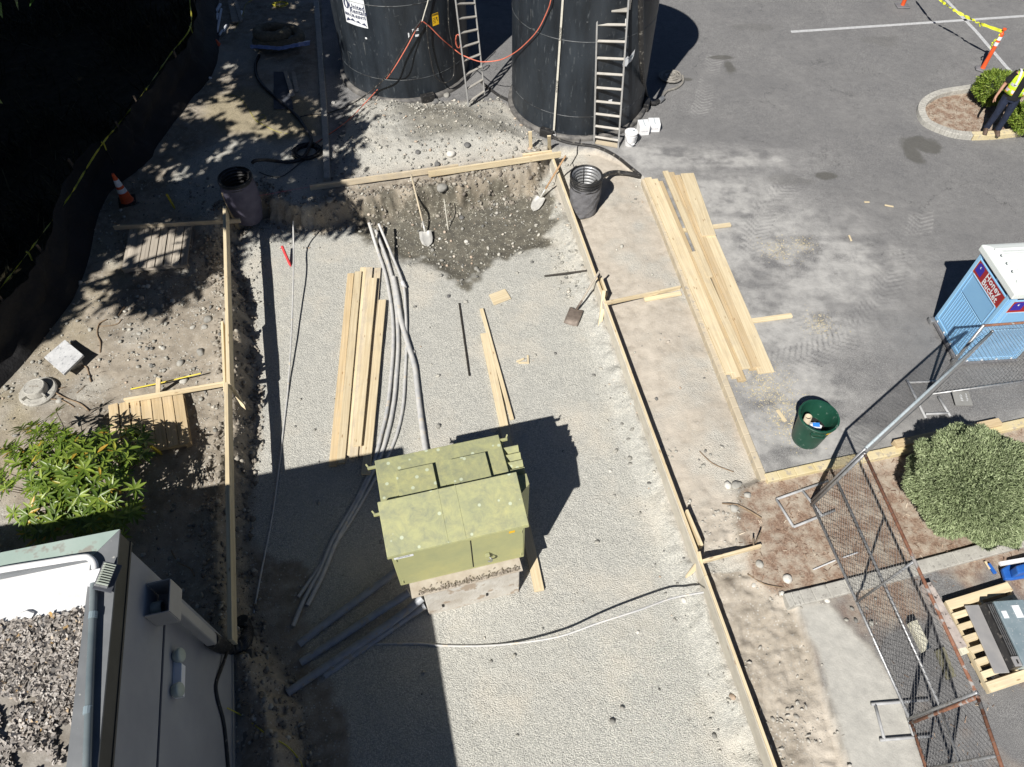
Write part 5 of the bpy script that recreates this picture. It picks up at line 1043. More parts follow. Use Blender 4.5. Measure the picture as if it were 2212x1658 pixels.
def small_tree():
    tx, ty = 9.7, 5.2; t = thing('tree', (tx, ty, -.05), 'small leafy tree beyond the right edge beside the round bush', 'tree')
    n = 900; g = []
    for (cx, cy, cz, r_) in ((9.0, 6.6, 2.5, .5), (8.6, 6.2, 3.1, .5), (9.4, 6.4, 3.0, .6), (8.9, 6.3, 2.0, .4), (9.2, 5.7, 3.4, .6), (8.6, 5.6, 2.6, .35)):
        v = rng.normal(size=(70, 3)); v /= np.linalg.norm(v, axis=1)[:, None]; g.append(np.array([cx, cy, cz]) + v * r_ * rng.uniform(.3, 1, (70, 1)))
    c = np.concatenate(g); c = c[~visible(c, .02)]; pos = np.repeat(c, 8, 0) + rng.normal(0, .06, (len(c) * 8, 3)); V, F = instance(LEAF_V * np.array([.07, .10, .08]), LEAF_F, pos, rng.uniform(.7, 1.3, (len(pos), 1)) * np.ones((1, 3)), rotmats(len(pos), 1.2))
    o = from_arrays('crown', V - np.array([tx, ty, -.05]), F, 'treeleaf'); o.parent = t
    b = MB(); b.tube([(tx, ty, -.1), (tx, ty + .1, 1.2), (tx + .1, ty + .4, 2.2), (tx + .3, ty + .7, 3.2)], [.06, .05, .04, .015], 8)
    for e in ((9.9, 6.7, 2.5), (9.6, 6.2, 3.1), (10.6, 6.4, 3.0), (10.3, 5.6, 3.6)): b.tube([(tx, ty + .1, 1.3), (tx * .5 + e[0] * .5, ty * .5 + e[1] * .5, 2.1), e], [.035, .025, .01], 6)
    b.build('trunk', 'trunk', t, True)
small_tree()
# ------------------------------------------------------------------ rhododendron
def rhodo():
    C = P(160, 1040, .75); base = P(258, 1085, -.03); t = thing('rhododendron_bush', base, 'large broad leaved bush with some yellow leaves beside the tan pallet and building', 'bush')
    whorls = []; tries = 0
    while len(whorls) < 300:
        u = random.uniform(-20, 335); v = random.uniform(885, 1172); x = (u - 160) / 175; y = (v - 1035) / 148
        rr = math.hypot(x, y)
        if rr > 1 + .12 * math.sin(math.atan2(y, x) * 7): continue
        if u > 245 and v > 1000 and random.random() < .8: continue
        if u < 45 and v < 960: continue
        if noise(np.array([u / 60.]), np.array([v / 60.]), 1, 7)[0] < -.22: continue
        z = .35 + .95 * math.sqrt(max(0, 1 - rr * rr * .85)) + random.uniform(-.30, .08); whorls.append(P(u, v, z))
    BV = np.array([(0, 0, 0), (.5, .42, .05), (.32, .85, -.04), (0, 1.12, -.14), (-.32, .85, -.04), (-.5, .42, .05), (0, .45, -.04)]) * np.array([.046, .150, .14]); BF = np.array([(0, 1, 6), (1, 2, 6), (2, 3, 6), (3, 4, 6), (4, 5, 6), (5, 0, 6)])
    pos = []; rot = []; sc = []
    for w_ in whorls:
        up = (w_ - C); up = Vector((up.x * .5, up.y * .5, abs(up.z) * .6 + .7)).normalized(); n = random.randint(6, 10); a0 = random.random() * 6; s_ = random.uniform(.75, 1.25); q = Vector((0, 0, 1)).rotation_difference(up)
        for k in range(n):
            a = a0 + k * 6.283 / n + random.uniform(-.15, .15); tilt = random.uniform(-.15, .55)
            m = q.to_matrix() @ Matrix.Rotation(a, 3, 'Z') @ Matrix.Rotation(tilt, 3, 'X'); rot.append(np.array(m)); pos.append(list(w_)); sc.append([s_ * random.uniform(.85, 1.1)] * 3)
    V, F = instance(BV, BF, np.array(pos), np.array(sc), np.array(rot)); o = from_arrays('leaves', V - np.array(base), F, 'rhodo'); o.parent = t
    b = MB()
    for k in range(9): a = k * .7 + .3; e = P(160 + 95 * math.cos(a), 1035 + 80 * math.sin(a), .7); b.tube([base, base.lerp(e, .5) + Vector((0, 0, -.05)), e], [.03, .022, .012], 6, smooth=4)
    for w_ in whorls[::2]:
        a = random.random() * 6; k = w_ + Vector(((C.x - w_.x) * .35, (C.y - w_.y) * .35, -.3)); b.tube([k, w_], [.008, .005], 5)
    b.build('branches', 'trunk', t, True)
rhodo()
# ------------------------------------------------------------------ clipped shrubs
def ball_shrub(C, rx, ry, rz, n, mat, label, name, sz, group=None, gapf=.25, wob=.07):
    t = thing(name, (C.x, C.y, 0), label, 'bush', group)
    v = rng.normal(size=(n, 3)); v /= np.linalg.norm(v, axis=1)[:, None]; v = v[v[:, 2] > -.75]; n = len(v)
    lump = 1 + wob * np.sin(v[:, 0] * 5 + 1) * np.cos(v[:, 1] * 6) + wob * .6 * np.sin(v[:, 2] * 11 + v[:, 0] * 9) + .03 * np.sin(v[:, 0] * 23) * np.sin(v[:, 1] * 21)
    dep = 1 - rng.random(n) ** 2 * .18; pos = v * (lump * dep)[:, None] * np.array([rx, ry, rz]) + np.array([C.x, C.y, C.z])
    D = v + rng.normal(0, .55, v.shape); BV = np.array([(-.16, 0, 0), (.16, 0, 0), (.10, .03, .6), (0, .0, 1), (-.10, -.03, .6)]); BF = np.array([(0, 1, 2, 4), (4, 2, 3, 3)])
    BV = np.array([(-.19, 0, 0), (.19, 0, 0), (.05, .05, 1), (-.05, -.05, 1)]); BF = np.array([(0, 1, 2, 3)])
    V, F = instance(BV * sz, BF, pos, rng.uniform(.6, 1.35, (n, 1)) * np.ones((1, 3)), orient(D)); o = from_arrays('foliage', V - np.array([C.x, C.y, 0]), F, mat); o.parent = t
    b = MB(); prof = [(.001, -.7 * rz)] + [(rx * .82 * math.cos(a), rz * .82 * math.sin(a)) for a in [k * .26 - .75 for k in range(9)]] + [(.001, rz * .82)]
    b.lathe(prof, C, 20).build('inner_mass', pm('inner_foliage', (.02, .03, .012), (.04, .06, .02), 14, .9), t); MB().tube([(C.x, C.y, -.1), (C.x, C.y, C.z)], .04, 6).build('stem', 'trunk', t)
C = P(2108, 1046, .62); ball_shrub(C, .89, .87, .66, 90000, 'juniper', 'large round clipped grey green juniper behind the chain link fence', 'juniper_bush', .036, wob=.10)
C = P(2150, 190, .42); ball_shrub(C, .42, .42, .36, 5000, 'shrub', 'bright green clipped shrub at the island tip behind the person', 'clipped_shrub', .07, 'shrubs on the kerbed island')
C = P(2222, 255, .38); ball_shrub(C, .36, .40, .30, 4000, 'shrub', 'bright green clipped shrub on the right of the person at the frame edge', 'clipped_shrub', .07, 'shrubs on the kerbed island')
# ------------------------------------------------------------------ silt fence, tape
def silt():
    pts = [P(x, y, -.05) for x, y in SILT]; base = pts[3]; t = thing('silt_fence', base, 'black fabric silt fence running along the dark weedy slope', 'fence'); sp = spline(pts, 14); vs = []; fs = []; m = 9
    for i, p in enumerate(sp):
        a = sp[max(i - 1, 0)]; c = sp[min(i + 1, len(sp) - 1)]; d = (c - a).normalized(); n = Vector((-d.y, d.x, 0)); n = n if n.x < 0 else -n
        for j in range(m + 1):
            k = j / m; w_ = .05 * math.sin(i * .45 + j) * math.sin(k * 3.1) + .03 * math.sin(i * 1.3) * k
            q = Vector((p.x, p.y, 0)) + n * (.10 * k * k + w_ + (.22 * (1 - k) ** 2 if k < .3 else 0) * -1); z = gz(q.x, q.y) if j == 0 else gz(p.x, p.y) + .82 * k + .03 * math.sin(i * .5)
            vs.append((q.x, q.y, z + .01))
            if i and j: f = i * (m + 1) + j; fs.append((f - m - 2, f - m - 1, f, f - 1))
    MB().add(vs, fs).build('fabric', 'silt', t, True)
    for i in range(4, len(sp), 16): p = sp[i]; g = gz(p.x, p.y); MB().beam((p.x - .12, p.y, g - .1), (p.x - .16, p.y, g + .95), .035, .035).build('post', 'trunk', t)
silt()
def tape(pts, wd, label, twist=3.0, name='barrier_tape', sag=.0, **k):
    sp = spline(pts, 10); vs = []; fs = []
    for i, p in enumerate(sp):
        a = sp[max(i - 1, 0)]; c = sp[min(i + 1, len(sp) - 1)]; d = (c - a).normalized(); s_ = d.cross(Vector((0, 0, 1))).normalized(); u = s_.cross(d); an = i * twist * .1 + math.sin(i * .7)
        o = s_ * math.cos(an) + u * math.sin(an); vs += [p + o * wd / 2, p - o * wd / 2]
        if i: fs.append((2 * i - 2, 2 * i - 1, 2 * i + 1, 2 * i))
    b = MB().add(vs, fs); return b
zt = .75
pts = [P(410, -60, zt), P(410, 0, zt), P(411, 60, zt + .1), P(370, 115, zt - .03), P(332, 170, zt - .03), P(297, 217, zt), P(255, 270, zt - .02), P(222, 310, zt + .05), P(188, 362, zt - .03), P(157, 414, zt), P(110, 480, zt - .03), P(60, 547, zt + .05), P(0, 624, zt), P(-60, 700, zt)]
tt_ = thing('barrier_tape', pts[4], 'dirty yellow barrier tape strung in front of the dark weedy slope', 'tape')
tape(pts, .035, '').build('tape', 'yellow', tt_)
for px in ((411, 60), (222, 310), (60, 547)):
    p = P(*px, zt + .05); MB().tube([p + Vector((-.02, 0, .03)), p + Vector((.02, 0, 0)), p + Vector((.03, -.05, -.14))], .014, 6).build('knot', 'yellow', tt_); 
for px in ((411, 58), (222, 308), (60, 545)):
    p = P(*px, zt + .05); g = gz(p.x, p.y); tag(MB().tube([(p.x, p.y, g - .2), (p.x, p.y, p.z + .05)], .012, 6).build('tape_stake', 'rebar', loc=p), {411: 'thin dark stake holding the barrier tape at its top corner', 222: 'thin dark stake holding the tape at mid length', 60: 'thin dark stake holding the tape near the left edge'}[px[0]], 'stake')
# weeds on the slope
def weeds():
    n = 26000; xs = rng.uniform(-16.4, -5.5, n); ys = rng.uniform(8.5, 23.3, n); d = sdist(xs, ys, VEG); k = d < -.25; xs, ys = xs[k], ys[k]; k = rng.random(len(xs)) < np.clip(.35 + fbm(xs, ys, 1.2, 63), .05, 1); xs, ys = xs[k], ys[k]
    pos = np.stack([xs, ys, height(xs, ys) - .02], 1); n = len(pos); BV = np.array([(-.012, 0, 0), (.012, 0, 0), (.008, .04, .22), (.01, .16, .38)]); BV = np.array([(-.012, 0, 0), (.012, 0, 0), (.006, .10, .3), (-.002, .13, .34)])
    V, F = instance(BV, np.array([(0, 1, 2, 3)]), pos, rng.uniform(.5, 1.6, (n, 1)) * np.ones((1, 3)), rotmats(n, .7)); tag(from_arrays('weeds', V, F, 'straw'), kind='stuff')
weeds()
# ------------------------------------------------------------------ chain link fence panels
def panel(A, B, At, Bt, label, rust=('galv', 'galv', 'galv'), mid=True, wire='wire'):
    t = thing('chain_link_fence', (A + B) / 2, label, 'fence panel', 'temporary chain link fence panels'); L = (B - A).length; h = (At - A).length; d = (B - A).normalized()
    def q(u, z): k = u / L; m = z / h; return A * (1 - k) * (1 - m) + B * k * (1 - m) + At * (1 - k) * m + Bt * k * m
    r = .021
    MB().tube([q(0, 0), q(L, 0)], r, 8).build('bottom_rail', rust[0], t, True); MB().tube([q(0, h), q(L, h)], r, 8).build('top_rail', rust[1], t, True)
    MB().tube([q(0, -.04), q(0, h + .02)], r * 1.05, 8).build('end_post', rust[2], t, True); MB().tube([q(L, -.04), q(L, h + .02)], r * 1.05, 8).build('end_post', rust[2], t, True)
    if mid:
        MB().tube([q(0, h * .5), q(L, h * .5)], r * .85, 8).build('middle_rail', 'galv', t, True); MB().tube([q(L / 2, 0), q(L / 2, h)], r * .85, 8).build('middle_post', 'galv', t, True)
    # woven wire: zigzag wires
    p = .078; n = int(L / p); V = []; F = []; wr = .0023; ny = int(h / (p / 1.0)); 
    N = d.cross(Vector((0, 0, 1)))
    for s_ in (-1, 1):
        k = -int(h / p) if s_ > 0 else 0; kmax = n if s_ > 0 else n + int(h / p)
        for i in range(k, kmax + 1):
            u0 = i * p; a0, z0, a1, z1 = u0, 0., u0 + s_ * h, h
            if s_ > 0:
                if a0 < 0: z0 = -a0; a0 = 0.
                if a1 > L: z1 = h - (a1 - L); a1 = L
            else:
                if a0 > L: z0 = a0 - L; a0 = L
                if a1 < 0: z1 = h + a1; a1 = 0.
            if z1 - z0 < .02: continue
            P0, P1 = q(a0, z0) + N * .004 * s_, q(a1, z1) + N * .004 * s_; dd = (P1 - P0).normalized(); o1 = N; o2 = dd.cross(N)
            b0 = len(V)
            for c in (P0, P1):
                for a in (0, 2.094, 4.189): V.append(c + (o1 * math.cos(a) + o2 * math.sin(a)) * wr)
            for a in range(3): F.append((b0 + a, b0 + (a + 1) % 3, b0 + 3 + (a + 1) % 3, b0 + 3 + a))
    MB().add(V, F).build('wire_mesh', wire, t)
    # wire ties wrapped on the rails
    b = MB()
    for i in range(int(L / .12)):
        for z in (0, h): c = q(.06 + i * .12, z); b.tube([c + d * -.008 + Vector((0, 0, .024)), c + N * .026, c + d * .008 - Vector((0, 0, .024))], .003, 4, cap=False)
    tag(b.build('wire_ties', wire, t), kind='stuff'); return t
hF = 1.68
A = P(1754, 1085, .06); At = P(1866, 975, hF); B = P(2005, 857, .06); Bt = P(2143, 717, hF); C_ = P(1965, 1553, .06); Ct = P(2108, 1497, hF)
e1 = Vector((.02, .03, 0)); e2 = Vector((0, -.04, 0))
panel(A + e1, B, At + e1, Bt, 'chain link fence seen almost edge on, from the kerb corner to the toilet', ('galv', 'bluetube', 'galv'), mid=False)
panel(A + e2, C_, At + e2, Ct, 'chain link fence panel with a rusty top rail across the mulch bed', ('galv', 'rust', 'galv'))
panel(P(2003, 853, .06), P(2330, 808, .06), P(2124, 704, hF), P(2390, 684, hF), 'chain link fence panel standing in front of the portable toilet', ('galv', 'rust', 'galv'), mid=False)
panel(P(1969, 1562, .06), P(2036, 1770, .06), P(2112, 1506, hF), P(2203, 1770, hF), 'chain link fence panel with rusty rails at the lower right corner', ('rust', 'rust', 'rust'))
def base_frame(tubes, label):
    c = P(*tubes[0][0]); t = thing('fence_base', (c.x, c.y, 0), label, 'fence base', 'tube bases of the fence panels')
    for a, b_ in tubes: pa, pb = G(*a, .03), G(*b_, .03); MB().tube([pa, pb], .021, 8).build('tube', 'tubegrey', t, True)
base_frame([((1677, 1079), (1789, 1039)), ((1714, 1139), (1803, 1103)), ((1677, 1079), (1714, 1139)), ((1733, 1060), (1776, 1115))], 'tube frame base at the fence corner on the mulch')
base_frame([((1959, 822), (2000, 904)), ((2027, 858), (2053, 900)), ((1961, 827), (2030, 824)), ((2000, 895), (2048, 893))], 'tube frame base beside the board on the asphalt near the toilet')
base_frame([((1890, 1521), (1911, 1601)), ((1956, 1533), (1975, 1596)), ((1882, 1522), (2005, 1512)), ((1901, 1599), (2012, 1590))], 'tube frame base on the pale concrete at the lower right')
# ------------------------------------------------------------------ portable toilet
def potty():
    A0, B0 = P(2018, 687, .10), P(2072, 783, .10); u = (A0 - B0); W_ = u.length; u.normalize(); v = Vector((u.y, -u.x, 0)); v = v if v.x > 0 else -v
    # align v with the observed front edge
    h = 1.80; t = thing('portable_toilet', ((A0 + B0) / 2).xyz, 'pale blue portable toilet with a white roof and a red company sign on its side', 'portable toilet')
    def q(a, b_, z): return B0 + u * a + v * b_ + Vector((0, 0, z - .10))
    an = math.atan2(u.y, u.x); D = W_
    MB().box(q(W_ / 2, D / 2, .06), W_ + .05, D + .05, .07, an).build('skid_base', 'fabric', t, bev=.01)
    for a in (.03, W_ - .03): MB().box(q(a, -.05, .06), .12, .08, .09, an).build('skid_lug', 'galv', t, bev=.015)
    MB().prism([q(0, 0, 0), q(W_, 0, 0), q(W_, D, 0), q(0, D, 0)], .10, h).build('cabin', 'blue', t, bev=.012)
    def onface(face):
        if face == 'side': return lambda a, z, o: q(a, -o, z)
        return lambda a, z, o: q(-o, a, z)
    def pnl(f, a0, a1, z0, z1, o0, o1, name, mat, par, b=None):
        b = b or MB(); c = [f(a0, z0, o0), f(a1, z0, o0), f(a1, z0, o1), f(a0, z0, o1), f(a0, z1, o0), f(a1, z1, o0), f(a1, z1, o1), f(a0, z1, o1)]; return b.hexa(c).build(name, mat, par, bev=.003)
    for face in ('side', 'front'):
        f = onface(face); wd = W_
        for a0, a1 in ((.02, .09), (wd - .09, wd - .02)): pnl(f, a0, a1, .18, h - .04, -.002, .014, 'corner_strip', 'blue2', t)
        pnl(f, .11, wd - .11, .16, .20, -.001, .010, 'bottom_rib', 'blue2', t)
        for a0, a1 in ((.15, .165), (wd - .165, wd - .15)): pnl(f, a0, a1, .24, .94, -.001, .010, 'panel_edge', 'blue2', t)
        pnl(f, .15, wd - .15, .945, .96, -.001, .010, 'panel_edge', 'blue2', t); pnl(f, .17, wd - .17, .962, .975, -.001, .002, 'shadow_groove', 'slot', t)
        if face == 'side':
            for k in range(12): a = .20 + k * (wd - .40) / 11; pnl(f, a - .006, a + .006, .25, .93, -.001, .009, 'rib', 'blue2', t)
        pnl(f, .14, wd - .14, 1.375, 1.395, -.001, .014, 'panel_edge', 'blue2', t)
        for a0 in (.13, wd - .155): pnl(f, a0, a0 + .02, .99, 1.37, -.001, .010, 'panel_edge', 'blue2', t)
        for k in range(4): c = f(.12 + k * (wd - .24) / 3, .135, .006); MB().lathe([(.022, 0), (.015, .008), (.001, .01)], c, 10, axis=(c - f(.12 + k * (wd - .24) / 3, .135, 0))).build('rivet', 'label', t)
        for a0, a1 in ((.12, wd * .40), (wd * .45, wd * .88)): pnl(f, a0, a1, h - .115, h - .075, -.001, .004, 'vent_slot', 'slot', t)
        pnl(f, .10, wd - .08, h - .15, h - .125, -.001, .012, 'vent_frame', 'blue2', t)
        # sign: reads left to right seen from outside
        if face == 'side': X = lambda x, y, o: f(wd / 2 - x + .0, 1.53 + y, o)
        else: X = lambda x, y, o: f(wd / 2 + x, 1.53 + y, o)
        sw, sh = .86, .27
        def rect(x0, y0, x1, y1, o, mat, name, par): return MB().add([X(x0, y0, o), X(x1, y0, o), X(x1, y1, o), X(x0, y1, o)], [(0, 1, 2, 3)]).build(name, mat, par)
        sg = rect(-sw / 2, -sh / 2, sw / 2, sh / 2, .006, 'signor', 'company_sign', t); rect(-sw / 2 + .012, -sh / 2 + .012, sw / 2 - .012, sh / 2 - .012, .008, 'signred', 'sign_field', sg)
        ou = [(-.40, -.08), (-.22, -.08), (-.22, .07), (-.26, .105), (-.36, .105), (-.40, .07)]; MB().add([X(x, y, .010) for x, y in ou], [tuple(range(6))]).build('sign_outhouse', 'signblue', sg)
        mo = [(-.31 + .022 * math.cos(a), .045 + .022 * math.sin(a)) for a in [k * .4 + .9 for k in range(11)]] + [(-.302 + .013 * math.cos(a), .052 + .013 * math.sin(a)) for a in [4.9 - k * .4 for k in range(10)]]
        MB().add([X(x, y, .012) for x, y in mo], [tuple(range(len(mo)))]).build('sign_moon', 'label', sg)
        for s_, x, y in (("Honey", .09, .058), ("Bucket", .10, -.062)):
            vs, fc = text_mesh(s_, .15, bold=.0035); b = MB(); put(b, vs, fc, lambda w__: X(w__.x * 1.05 + x, w__.y + y, .011)); b.build('sign_word', 'label', sg)
    # roof: overhanging translucent cap with raised ridges
    o = .045; b = MB(); z0, z1, z2 = h - .045, h + .07, h + .17
    lo = [q(-o, -o, 0), q(W_ + o, -o, 0), q(W_ + o, D + o, 0), q(-o, D + o, 0)]; mi = [q(.02, .02, 0), q(W_ - .02, .02, 0), q(W_ - .02, D - .02, 0), q(.02, D - .02, 0)]; tp = [q(.25, .12, 0), q(W_ - .25, .12, 0), q(W_ - .25, D - .12, 0), q(.25, D - .12, 0)]
    vs = [(p.x, p.y, z0) for p in lo] + [(p.x, p.y, z1) for p in lo] + [(p.x, p.y, z1 + .03) for p in mi] + [(p.x, p.y, z2) for p in tp]
    fs = [(3, 2, 1, 0)] + [(r * 4 + k, r * 4 + (k + 1) % 4, r * 4 + 4 + (k + 1) % 4, r * 4 + 4 + k) for r in range(3) for k in range(4)] + [(12, 13, 14, 15)]
    rf = b.add(vs, fs).build('roof', 'roofw', t, bev=.015)
    for k in range(5): a = .16 + k * (W_ - .32) / 4; MB().beam(q(a, .04, z1 + .02 + (.1 if .2 < a < W_ - .2 else .05)), q(a, D - .04, z1 + .02 + (.1 if .2 < a < W_ - .2 else .05)), .05, .05).build('roof_rib', 'roofw', rf, bev=.02)
    MB().lathe([(.05, 0), (.05, .22), (.07, .23), (.07, .27), (.001, .28)], q(W_ * .3, D * .8, z1 + .02), 14).build('vent_stack', 'roofw', rf, True)
potty()
# ------------------------------------------------------------------ green trash can
def can():
    b0 = P(1739, 948, .0); zt = stand((1739, 948), (1767, 898), 0); rt = P(1766.5 + 40, 898, zt).x - P(1766.5, 898, zt).x; c = Vector((b0.x, b0.y, .01)); print('can', zt, rt)
    t = thing('trash_can', c, 'dark green round trash can without a lid, holding rubbish', 'trash can'); rb = rt * .78
    def rr(k): return rb + (rt - rb) * k
    fl = lambda a, z: 1 - .02 * (abs(math.sin(a * 4)) < .12)
    MB().lathe([(.001, 0), (rb * .95, 0), (rb, .02)] + [(rr(k / 8), zt * k / 8) for k in range(1, 8)] + [(rt, zt - .06), (rt + .02, zt - .05), (rt + .028, zt - .01), (rt + .02, zt), (rt - .005, zt), (rt - .012, zt - .05)] + [(rr(k / 8) - .014, zt * k / 8) for k in range(7, 0, -1)] + [(.001, .05)], c, 64, fn=fl).build('barrel', 'gcan', t, 2)
    for a in (-1.75, 1.4): n = Vector((math.cos(a), math.sin(a), 0)); s_ = Vector((-n.y, n.x, 0)); e = c + n * (rt - .01) + Vector((0, 0, zt - .12)); MB().tube([e - s_ * .10, e - s_ * .09 + n * .045 - Vector((0, 0, .02)), e + s_ * .09 + n * .045 - Vector((0, 0, .02)), e + s_ * .10], .014, 8).build('handle', 'gcan', t, True); MB().box(e - Vector((0, 0, .02)), .02, .22, .07, a).build('handle_recess', 'gcan', t, bev=.005)
    a = -1.05; b = MB(); vs = []; fs = []
    for i in range(7): aa = a - .28 + i * .09; vs += [c + Vector((math.cos(aa) * (rt + .003), math.sin(aa) * (rt + .003), zt - .12)), c + Vector((math.cos(aa) * (rt + .006), math.sin(aa) * (rt + .006), zt - .065))]
    for i in range(6): fs.append((2 * i, 2 * i + 2, 2 * i + 3, 2 * i + 1))
    b.add(vs, fs).build('sticker', 'signyel', t)
    MB().lathe([(rt * .86, zt * .42), (.001, zt * .44)], c, 24).build('rubbish_fill', 'dark', t)
    e = c + Vector((-.13, -.02, zt * .42)); tag(MB().lathe([(.055, 0), (.055, .40), (.045, .40), (.045, .02)], e, 20, axis=(-.12, .0, 1)).build('cardboard_tube', 'dustwood', None, True, loc=e), 'cardboard tube standing inside the green trash can', 'tube')
    e = c + Vector((.02, -.02, zt * .56)); v = [(e.x + p[0] * .13, e.y + p[1] * .10, e.z + p[2] * .07) for p in ICO_V]; tag(MB().add(v, [tuple(f) for f in ICO_F]).build('plastic_bag', 'label', None, loc=e), 'crumpled clear and blue plastic bag inside the green trash can', 'bag')
    MB().add([(e.x - .06, e.y - .04, e.z + .075), (e.x + .05, e.y - .05, e.z + .075), (e.x + .06, e.y + .03, e.z + .078), (e.x - .05, e.y + .03, e.z + .078)], [(0, 1, 2, 3)]).build('blue_print', pm('bag_blue', (.03, .22, .72)), bpy.data.objects['plastic_bag'])
can()
# ------------------------------------------------------------------ pallets
def pallet(TLp, TRp, BLp, zt, n, wfrac, label, mat, gaps=None, BRp=None, th=.12):
    TL_, TR_, BL_ = (P(*x, zt) for x in (TLp, TRp, BLp)); ux = TR_ - TL_; W_ = ux.length; ux.normalize(); uy = BL_ - TL_; H_ = uy.length; uy.normalize()
    t = thing('pallet', TL_ - Vector((0, 0, th)), label, 'pallet', 'timber pallets'); q = lambda a, b_, z: TL_ + ux * a + uy * b_ + Vector((0, 0, z))
    for k in range(3): y = .03 + k * (H_ - .06) / 2; MB().beam(q(0, y, -.065), q(W_, y, -.065), .04, .085, off=k * 3).build('stringer', mat, t, bev=.003)
    for k in range(n):
        c = (k + .5) / n * W_; w_ = W_ / n * wfrac * (random.uniform(.9, 1.06)); MB().beam(q(c, -.01, -.010), q(c + random.uniform(-.006, .006), H_ + .01, -.010), w_, .02, off=random.uniform(0, 30)).build('slat', mat, t, bev=.002)
    for k in (0, .5, 1): c = .05 + k * (W_ - .1); MB().beam(q(c, 0, -.115), q(c, H_, -.115), .09, .015).build('bottom_board', mat, t)
    return t
pallet((280, 493), (416, 484), (262, 581), .10, 8, .93, 'weathered grey pallet lying flat in dappled shade', 'oldwood')
pallet((232, 876), (395, 850), (240, 985), .12, 7, .88, 'tan pallet partly covered by the broad leaved bush', 'wood2')
def pallet2():        # right pallet: slats run along the short side
    zt = .14; a, b_, c = P(2044, 1299, zt), P(2186, 1255, zt), P(2141, 1496, zt); uy = (b_ - a); W_ = 1.02; uy.normalize(); ux = (c - a); H_ = ux.length; ux.normalize()
    t = thing('pallet', a - Vector((0, 0, zt)), 'fresh pallet at the right edge carrying a sheet metal unit', 'pallet', 'timber pallets'); q = lambda s_, v, z: a + ux * s_ + uy * v + Vector((0, 0, z))
    for k in range(3): v = .02 + k * (W_ - .04) / 2; MB().beam(q(0, v, -.065), q(H_, v, -.065), .04, .085, off=k * 2).build('stringer', 'wood', t, bev=.003)
    for k in range(8): s_ = .06 + k * (H_ - .12) / 7; MB().beam(q(s_, 0, -.01), q(s_, W_, -.01), .13 if k in (0, 7) else .085, .018, off=k * 5).build('slat', 'wood', t, bev=.002)
    for k in range(5): s_ = .10 + k * (H_ - .2) / 4; MB().beam(q(s_, 0, -.115), q(s_, W_, -.115), .09, .015, off=k * 7).build('bottom_board', 'wood2', t)
    # sheet metal unit
    zu = .16; u = thing('metal_unit', q(.6, .6, zu - zt), 'grey blue sheet metal heating unit with a black grille lying on the fresh pallet', 'metal unit')
    hz = .36; f = lambda px, z=hz: P(*px, z)
    A1, A2 = f((2131, 1300)), f((2175, 1273)); B1 = f((2196, 1440)); d = (B1 - A1).normalized(); w_ = (A2 - A1); w_ = (w_ - d * w_.dot(d)).normalized(); Lu = (B1 - A1).length
    r_ = lambda s_, v, z: Vector((A1.x, A1.y, 0)) + d * s_ + w_ * v + Vector((0, 0, z)); wu = .52
    MB().prism([r_(.0, .10, 0), r_(Lu, .10, 0), r_(Lu, wu, 0), r_(0, wu, 0)], zu, hz).build('housing', 'hvac', u, bev=.01)
    MB().prism([r_(.0, .0, 0), r_(Lu, .0, 0), r_(Lu, .099, 0), r_(0, .099, 0)], zu, hz - .04).build('grille_bed', 'blackp', u)
    for k in range(7): v = .012 + k * .0135; MB().beam(r_(.03, v, hz - .035), r_(Lu - .14, v, hz - .035), .005, .02).build('grille_bar', 'galv' if k % 2 else 'blackp', u)
    MB().prism([r_(Lu - .13, .002, 0), r_(Lu - .005, .002, 0), r_(Lu - .005, .095, 0), r_(Lu - .13, .095, 0)], hz - .04, hz - .015).build('control_box', 'hvac2', u, bev=.004); MB().box(r_(Lu - .06, .05, hz - .012), .05, .02, .008, math.atan2(d.y, d.x)).build('switch', 'dark', u)
    MB().prism([r_(-.02, -.20, 0), r_(Lu + .03, -.20, 0), r_(Lu + .03, -.002, 0), r_(-.02, -.002, 0)], zu, zu + .02).build('flange', 'hvac2', u, bev=.004)
    for s_, v, a1, b1 in ((.16, .36, .17, .10), (.19, .17, .10, .07), (.55, .42, .16, .05), (.80, .28, .07, .04)): MB().box(r_(s_, v, hz + .003), a1, b1, .004, math.atan2(d.y, d.x)).build('paper_label', 'label', u)
pallet2()
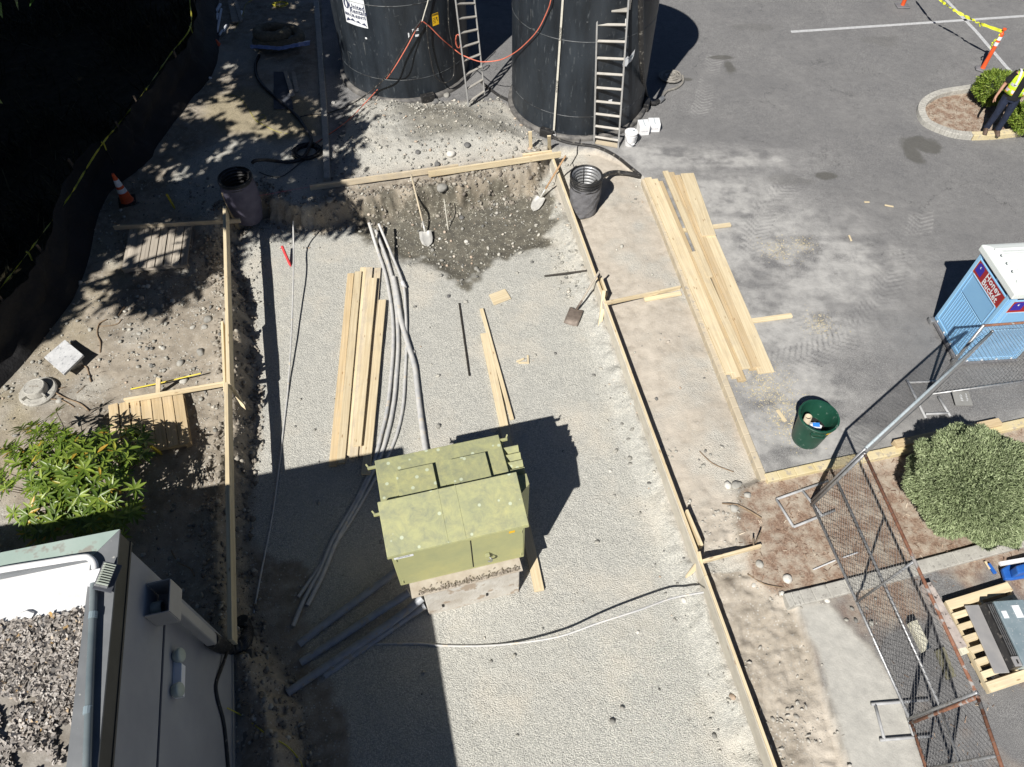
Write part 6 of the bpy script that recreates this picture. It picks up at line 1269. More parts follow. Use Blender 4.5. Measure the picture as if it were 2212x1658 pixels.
# ------------------------------------------------------------------ cones, delineator, tape
def cone():
    c = G(276, 436); t = thing('traffic_cone', c, 'orange traffic cone with two white bands by the silt fence', 'traffic cone'); H_ = .72
    MB().box(c + Vector((0, 0, .02)), .36, .36, .035, .4).build('base', 'blackp', t, bev=.02); rr = lambda z: .135 - .108 * z / H_
    MB().lathe([(rr(.03) + .012, .035), (rr(.03), .045)] + [(rr(z), z) for z in (.1, .3, .5, H_)] + [(.012, H_), (.012, H_ - .06)], c, 32).build('body', 'orange', t, 2)
    for z0, z1 in ((.27, .37), (.43, .58)): MB().lathe([(rr(z0) + .003, z0), (rr(z1) + .003, z1)], c, 32).build('reflective_band', 'refl', t, True)
cone()
def delin():
    c = P(2121, 151, .0); zt = 1.06; tp = P(2171, 62, zt); t = thing('delineator_post', c, 'orange delineator post with white bands and a black base beside the island', 'delineator post')
    ax = Vector((tp.x - c.x, tp.y - c.y, zt)).normalized(); b = MB(); n = 6; pts = [(c.x + .20 * math.cos(k * 1.047 + .3), c.y + .17 * math.sin(k * 1.047 + .3)) for k in range(6)]; b.prism(pts, .006, .05).build('base', 'fabric', t, bev=.02)
    MB().lathe([(.065, .04), (.055, .06), (.05, .3), (.05, zt - .14), (.045, zt - .12), (.025, zt - .10), (.022, zt - .05), (.045, zt - .035), (.045, zt), (.001, zt + .01)], c, 24, axis=ax).build('post', 'orange', t, 2)
    for z0, z1 in ((zt - .42, zt - .33), (zt - .28, zt - .19)): MB().lathe([(.053, z0), (.053, z1)], c, 24, axis=ax).build('reflective_band', 'refl', t, True)
    e = c + ax * (zt - .08); s_ = thing('barrier_tape', e, 'yellow barrier tape tied to the orange delineator post', 'tape')
    pts = [e, P(2116, 51, .86), P(2100, 43, .82), P(2074, 30, .80), P(2050, 15, .84), P(2032, 0, .9), P(2010, -35, 1.0), P(1985, -70, 1.05)]; tape(pts, .07, '', 2.2).build('tape', 'vtape', s_)
    tape([e, e + Vector((-.06, -.02, -.10)), e + Vector((-.12, -.03, -.28)), e + Vector((-.09, -.03, -.40))], .06, '', 1.5).build('loose_end', 'vtape', s_); MB().tube([P(2116, 51, .86), P(2116, 56, .80), P(2118, 58, .78)], .015, 6).build('knot', 'vtape', s_)
    p = P(1985, -70, 1.05); t2 = thing('delineator_post', (p.x, p.y, 0), 'second orange post beyond the top edge holding the far end of the tape', 'delineator post'); MB().lathe([(.055, .04), (.05, 1.0), (.045, 1.1), (.001, 1.11)], (p.x, p.y, 0), 20).build('post', 'orange', t2, True); MB().box((p.x, p.y, .025), .36, .30, .04).build('base', 'fabric', t2, bev=.02)
M['vtape'] = pm('bright_yellow_tape', (.58, .62, .03), (.70, .72, .06), 9, .5)
delin()
c = G(462, 95, .05); t = thing('orange_cap', c, 'round orange plastic cap lying in the shade below the debris', 'cap'); MB().lathe([(.001, .10), (.13, .095), (.145, .08), (.15, 0), (.17, -.01)], c - Vector((0, 0, .05)), 28, axis=(.05, -.35, 1)).build('cap', 'orange', t, 2)
# ------------------------------------------------------------------ boxes and bucket
def cbox(px, w_, d_, h_, ang, label, txt):
    c = P(*px, 0); t = thing('cardboard_box', c, label, 'box', 'white cardboard boxes by the right tank'); z = Vector((0, 0, 1))
    MB().box(c + z * h_ / 2, w_, d_, h_, ang).build('carton', 'white', t, bev=.006); x = Vector((math.cos(ang), math.sin(ang), 0)); y = Vector((-math.sin(ang), math.cos(ang), 0))
    for s_ in (-1, 1): MB().box(c + x * (s_ * w_ * .25 + .0) + z * (h_ + .004), w_ * .49, d_ * 1.0, .006, ang).build('flap', 'label', t, bev=.002)
    MB().box(c + z * (h_ + .008), .012, d_ * .96, .004, ang).build('seam', 'hvac', t)
    b = MB(); vs, fc = text_mesh(txt, .035); put(b, vs, fc, lambda v: c - y * (d_ / 2 + .003) + x * v.x + z * (h_ * .45 + v.y)); b.build('printed_mark', 'ink', t)
cbox((1388, 286), .24, .27, .24, .12, 'white cardboard box directly behind the white bucket', '1 GALLON'); cbox((1411, 279), .26, .27, .20, .02, 'white cardboard box farthest right of the bucket', 'SEALANT')
c = P(1360, 312, 0); t = thing('plastic_bucket', c, 'white lidded plastic bucket in front of the cardboard boxes', 'bucket'); h_ = .33; print('bucket', stand((1360, 312), (1362, 290)))
MB().lathe([(.001, 0), (.115, 0), (.12, .01), (.135, .24), (.142, .245), (.142, .28), (.14, .285), (.15, .30), (.152, h_), (.13, h_ + .005), (.125, h_ - .008), (.001, h_ - .006)], c, 36).build('body', 'white', t, 2); MB().lathe([(.02, 0), (.02, .012), (.001, .013)], c + Vector((.06, .04, h_ - .006)), 12).build('spout_cap', 'hvac', t)
MB().tube([c + Vector((-.13, -.06, .26)), c + Vector((-.10, -.13, .16)), c + Vector((.02, -.165, .09)), c + Vector((.10, -.14, .15)), c + Vector((.145, -.03, .26))], .004, 6, smooth=5).build('wire_handle', 'galv', t, True); MB().tube([c + Vector((.02, -.165, .09)), c + Vector((.08, -.155, .12))], .013, 8).build('grip', 'white', t)
# ------------------------------------------------------------------ slab, manhole, boards, beams, debris
c4 = [P(x, y, z) for x, y, z in ((140, 734, .14), (180, 767, .20), (137, 809, .16), (95, 772, .06))]; b = MB(); dn_ = Vector((0, 0, .05)); b.hexa([c4[3] - dn_, c4[2] - dn_, c4[1] - dn_, c4[0] - dn_, c4[3], c4[2], c4[1], c4[0]]); tag(b.build('paving_slab', 'paver', loc=c4[0] - dn_, bev=.006), 'pale square paving slab propped up on the soil', 'slab')
b = MB(); gg = G(165, 785); tag(MB().box(gg + Vector((0, 0, .02)), .20, .25, .14, .6).build('support_block', 'conc', loc=gg), 'rough block holding up the paving slab', 'block')
c = G(84, 848); t = thing('manhole', c, 'raised concrete manhole ring with a round lid left of the bush', 'manhole')
MB().lathe([(.001, -.05), (.30, -.05), (.31, .03), (.29, .05), (.20, .055)], c, 40).build('ring', 'conc', t, 2); MB().lathe([(.185, .02), (.18, .15), (.175, .165)], c, 36).build('collar', 'conc', t, 2)
lid = MB().lathe([(.177, .160), (.170, .172), (.001, .172)], c, 36).build('lid', 'conc', t, 2); MB().lathe([(.15, .1735), (.155, .178), (.162, .178), (.165, .1735)], c, 36).build('lid_rim', 'stone', t); v, fc = text_mesh("SEWER", .05); b = MB(); put(b, v, fc, lambda v: c + Vector((v.x, v.y, .174))); b.build('lid_text', 'soilclod', lid)
for a in (-2.2, -.6): MB().box(c + Vector((.22 * math.cos(a), .22 * math.sin(a), .08)), .10, .025, .07, a).build('ring_rib', 'conc', t)
# plywood and strips in the shade
def flat(px, z, th, mat, name, label, cat='board', group=None):
    c = [G(x, y) for x, y in px]; zz = max(q.z for q in c) + z; b = MB(); b.prism([P(x, y, zz + th) for x, y in px][::-1], zz, zz + th); return tag(b.build(name, mat, loc=c[0], bev=.003), label, cat, group)
flat([(591, 155), (617, 156), (634, 235), (591, 235)], .01, .02, 'sheet', 'plywood_sheet', 'blue grey sheet of plywood lying in tree shade')
flat([(612, 155), (620, 154), (637, 205), (628, 208)], .05, .03, 'oldwood', 'timber_strip', 'longer grey timber strip lying across the plywood sheet', 'board', 'timber strips on the plywood')
flat([(629, 156), (638, 156), (646, 195), (637, 198)], .05, .03, 'oldwood', 'timber_strip', 'shorter grey timber strip at the right edge of the plywood sheet', 'board', 'timber strips on the plywood')
# straw wattle coil with plastic wrap
def wattle():
    c = G(606, 100); t = thing('straw_wattle', c, 'coiled straw erosion roll with a band of bluish plastic wrap', 'straw roll'); pts = []
    for k in range(34):
        a = k * .30 + 2.4; r_ = .50 if k < 21 else .50 - .018 * (k - 20); pts.append(c + Vector((r_ * 1.18 * math.cos(a), r_ * .78 * math.sin(a), .14 + .009 * k)))
    rs = [.13 + .01 * math.sin(k * 1.7) for k in range(34)]; MB().tube(pts, rs, 12).build('roll', pm('straw_roll', (.11, .10, .075), (.22, .20, .15), 14, .95, b=.9, bs=60, bd=.03), t, True)
    MB().tube([c + Vector((.1, .35, .12)), c + Vector((-.2, 0, .12)), c + Vector((.25, -.1, .12))], .11, 12, smooth=5).build('inner_roll', pm('straw_roll_inner', (.10, .09, .07), (.19, .17, .13), 14, .95), t, True)
    a = [P(541, 100, .38), P(565, 101, .40), P(590, 103, .38), P(605, 104, .42), P(630, 99, .46), P(650, 95, .5), P(670, 92, .42)]; vs = []; fs = []; sp = spline(a, 5)
    for i, p in enumerate(sp): w_ = .05 + .05 * (i / len(sp)) ** 4 + .012 * math.sin(i * 1.9); vs += [p + Vector((0, w_, .01)), p + Vector((0, 0, .03)), p + Vector((0, -w_, -.03))]
    for i in range(len(sp) - 1):
        for j in (0, 1): fs.append((3 * i + j, 3 * i + 3 + j, 3 * i + 4 + j, 3 * i + 1 + j))
    MB().add(vs, fs).build('plastic_wrap', 'bluew', t)
wattle()
for k, (a, c_, r_) in enumerate([((476, 10), (448, 60), .045), ((470, 30), (460, 72), .04), ((478, 20), (468, 75), .035), ((489, 55), (483, 68), .035), ((505, 0), (511, 12), .04), ((505, 34), (520, 38), .035), ((522, 25), (517, 40), .035), ((480, 66), (474, 76), .03)]):
    lb = ['longest pale pipe offcut at the left of the debris', 'second pale pipe offcut of the debris bundle', 'third pale pipe offcut of the debris bundle', 'short pale offcut under the grey board', 'pale offcut right of the grey board near the top edge', 'pale offcut forming the lower bar of the elbow shape', 'pale offcut forming the upright of the elbow shape', 'smallest pale offcut above the orange cap'][k]
    tag(MB().tube([G(*a, .06), G(*c_, .04)], r_, 8).build('pipe_offcut', 'refl', loc=G(*a)), lb, 'pipe', 'pale pipe offcuts in the shade')
flat([(489, -10), (499, -10), (517, 46), (501, 48)], .06, .03, 'oldwood', 'timber_board', 'left half of the grey board pair lying on the debris'); flat([(500, -10), (509, -10), (525, 44), (518, 46)], .08, .03, 'oldwood', 'timber_board', 'right half of the grey board pair lying on the debris')
for px, l in (((453, 169), 'small white scrap of plastic in the shade below the orange cap'), ((2150 - 0, 1462), 'white scrap of plastic on the dirty asphalt') ):
    c = G(*px, .02); tag(MB().add([(c.x + v[0] * .07, c.y + v[1] * .05, c.z + v[2] * .03) for v in ICO_V], [tuple(f) for f in ICO_F]).build('plastic_scrap', 'label', loc=c), l, 'scrap')
# right side odds and ends
def beam_px(a, c_, z, w_, h_, mat, name, label, cat, group=None): A_, C2 = P(*a, z), P(*c_, z); return tag(MB().beam(A_, C2, w_, h_, off=2).build(name, mat, loc=A_, bev=.006), label, cat, group)
beam_px((1932, 962), (2158, 914), .07, .13, .12, 'wood2', 'timber_beam', 'brown timber beam on the asphalt beside the yellow kerb behind the bush', 'beam')
beam_px((1999, 1262), (2076, 1402), .06, .13, .12, 'soot', 'timber_beam', 'charred and worn beam lying left of the fresh pallet', 'beam'); beam_px((2072, 1396), (2084, 1414), .05, .10, .09, 'foam', 'concrete_block', 'small pale block at the lower end of the charred beam', 'block')
b = MB(); z = .16; b.prism([P(x, y, z) for x, y in ((1966, 1344), (1981, 1339), (2012, 1399), (1997, 1407))][::-1], .05, z); tag(b.build('cream_slab', 'foam', loc=P(1990, 1370), bev=.005), 'cream coloured slab propped behind the fence mesh', 'slab')
flat([(2020, 1407), (2040, 1397), (2066, 1461), (2046, 1469)], .01, .03, 'olive', 'olive_board', 'flat olive board lying below the cream slab')
b = MB(); pts = [P(2056, 847, .10), P(2091, 846, .03), P(2101, 877, .015), P(2064, 877, .05)]; b.hexa([pts[3], pts[2], pts[1], pts[0]] + [p + Vector((0, 0, .012)) for p in (pts[3], pts[2], pts[1], pts[0])]); sb = b.build('marked_board', pm('grey_board', (.20, .20, .19), (.27, .27, .26), 4, .9), loc=pts[0]); tag(sb, 'grey board with white handwriting on the asphalt near the fence', 'board')
sx = (pts[1] - pts[0]).normalized(); sy = (pts[0] - pts[3]).normalized(); b = MB(); cc = sum(pts, Vector()) / 4
for s_, z_, o_ in (("WATER", .05, .07), ("OFF", .07, -.05)):
    v, fc = text_mesh(s_, z_); put(b, v, fc, lambda v: cc + sx * (v.y + .02 + o_) - sy * v.x + Vector((0, 0, .02)))
WL.setdefault(sb.name, pts[0]); b.build('handwriting', 'label', sb)
beam_px((2135, 1218), (2150, 1240), .02, .05, .03, 'bluep', 'blue_stake', 'blue painted stake beside the fresh pallet', 'stake'); beam_px((2128, 1213), (2138, 1230), .02, .03, .02, 'wood', 'wood_stick', 'thin stick lying by the blue stake', 'stick')
def jack():
    c = P(2200, 1255, 0); t = thing('pallet_jack', c, 'blue pallet jack fork reaching in at the right edge', 'pallet jack')
    b = MB(); b.prism([P(x, y, .12) for x, y in ((2165, 1228), (2190, 1213), (2260, 1195), (2270, 1240), (2190, 1252), (2172, 1252))][::-1], .05, .12); b.build('fork', 'bluep', t, bev=.02); MB().lathe([(.05, 0), (.05, .07), (.001, .07)], P(2172, 1241, .04), 16, axis=(.5, .5, 0)).build('wheel', 'blackp', t)
    MB().beam(P(2160, 1219, .9), P(2290, 1196, .9), .05, .04).build('white_bar', 'white', t); MB().beam(P(2300, 1190, .05), P(2290, 1196, .9), .08, .06).build('handle', 'bluep', t); MB().prism([P(x, y, .30) for x, y in ((2195, 1222), (2260, 1205), (2265, 1225), (2200, 1240))][::-1], .12, .30).build('housing', 'bluep', t, bev=.02)
jack()
# roots and sticks on the soil
for k, (px, r_, l) in enumerate([([(232, 690), (214, 700), (210, 722), (217, 740), (216, 762)], .012, 'crooked root running down from the shade edge above the slab'), ([(215, 705), (235, 704), (254, 700), (262, 690)], .009, 'side root curving right beside the slab'), ([(168, 788), (186, 793), (192, 808), (196, 825)], .012, 'root bent downward right of the paving slab'), ([(114, 845), (140, 860), (172, 872), (192, 888)], .014, 'long root running from the manhole toward the bush'), ([(104, 862), (135, 866), (160, 880)], .010, 'thin root below the manhole'), ([(120, 842), (142, 836)], .007, 'short stick right of the manhole'), ([(165, 850), (185, 832)], .006, 'thin stick lying above the bush'), ([(270, 663), (262, 672), (256, 682)], .016, 'pale broken stick near the dappled shade'), ([(355, 640), (372, 655)], .008, 'thin stick beside a white rock'), ([(1511, 975), (1540, 1002), (1585, 1020)], .008, 'thin brown root on the soil right of the form board'), ([(1595, 1092), (1620, 1105), (1645, 1120)], .018, 'peeled root sticking out above the mulch'), ([(1560, 1088), (1595, 1091)], .012, 'short peeled root beside the round stone'), ([(1615, 1240), (1650, 1262), (1690, 1270)], .010, 'twisted root at the lower mulch edge'), ([(370, 1190), (385, 1215), (410, 1228), (420, 1245)], .010, 'pale root lying in the building shade')]):
    pts = [G(x, y, .012 + .01 * (i % 2)) for i, (x, y) in enumerate(px)]; tag(MB().tube(pts, r_, 6, smooth=4 if len(pts) > 2 else 0).build('root', 'twig', None, True, loc=pts[0]), l, 'root', 'roots and sticks on the soil')
# ------------------------------------------------------------------ rocks
def rock(px, r_px, label, mat='stone', flat_=.6, seed=0):
    c = G(*px); dist = sT * c.y + cT * (CH - c.z); r_ = r_px * dist / FPX; rs = random.Random(seed); import mathutils.noise as mn
    bm_v = []; b = MB(); n = 14; m = 9; sx, sy = rs.uniform(.85, 1.15), rs.uniform(.75, 1); off_ = Vector((seed * 3.1, 0, 0)); an = rs.uniform(0, 3)
    for i in range(m + 1):
        th = math.pi * i / m
        for k in range(n):
            a = 2 * math.pi * k / n; v = Vector((math.sin(th) * math.cos(a), math.sin(th) * math.sin(a), math.cos(th))); f = 1 + .22 * mn.noise(v * 1.3 + off_) + .06 * mn.noise(v * 4 + off_)
            x, y = v.x * sx * r_ * f, v.y * sy * r_ * f; bm_v.append((c.x + x * math.cos(an) - y * math.sin(an), c.y + x * math.sin(an) + y * math.cos(an), c.z + v.z * flat_ * r_ * f + r_ * flat_ * .45))
    fs = [(i * n + k, (i + 1) * n + k, (i + 1) * n + (k + 1) % n, i * n + (k + 1) % n) for i in range(m) for k in range(n)]
    tag(b.add(bm_v, fs).build('rock', mat, None, True, loc=c), label, 'rock', 'rocks lying on the ground')
M['darkstone'] = pm('dark_stone', (.09, .09, .095), (.18, .18, .17), 8, .85, b=.3); M['palestone'] = pm('pale_stone', (.50, .49, .45), (.64, .62, .57), 6, .9, b=.3)
for k, (px, r_, l, m) in enumerate([
    ((330, 677), 11, 'smooth oval rock with a yellow tinge alone on the left soil', 'stone'), ((974, 335), 11, 'large pale rock on the rubble just above the back form board', 'palestone'), ((762, 234), 8, 'pale rock at the left end of the rubble by the left tank', 'stone'),
    ((965, 208), 8, 'rock touching the left tank base beside its anchor block', 'stone'), ((943, 222), 9, 'dark rock in front of the left tank anchor block', 'darkstone'), ((720, 223), 5, 'small pale rock on the asphalt by the left tank', 'palestone'), ((903, 330), 6, 'rock left of the large pale rock', 'darkstone'),
    ((945, 357), 8, 'dark rock tucked against the back form board', 'darkstone'), ((1009, 316), 8, 'round dark rock right of the large pale rock', 'darkstone'), ((1590, 1050), 12, 'flat grey boulder half buried by the kerb corner', 'stone'), ((1571, 1050), 9, 'pale rounded rock left of the half buried boulder', 'palestone'), ((1614, 1071), 8, 'round rock below the half buried boulder', 'stone'),
    ((1586, 1100), 10, 'large round rock by the peeled root', 'stone'), ((1700, 1252), 11, 'big pale rock on the mulch left of the lower kerb', 'palestone'), ((450, 692), 10, 'big tan rock close to the left form board', 'stone'), ((434, 763), 10, 'big rock on the left bank crest', 'stone'), ((390, 786), 9, 'rounded rock above the yellow rod', 'stone'), ((397, 824), 9, 'rock beside the yellow rod', 'stone'),
    ((353, 754), 6, 'small round rock in the middle of the left soil', 'stone'), ((349, 632), 5, 'small grey rock below the grey pallet', 'stone'), ((374, 652), 6, 'small white rock on the left soil', 'palestone'), ((320, 620), 6, 'pale rock at the edge of tree shade below the grey pallet', 'palestone'), ((311, 620), 4, 'tiny pale rock touching a larger one below the grey pallet', 'palestone'), ((301, 722), 5, 'small rock left of the cluster on the left soil', 'stone'),
    ((302, 751), 4, 'pebble rock in the cluster right of the crooked root', 'stone'), ((318, 755), 5, 'grey rock in the cluster right of the crooked root', 'stone'), ((417, 709), 6, 'rock below the crushed foil near the bank', 'stone'), ((443, 708), 7, 'rock right below the big tan rock', 'stone'),
    ((969, 641), 5, 'small black stone on the smooth gravel', 'darkstone'), ((1006, 653), 5, 'small pale stone on the gravel above the black bar', 'stone'), ((892, 762), 6, 'pale stone touching the thick straight conduit', 'palestone'), ((1326, 1072), 5, 'single grey stone on the gravel right of the cabinet shade', 'stone'), ((950, 517), 4, 'pale stone in the wet pit', 'palestone'), ((1007, 523), 5, 'pale stone at the lower edge of the wet pit', 'palestone'), ((997, 472), 6, 'dark round stone in the wet pit', 'darkstone'),
    ((1318, 1018), 4, 'small stone on the gravel near the right form', 'palestone'), ((1378, 1366), 4, 'small white stone below the thin pale conduit', 'palestone'), ((1457, 1341), 5, 'reddish brown stone on the gravel at the lower right', 'stone'), ((1477, 1298), 7, 'pale stone at the end of the thin pale conduit', 'palestone'), ((129, 868), 8, 'grey rock touching the manhole ring', 'stone'), ((712, 434), 9, 'pale rock on the bank left of the pit', 'stone'), ((955, 409), 13, 'flat tan boulder embedded in the pit bank', 'stone'),
    ((1628, 1265), 6, 'pale stone beside the concrete kerb end', 'palestone'), ((1640, 1180 + 40), 10, 'large grey stone right of the lower brace end', 'stone'), ((1786, 1298), 7, 'pale flat stone below the concrete kerb', 'palestone'), ((1690, 1283), 6, 'white lump at the end of the concrete kerb', 'palestone')]): rock(px, r_, l, m, seed=k)
# ------------------------------------------------------------------ loose stones, clods, chips (uncountable)
def scatter(n, region, sizes, mat, name, BV, BF, dens=None, flat_=.7, sink=.3, tilt=.6, z_=None):
    xs = rng.uniform(region[0], region[1], n); ys = rng.uniform(region[2], region[3], n); k = dens(xs, ys) > rng.random(n); xs, ys = xs[k], ys[k]; n = len(xs)
    s_ = sizes[0] * (sizes[1] / sizes[0]) ** (rng.random(n) ** 2.2); zz = height(xs, ys) if z_ is None else np.full(n, z_); pos = np.stack([xs, ys, zz + s_ * (flat_ - sink)], 1)
    sc = s_[:, None] * np.stack([rng.uniform(.8, 1.3, n), rng.uniform(.7, 1.1, n), rng.uniform(.5, .9, n) * flat_], 1); V, F = instance(BV, BF, pos, sc, rotmats(n, tilt)); print(name, n); return tag(from_arrays(name, V, F, mat, smooth=False), kind='stuff')
M['pebble'] = leaf_mat('pebbles', [(0, (.14, .14, .135)), (.25, (.28, .275, .25)), (.6, (.43, .42, .37)), (.9, (.56, .54, .48)), (1, (.50, .38, .28))], .85, 0, 20)
M['clod'] = leaf_mat('clods', [(0, (.15, .13, .11)), (.5, (.27, .245, .205)), (1, (.42, .39, .33))], .95, 0, 20)
M['chips'] = leaf_mat('bark_chips', [(0, (.13, .08, .055)), (.5, (.27, .18, .125)), (.85, (.45, .35, .26)), (1, (.62, .54, .43))], .9, 0, 20)
def d_peb(x, y):
    dP = sdist(x, y, PAD); dH = sdist(x, y, HUMP); dpit = sdist(x, y, PIT); e = rb_side(x, y); dA = sdist(x, y, ASPH); dm = sdist(x, y, MULCH); ds = sdist(x, y, SLAB); dV = sdist(x, y, VEG); nn = fbm(x, y, .8, 15)
    d = np.where(dH < .1, .75 + nn, 0); d = np.maximum(d, np.where(dpit < .25, .33, 0)); d = np.maximum(d, np.where((dP > -.6) & (dP < .1) & (y > 9.5) & (e < 0), .4 + nn, 0)); d = np.maximum(d, np.where((dP > .1) & (dP < .45) & (y > 9.5) & (e < 0), .12, 0)); d = np.maximum(d, np.where((e < 0) & (e > -.55) & (dP < 0), .16 + .3 * nn, 0))
    d = np.maximum(d, np.where((dP < 0), .012, 0)); d = np.maximum(d, np.where((e > .1) & (dA > .1) & (dm > 0) & (ds > 0), .05 + .35 * nn, 0)); d = np.maximum(d, np.where((e < -.2) & (dP > .0) & (dV > 0) & (y < 13) & (dA > 0), .30 + .8 * nn, 0)); return d
scatter(52000, (-13, 5.2, 1.0, 17), (.011, .05), 'pebble', 'loose_stones', ICO_V, ICO_F, d_peb, .75)
def d_cl(x, y):
    dP = sdist(x, y, PAD); e = rb_side(x, y); nn = fbm(x, y, .5, 17); ds = sdist(x, y, SLAB)
    d = np.where((dP > -.10) & (dP < .55) & (e < -.2), .95 + nn, 0); return d
M['palec'] = leaf_mat('pale_clods', [(0, (.34, .32, .28)), (1, (.52, .50, .45))], .95, 0, 20)
def d_pc(x, y):
    e = rb_side(x, y); return np.where((e > .15) & (e < 1.6) & (y < 5.2) & (sdist(x, y, SLAB) > -.05) & (sdist(x, y, MULCH) > 0), .05 + 1.1 * fbm(x, y, .35, 27), 0)
scatter(16000, (1, 5.5, 1.0, 5.5), (.008, .045), 'palec', 'dirt_clods', ICO_V, ICO_F, d_pc, .6, .5, 1.5)
scatter(46000, (-7, 5, 1.0, 14), (.012, .065), 'clod', 'dirt_clods', ICO_V, ICO_F, d_cl, .8, .45, 1.5)
CH_V = np.array([(-1, -.22, 0), (1, -.18, .1), (1, .2, .15), (-1, .24, .05)]); CH_F = np.array([(0, 1, 2, 3)])
def d_ch(x, y):
    nn = fbm(x, y, .6, 19); a = np.where(sdist(x, y, MULCH) < .08, .75 + nn * .8, 0); b_ = np.where(sdist(x, y, ISL) < -.05, 1., 0); c = np.where((sdist(x, y, YARD) < 0) & (sdist(x, y, SLAB) > .1), .25 + .9 * nn, 0); return np.maximum(np.maximum(a, b_), c)
scatter(60000, (3, 16, 1.0, 18.5), (.012, .04), 'chips', 'bark_chips', CH_V, CH_F, d_ch, .4, 0, .5)
def d_lit(x, y):
    dV = sdist(x, y, VEG); nn = fbm(x, y, .9, 23); return np.where((rb_side(x, y) < -.3) & (sdist(x, y, PAD) > .1) & (dV > -.1) & (sdist(x, y, ASPH) > 0), .25 + .7 * nn, 0)

M['straw2'] = leaf_mat('dry_bits', [(0, (.10, .075, .055)), (.5, (.24, .20, .15)), (1, (.50, .46, .38))], .9, 0, 20); scatter(36000, (-12, -3, 2.5, 17), (.008, .03), 'straw2', 'dry_debris', CH_V, CH_F, d_lit, .4, 0, .6)
def d_saw(x, y):
    d = np.zeros(x.shape)
    for px, r_ in (((1660, 840), .35), ((1690, 875), .3), ((1700, 905), .35), ((1850, 535), .0), ((1770, 700), .22), ((1680, 540), .25), ((1830, 500), .0), ((1735, 530), .2)):
        if r_: c = P(*px); d = np.maximum(d, .9 * np.exp(-((x - c.x) ** 2 + (y - c.y) ** 2) / r_ ** 2))
    return d
M['sawdust'] = leaf_mat('sawdust', [(0, (.45, .38, .22)), (1, (.66, .58, .38))], .9, 0, 20); scatter(60000, (3.2, 7.5, 5.5, 11.5), (.006, .016), 'sawdust', 'sawdust', CH_V * np.array([1, 2, 1]), CH_F, d_saw, .3, 0, .3)
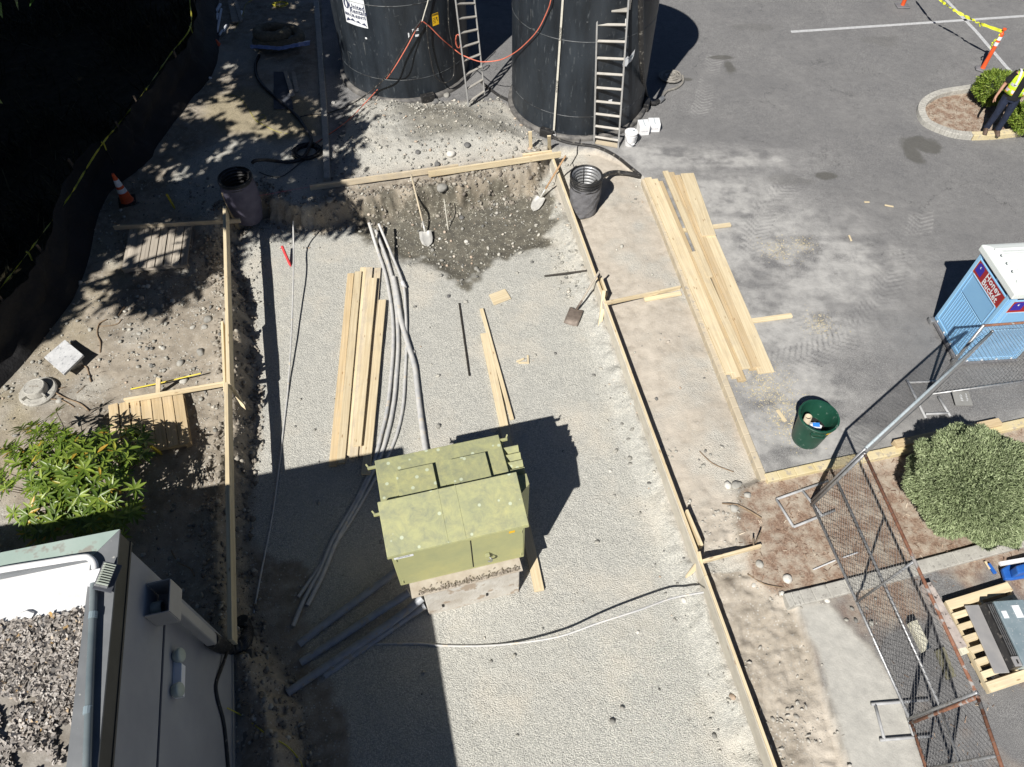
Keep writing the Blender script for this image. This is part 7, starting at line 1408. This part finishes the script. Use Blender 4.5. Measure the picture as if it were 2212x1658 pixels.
# ------------------------------------------------------------------ person
def person():
    O = P(2140, 284, .122); fw = Vector((-.30, -.95, 0)).normalized(); sd = Vector((-fw.y, fw.x, 0)); sd = sd if sd.x > 0 else -sd   # sd: person's left, picture right
    up = Vector((0, 0, 1)); K = 1.0
    def q(s_, f, z): return O + sd * s_ * K + fw * f * K + up * z * K
    t = thing('person', O, 'person standing on the yellow kerb in an open yellow safety vest and dark jeans', 'person')
    # body: one continuous skinned mesh
    J = []; E = []; Rr = []
    def j(p, r_, par=None): J.append(p); Rr.append(r_); (E.append((par, len(J) - 1)) if par is not None else None); return len(J) - 1
    pel = j(q(0, 0, .92), .13); w_ = j(q(0, .0, 1.08), .12, pel); ch = j(q(0, 0, 1.28), .14, w_); nb = j(q(0, 0, 1.44), .075, ch); nk = j(q(0, .01, 1.50), .055, nb); hd = j(q(0, .03, 1.58), .085, nk); h2 = j(q(0, .02, 1.66), .09, hd); h3 = j(q(0, .0, 1.72), .06, h2)
    for s_ in (-1, 1):
        hp = j(q(.09 * s_, 0, .88), .095, pel); kn = j(q(.11 * s_, .03, .50), .06, hp); an = j(q(.115 * s_, 0, .10), .042, kn); ft = j(q(.13 * s_, .10, .03), .035, an)
        sh = j(q(.17 * s_, 0, 1.41), .06, ch); el = j(q(.27 * s_, -.02, 1.13), .042, sh); wr = j(q(.33 * s_, .08, .90), .028, el); pa = j(q(.345 * s_, .11, .84), .030, wr)
        for k, (a, b_, L) in enumerate(((-.028, .03, .075), (-.010, .035, .085), (.010, .03, .08), (.026, .02, .065))):
            f1 = j(q(.35 * s_ + .0, .12 + a, .80), .010, pa); j(q(.348 * s_, .135 + a, .80 - L * .6), .009, f1); 
        th = j(q(.33 * s_, .155, .83), .011, pa); j(q(.322 * s_, .175, .79), .009, th)
    me = bpy.data.meshes.new('body'); me.from_pydata([tuple(p - O) for p in J], E, []); me.materials.append(M['skin']); o = bpy.data.objects.new('body', me); COL.objects.link(o); o.parent = t
    md = o.modifiers.new('skin', 'SKIN'); md.use_smooth_shade = True
    for v, r_ in zip(me.skin_vertices[0].data, Rr): v.radius = (r_, r_)
    me.skin_vertices[0].data[0].use_root = True; o.modifiers.new('s', 'SUBSURF').levels = 1; o.modifiers['s'].render_levels = 1
    def loft(b, secs, n=20, a0=0, a1=2 * math.pi, cap=False):      # secs: (centre, rx(side), ry(front))
        vs = []; full = abs(a1 - a0 - 2 * math.pi) < 1e-3; m = n if full else n + 1
        for c, rx, ry in secs:
            for k in range(m): a = a0 + (a1 - a0) * k / n; wv = 1 + .03 * math.sin(a * 5 + c.z * 21); vs.append(c + sd * rx * math.cos(a) * wv + fw * ry * math.sin(a) * wv)
        fs = [(i * m + k, i * m + (k + 1) % m, (i + 1) * m + (k + 1) % m, (i + 1) * m + k) for i in range(len(secs) - 1) for k in range(n)]
        if cap: fs.append(tuple(range((len(secs) - 1) * m, len(secs) * m)))
        b.add(vs, fs)
    b = MB(); loft(b, [(q(0, 0, .80), .155, .12), (q(0, 0, .90), .175, .135), (q(0, 0, 1.0), .165, .125)])
    for s_ in (-1, 1): loft(b, [(q(.085 * s_, .0, .90), .10, .12), (q(.10 * s_, .01, .70), .09, .10), (q(.105 * s_, .035, .52), .072, .082), (q(.11 * s_, .03, .40), .070, .078), (q(.115 * s_, .01, .20), .062, .07), (q(.12 * s_, .0, .08), .066, .078)])
    b.build('jeans', 'denim', t, True)
    b = MB(); loft(b, [(q(0, 0, .86), .185, .145), (q(0, 0, .98), .175, .14), (q(0, 0, 1.12), .165, .135), (q(0, 0, 1.28), .195, .145), (q(0, 0, 1.40), .185, .12), (q(0, 0, 1.46), .10, .085), (q(0, .0, 1.49), .065, .065)])
    for s_ in (-1, 1): c1, c2, c3 = q(.16 * s_, 0, 1.42), q(.215 * s_, -.005, 1.30), q(.25 * s_, -.01, 1.20); b.tube([c1, c2, c3], [.075, .072, .075], 12, cap=False)
    b.build('shirt', 'shirt', t, True)
    g0, g1 = math.pi / 2 + .34, math.pi / 2 + 2 * math.pi - .34
    vsec = [(.97, .200, .163), (1.10, .192, .158), (1.28, .212, .163), (1.38, .200, .142), (1.45, .135, .105), (1.475, .10, .088)]
    b = MB(); loft(b, [(q(0, 0, z), rx, ry) for z, rx, ry in vsec], 28, g0, g1); ve = b.build('safety_vest', 'vest', t, True); ve.modifiers.new('s', 'SOLIDIFY').thickness = .006
    for z0, z1, m_, dd in ((1.02, 1.085, 'vests', .008), (1.00, 1.02, 'vesto', .007), (1.085, 1.10, 'vesto', .007), (1.17, 1.23, 'vests', .008)):
        def at(z): 
            for (a, b1, c1), (d, e, f) in zip(vsec[:-1], vsec[1:]):
                if a <= z <= d: k = (z - a) / (d - a); return b1 + (e - b1) * k + dd, c1 + (f - c1) * k + dd
        b = MB(); loft(b, [(q(0, 0, z0), *at(z0)), (q(0, 0, z1), *at(z1))], 28, g0, g1); b.build('reflective_band' if m_ == 'vests' else 'band_edge', m_, ve, True)
    for s_ in (-1, 1):   # shoulder bands
        b = MB(); vs = []
        for z, f in ((1.23, .175), (1.34, .165), (1.43, .125), (1.475, .06), (1.475, -.05), (1.40, -.13)):
            for x in (.105, .15): vs.append(q(x * s_, f * (1 - .0 * x), z + (.012 if z > 1.45 else 0)))
        b.add(vs, [(2 * i, 2 * i + 1, 2 * i + 3, 2 * i + 2) for i in range(5)]); b.build('reflective_band', 'vests', ve)
    for s_, e in ((-1, q(-.125, .03, 0)), (1, q(.12, .0, 0))):
        b = MB(); vs = []; d = (fw + sd * (.12 * s_)).normalized(); l = Vector((-d.y, d.x, 0))
        for f, w2, h2 in ((-.10, .035, .10), (-.04, .045, .13), (.04, .047, .11), (.11, .050, .075), (.165, .040, .055), (.185, .015, .03)):
            for k in range(10): a = math.pi * k / 9; vs.append(e + d * f + l * w2 * math.cos(a) + up * (h2 * math.sin(a) ** .7))
        fs = [(i * 10 + k, i * 10 + k + 1, i * 10 + 11 + k, i * 10 + 10 + k) for i in range(5) for k in range(9)] + [tuple(range(9, -1, -1)), tuple(range(50, 60))]
        b.add(vs, fs).build('boot', 'boot', t, True); MB().beam(e - d * .10 + up * .008, e + d * .18 + up * .008, .095, .016).build('boot_sole', 'blackp', t, bev=.01)
    # head details
    H_ = q(0, .02, 1.62); b = MB(); vs = [H_ + sd * v[0] * .088 + fw * (v[1] * .10 - .015) + up * (v[2] * .11 + .035) for v in ICO_V]
    bb = MB(); rings = []
    for i in range(7):
        th = i / 6 * 1.75
        for k in range(18): a = 2 * math.pi * k / 18; front = max(0, math.sin(a)); tt = th * (1 - .38 * front); bb_ = H_ + sd * .096 * math.sin(tt) * math.cos(a) + fw * (.112 * math.sin(tt) * math.sin(a) - .012) + up * (.118 * math.cos(tt) + .02); rings.append(bb_)
    bb.add(rings, [(i * 18 + k, i * 18 + (k + 1) % 18, (i + 1) * 18 + (k + 1) % 18, (i + 1) * 18 + k) for i in range(6) for k in range(18)]).build('hair', 'hair', t, True)
    MB().tube([q(0, .115, 1.62), q(0, .145, 1.585), q(0, .12, 1.575)], [.010, .016, .012], 8).build('nose', 'skin', t, True)
    for s_ in (-1, 1): MB().lathe([(.001, .008), (.012, .004), (.014, 0)], q(.032 * s_, .112, 1.625), 10, axis=fw).build('eye', 'dark', t); MB().lathe([(.001, .010), (.018, .006), (.022, -.004)], q(.095 * s_, .0, 1.60), 10, axis=sd * s_).build('ear', 'skin', t)
    MB().tube([q(-.03, .108, 1.545), q(0, .118, 1.545), q(.03, .108, 1.545)], .006, 6).build('mouth', 'signred', t)
    bd = MB(); vs = [q(.075 * math.cos(a) * (1 - .15 * i), .03 + (.088 + .012 * (i == 1)) * math.sin(a), 1.56 - .035 * i) for i in range(3) for a in [math.pi * (k / 10) for k in range(11)]]; bd.add(vs, [(i * 11 + k, i * 11 + k + 1, i * 11 + 12 + k, i * 11 + 11 + k) for i in range(2) for k in range(10)]).build('beard', 'hair', t, True)
    MB().lathe([(.034, -.012), (.036, 0), (.034, .012)], q(.325, .07, .93), 14, axis=(q(.33, .08, .90) - q(.27, -.02, 1.13)).normalized()).build('watch', 'blackp', t)
person()
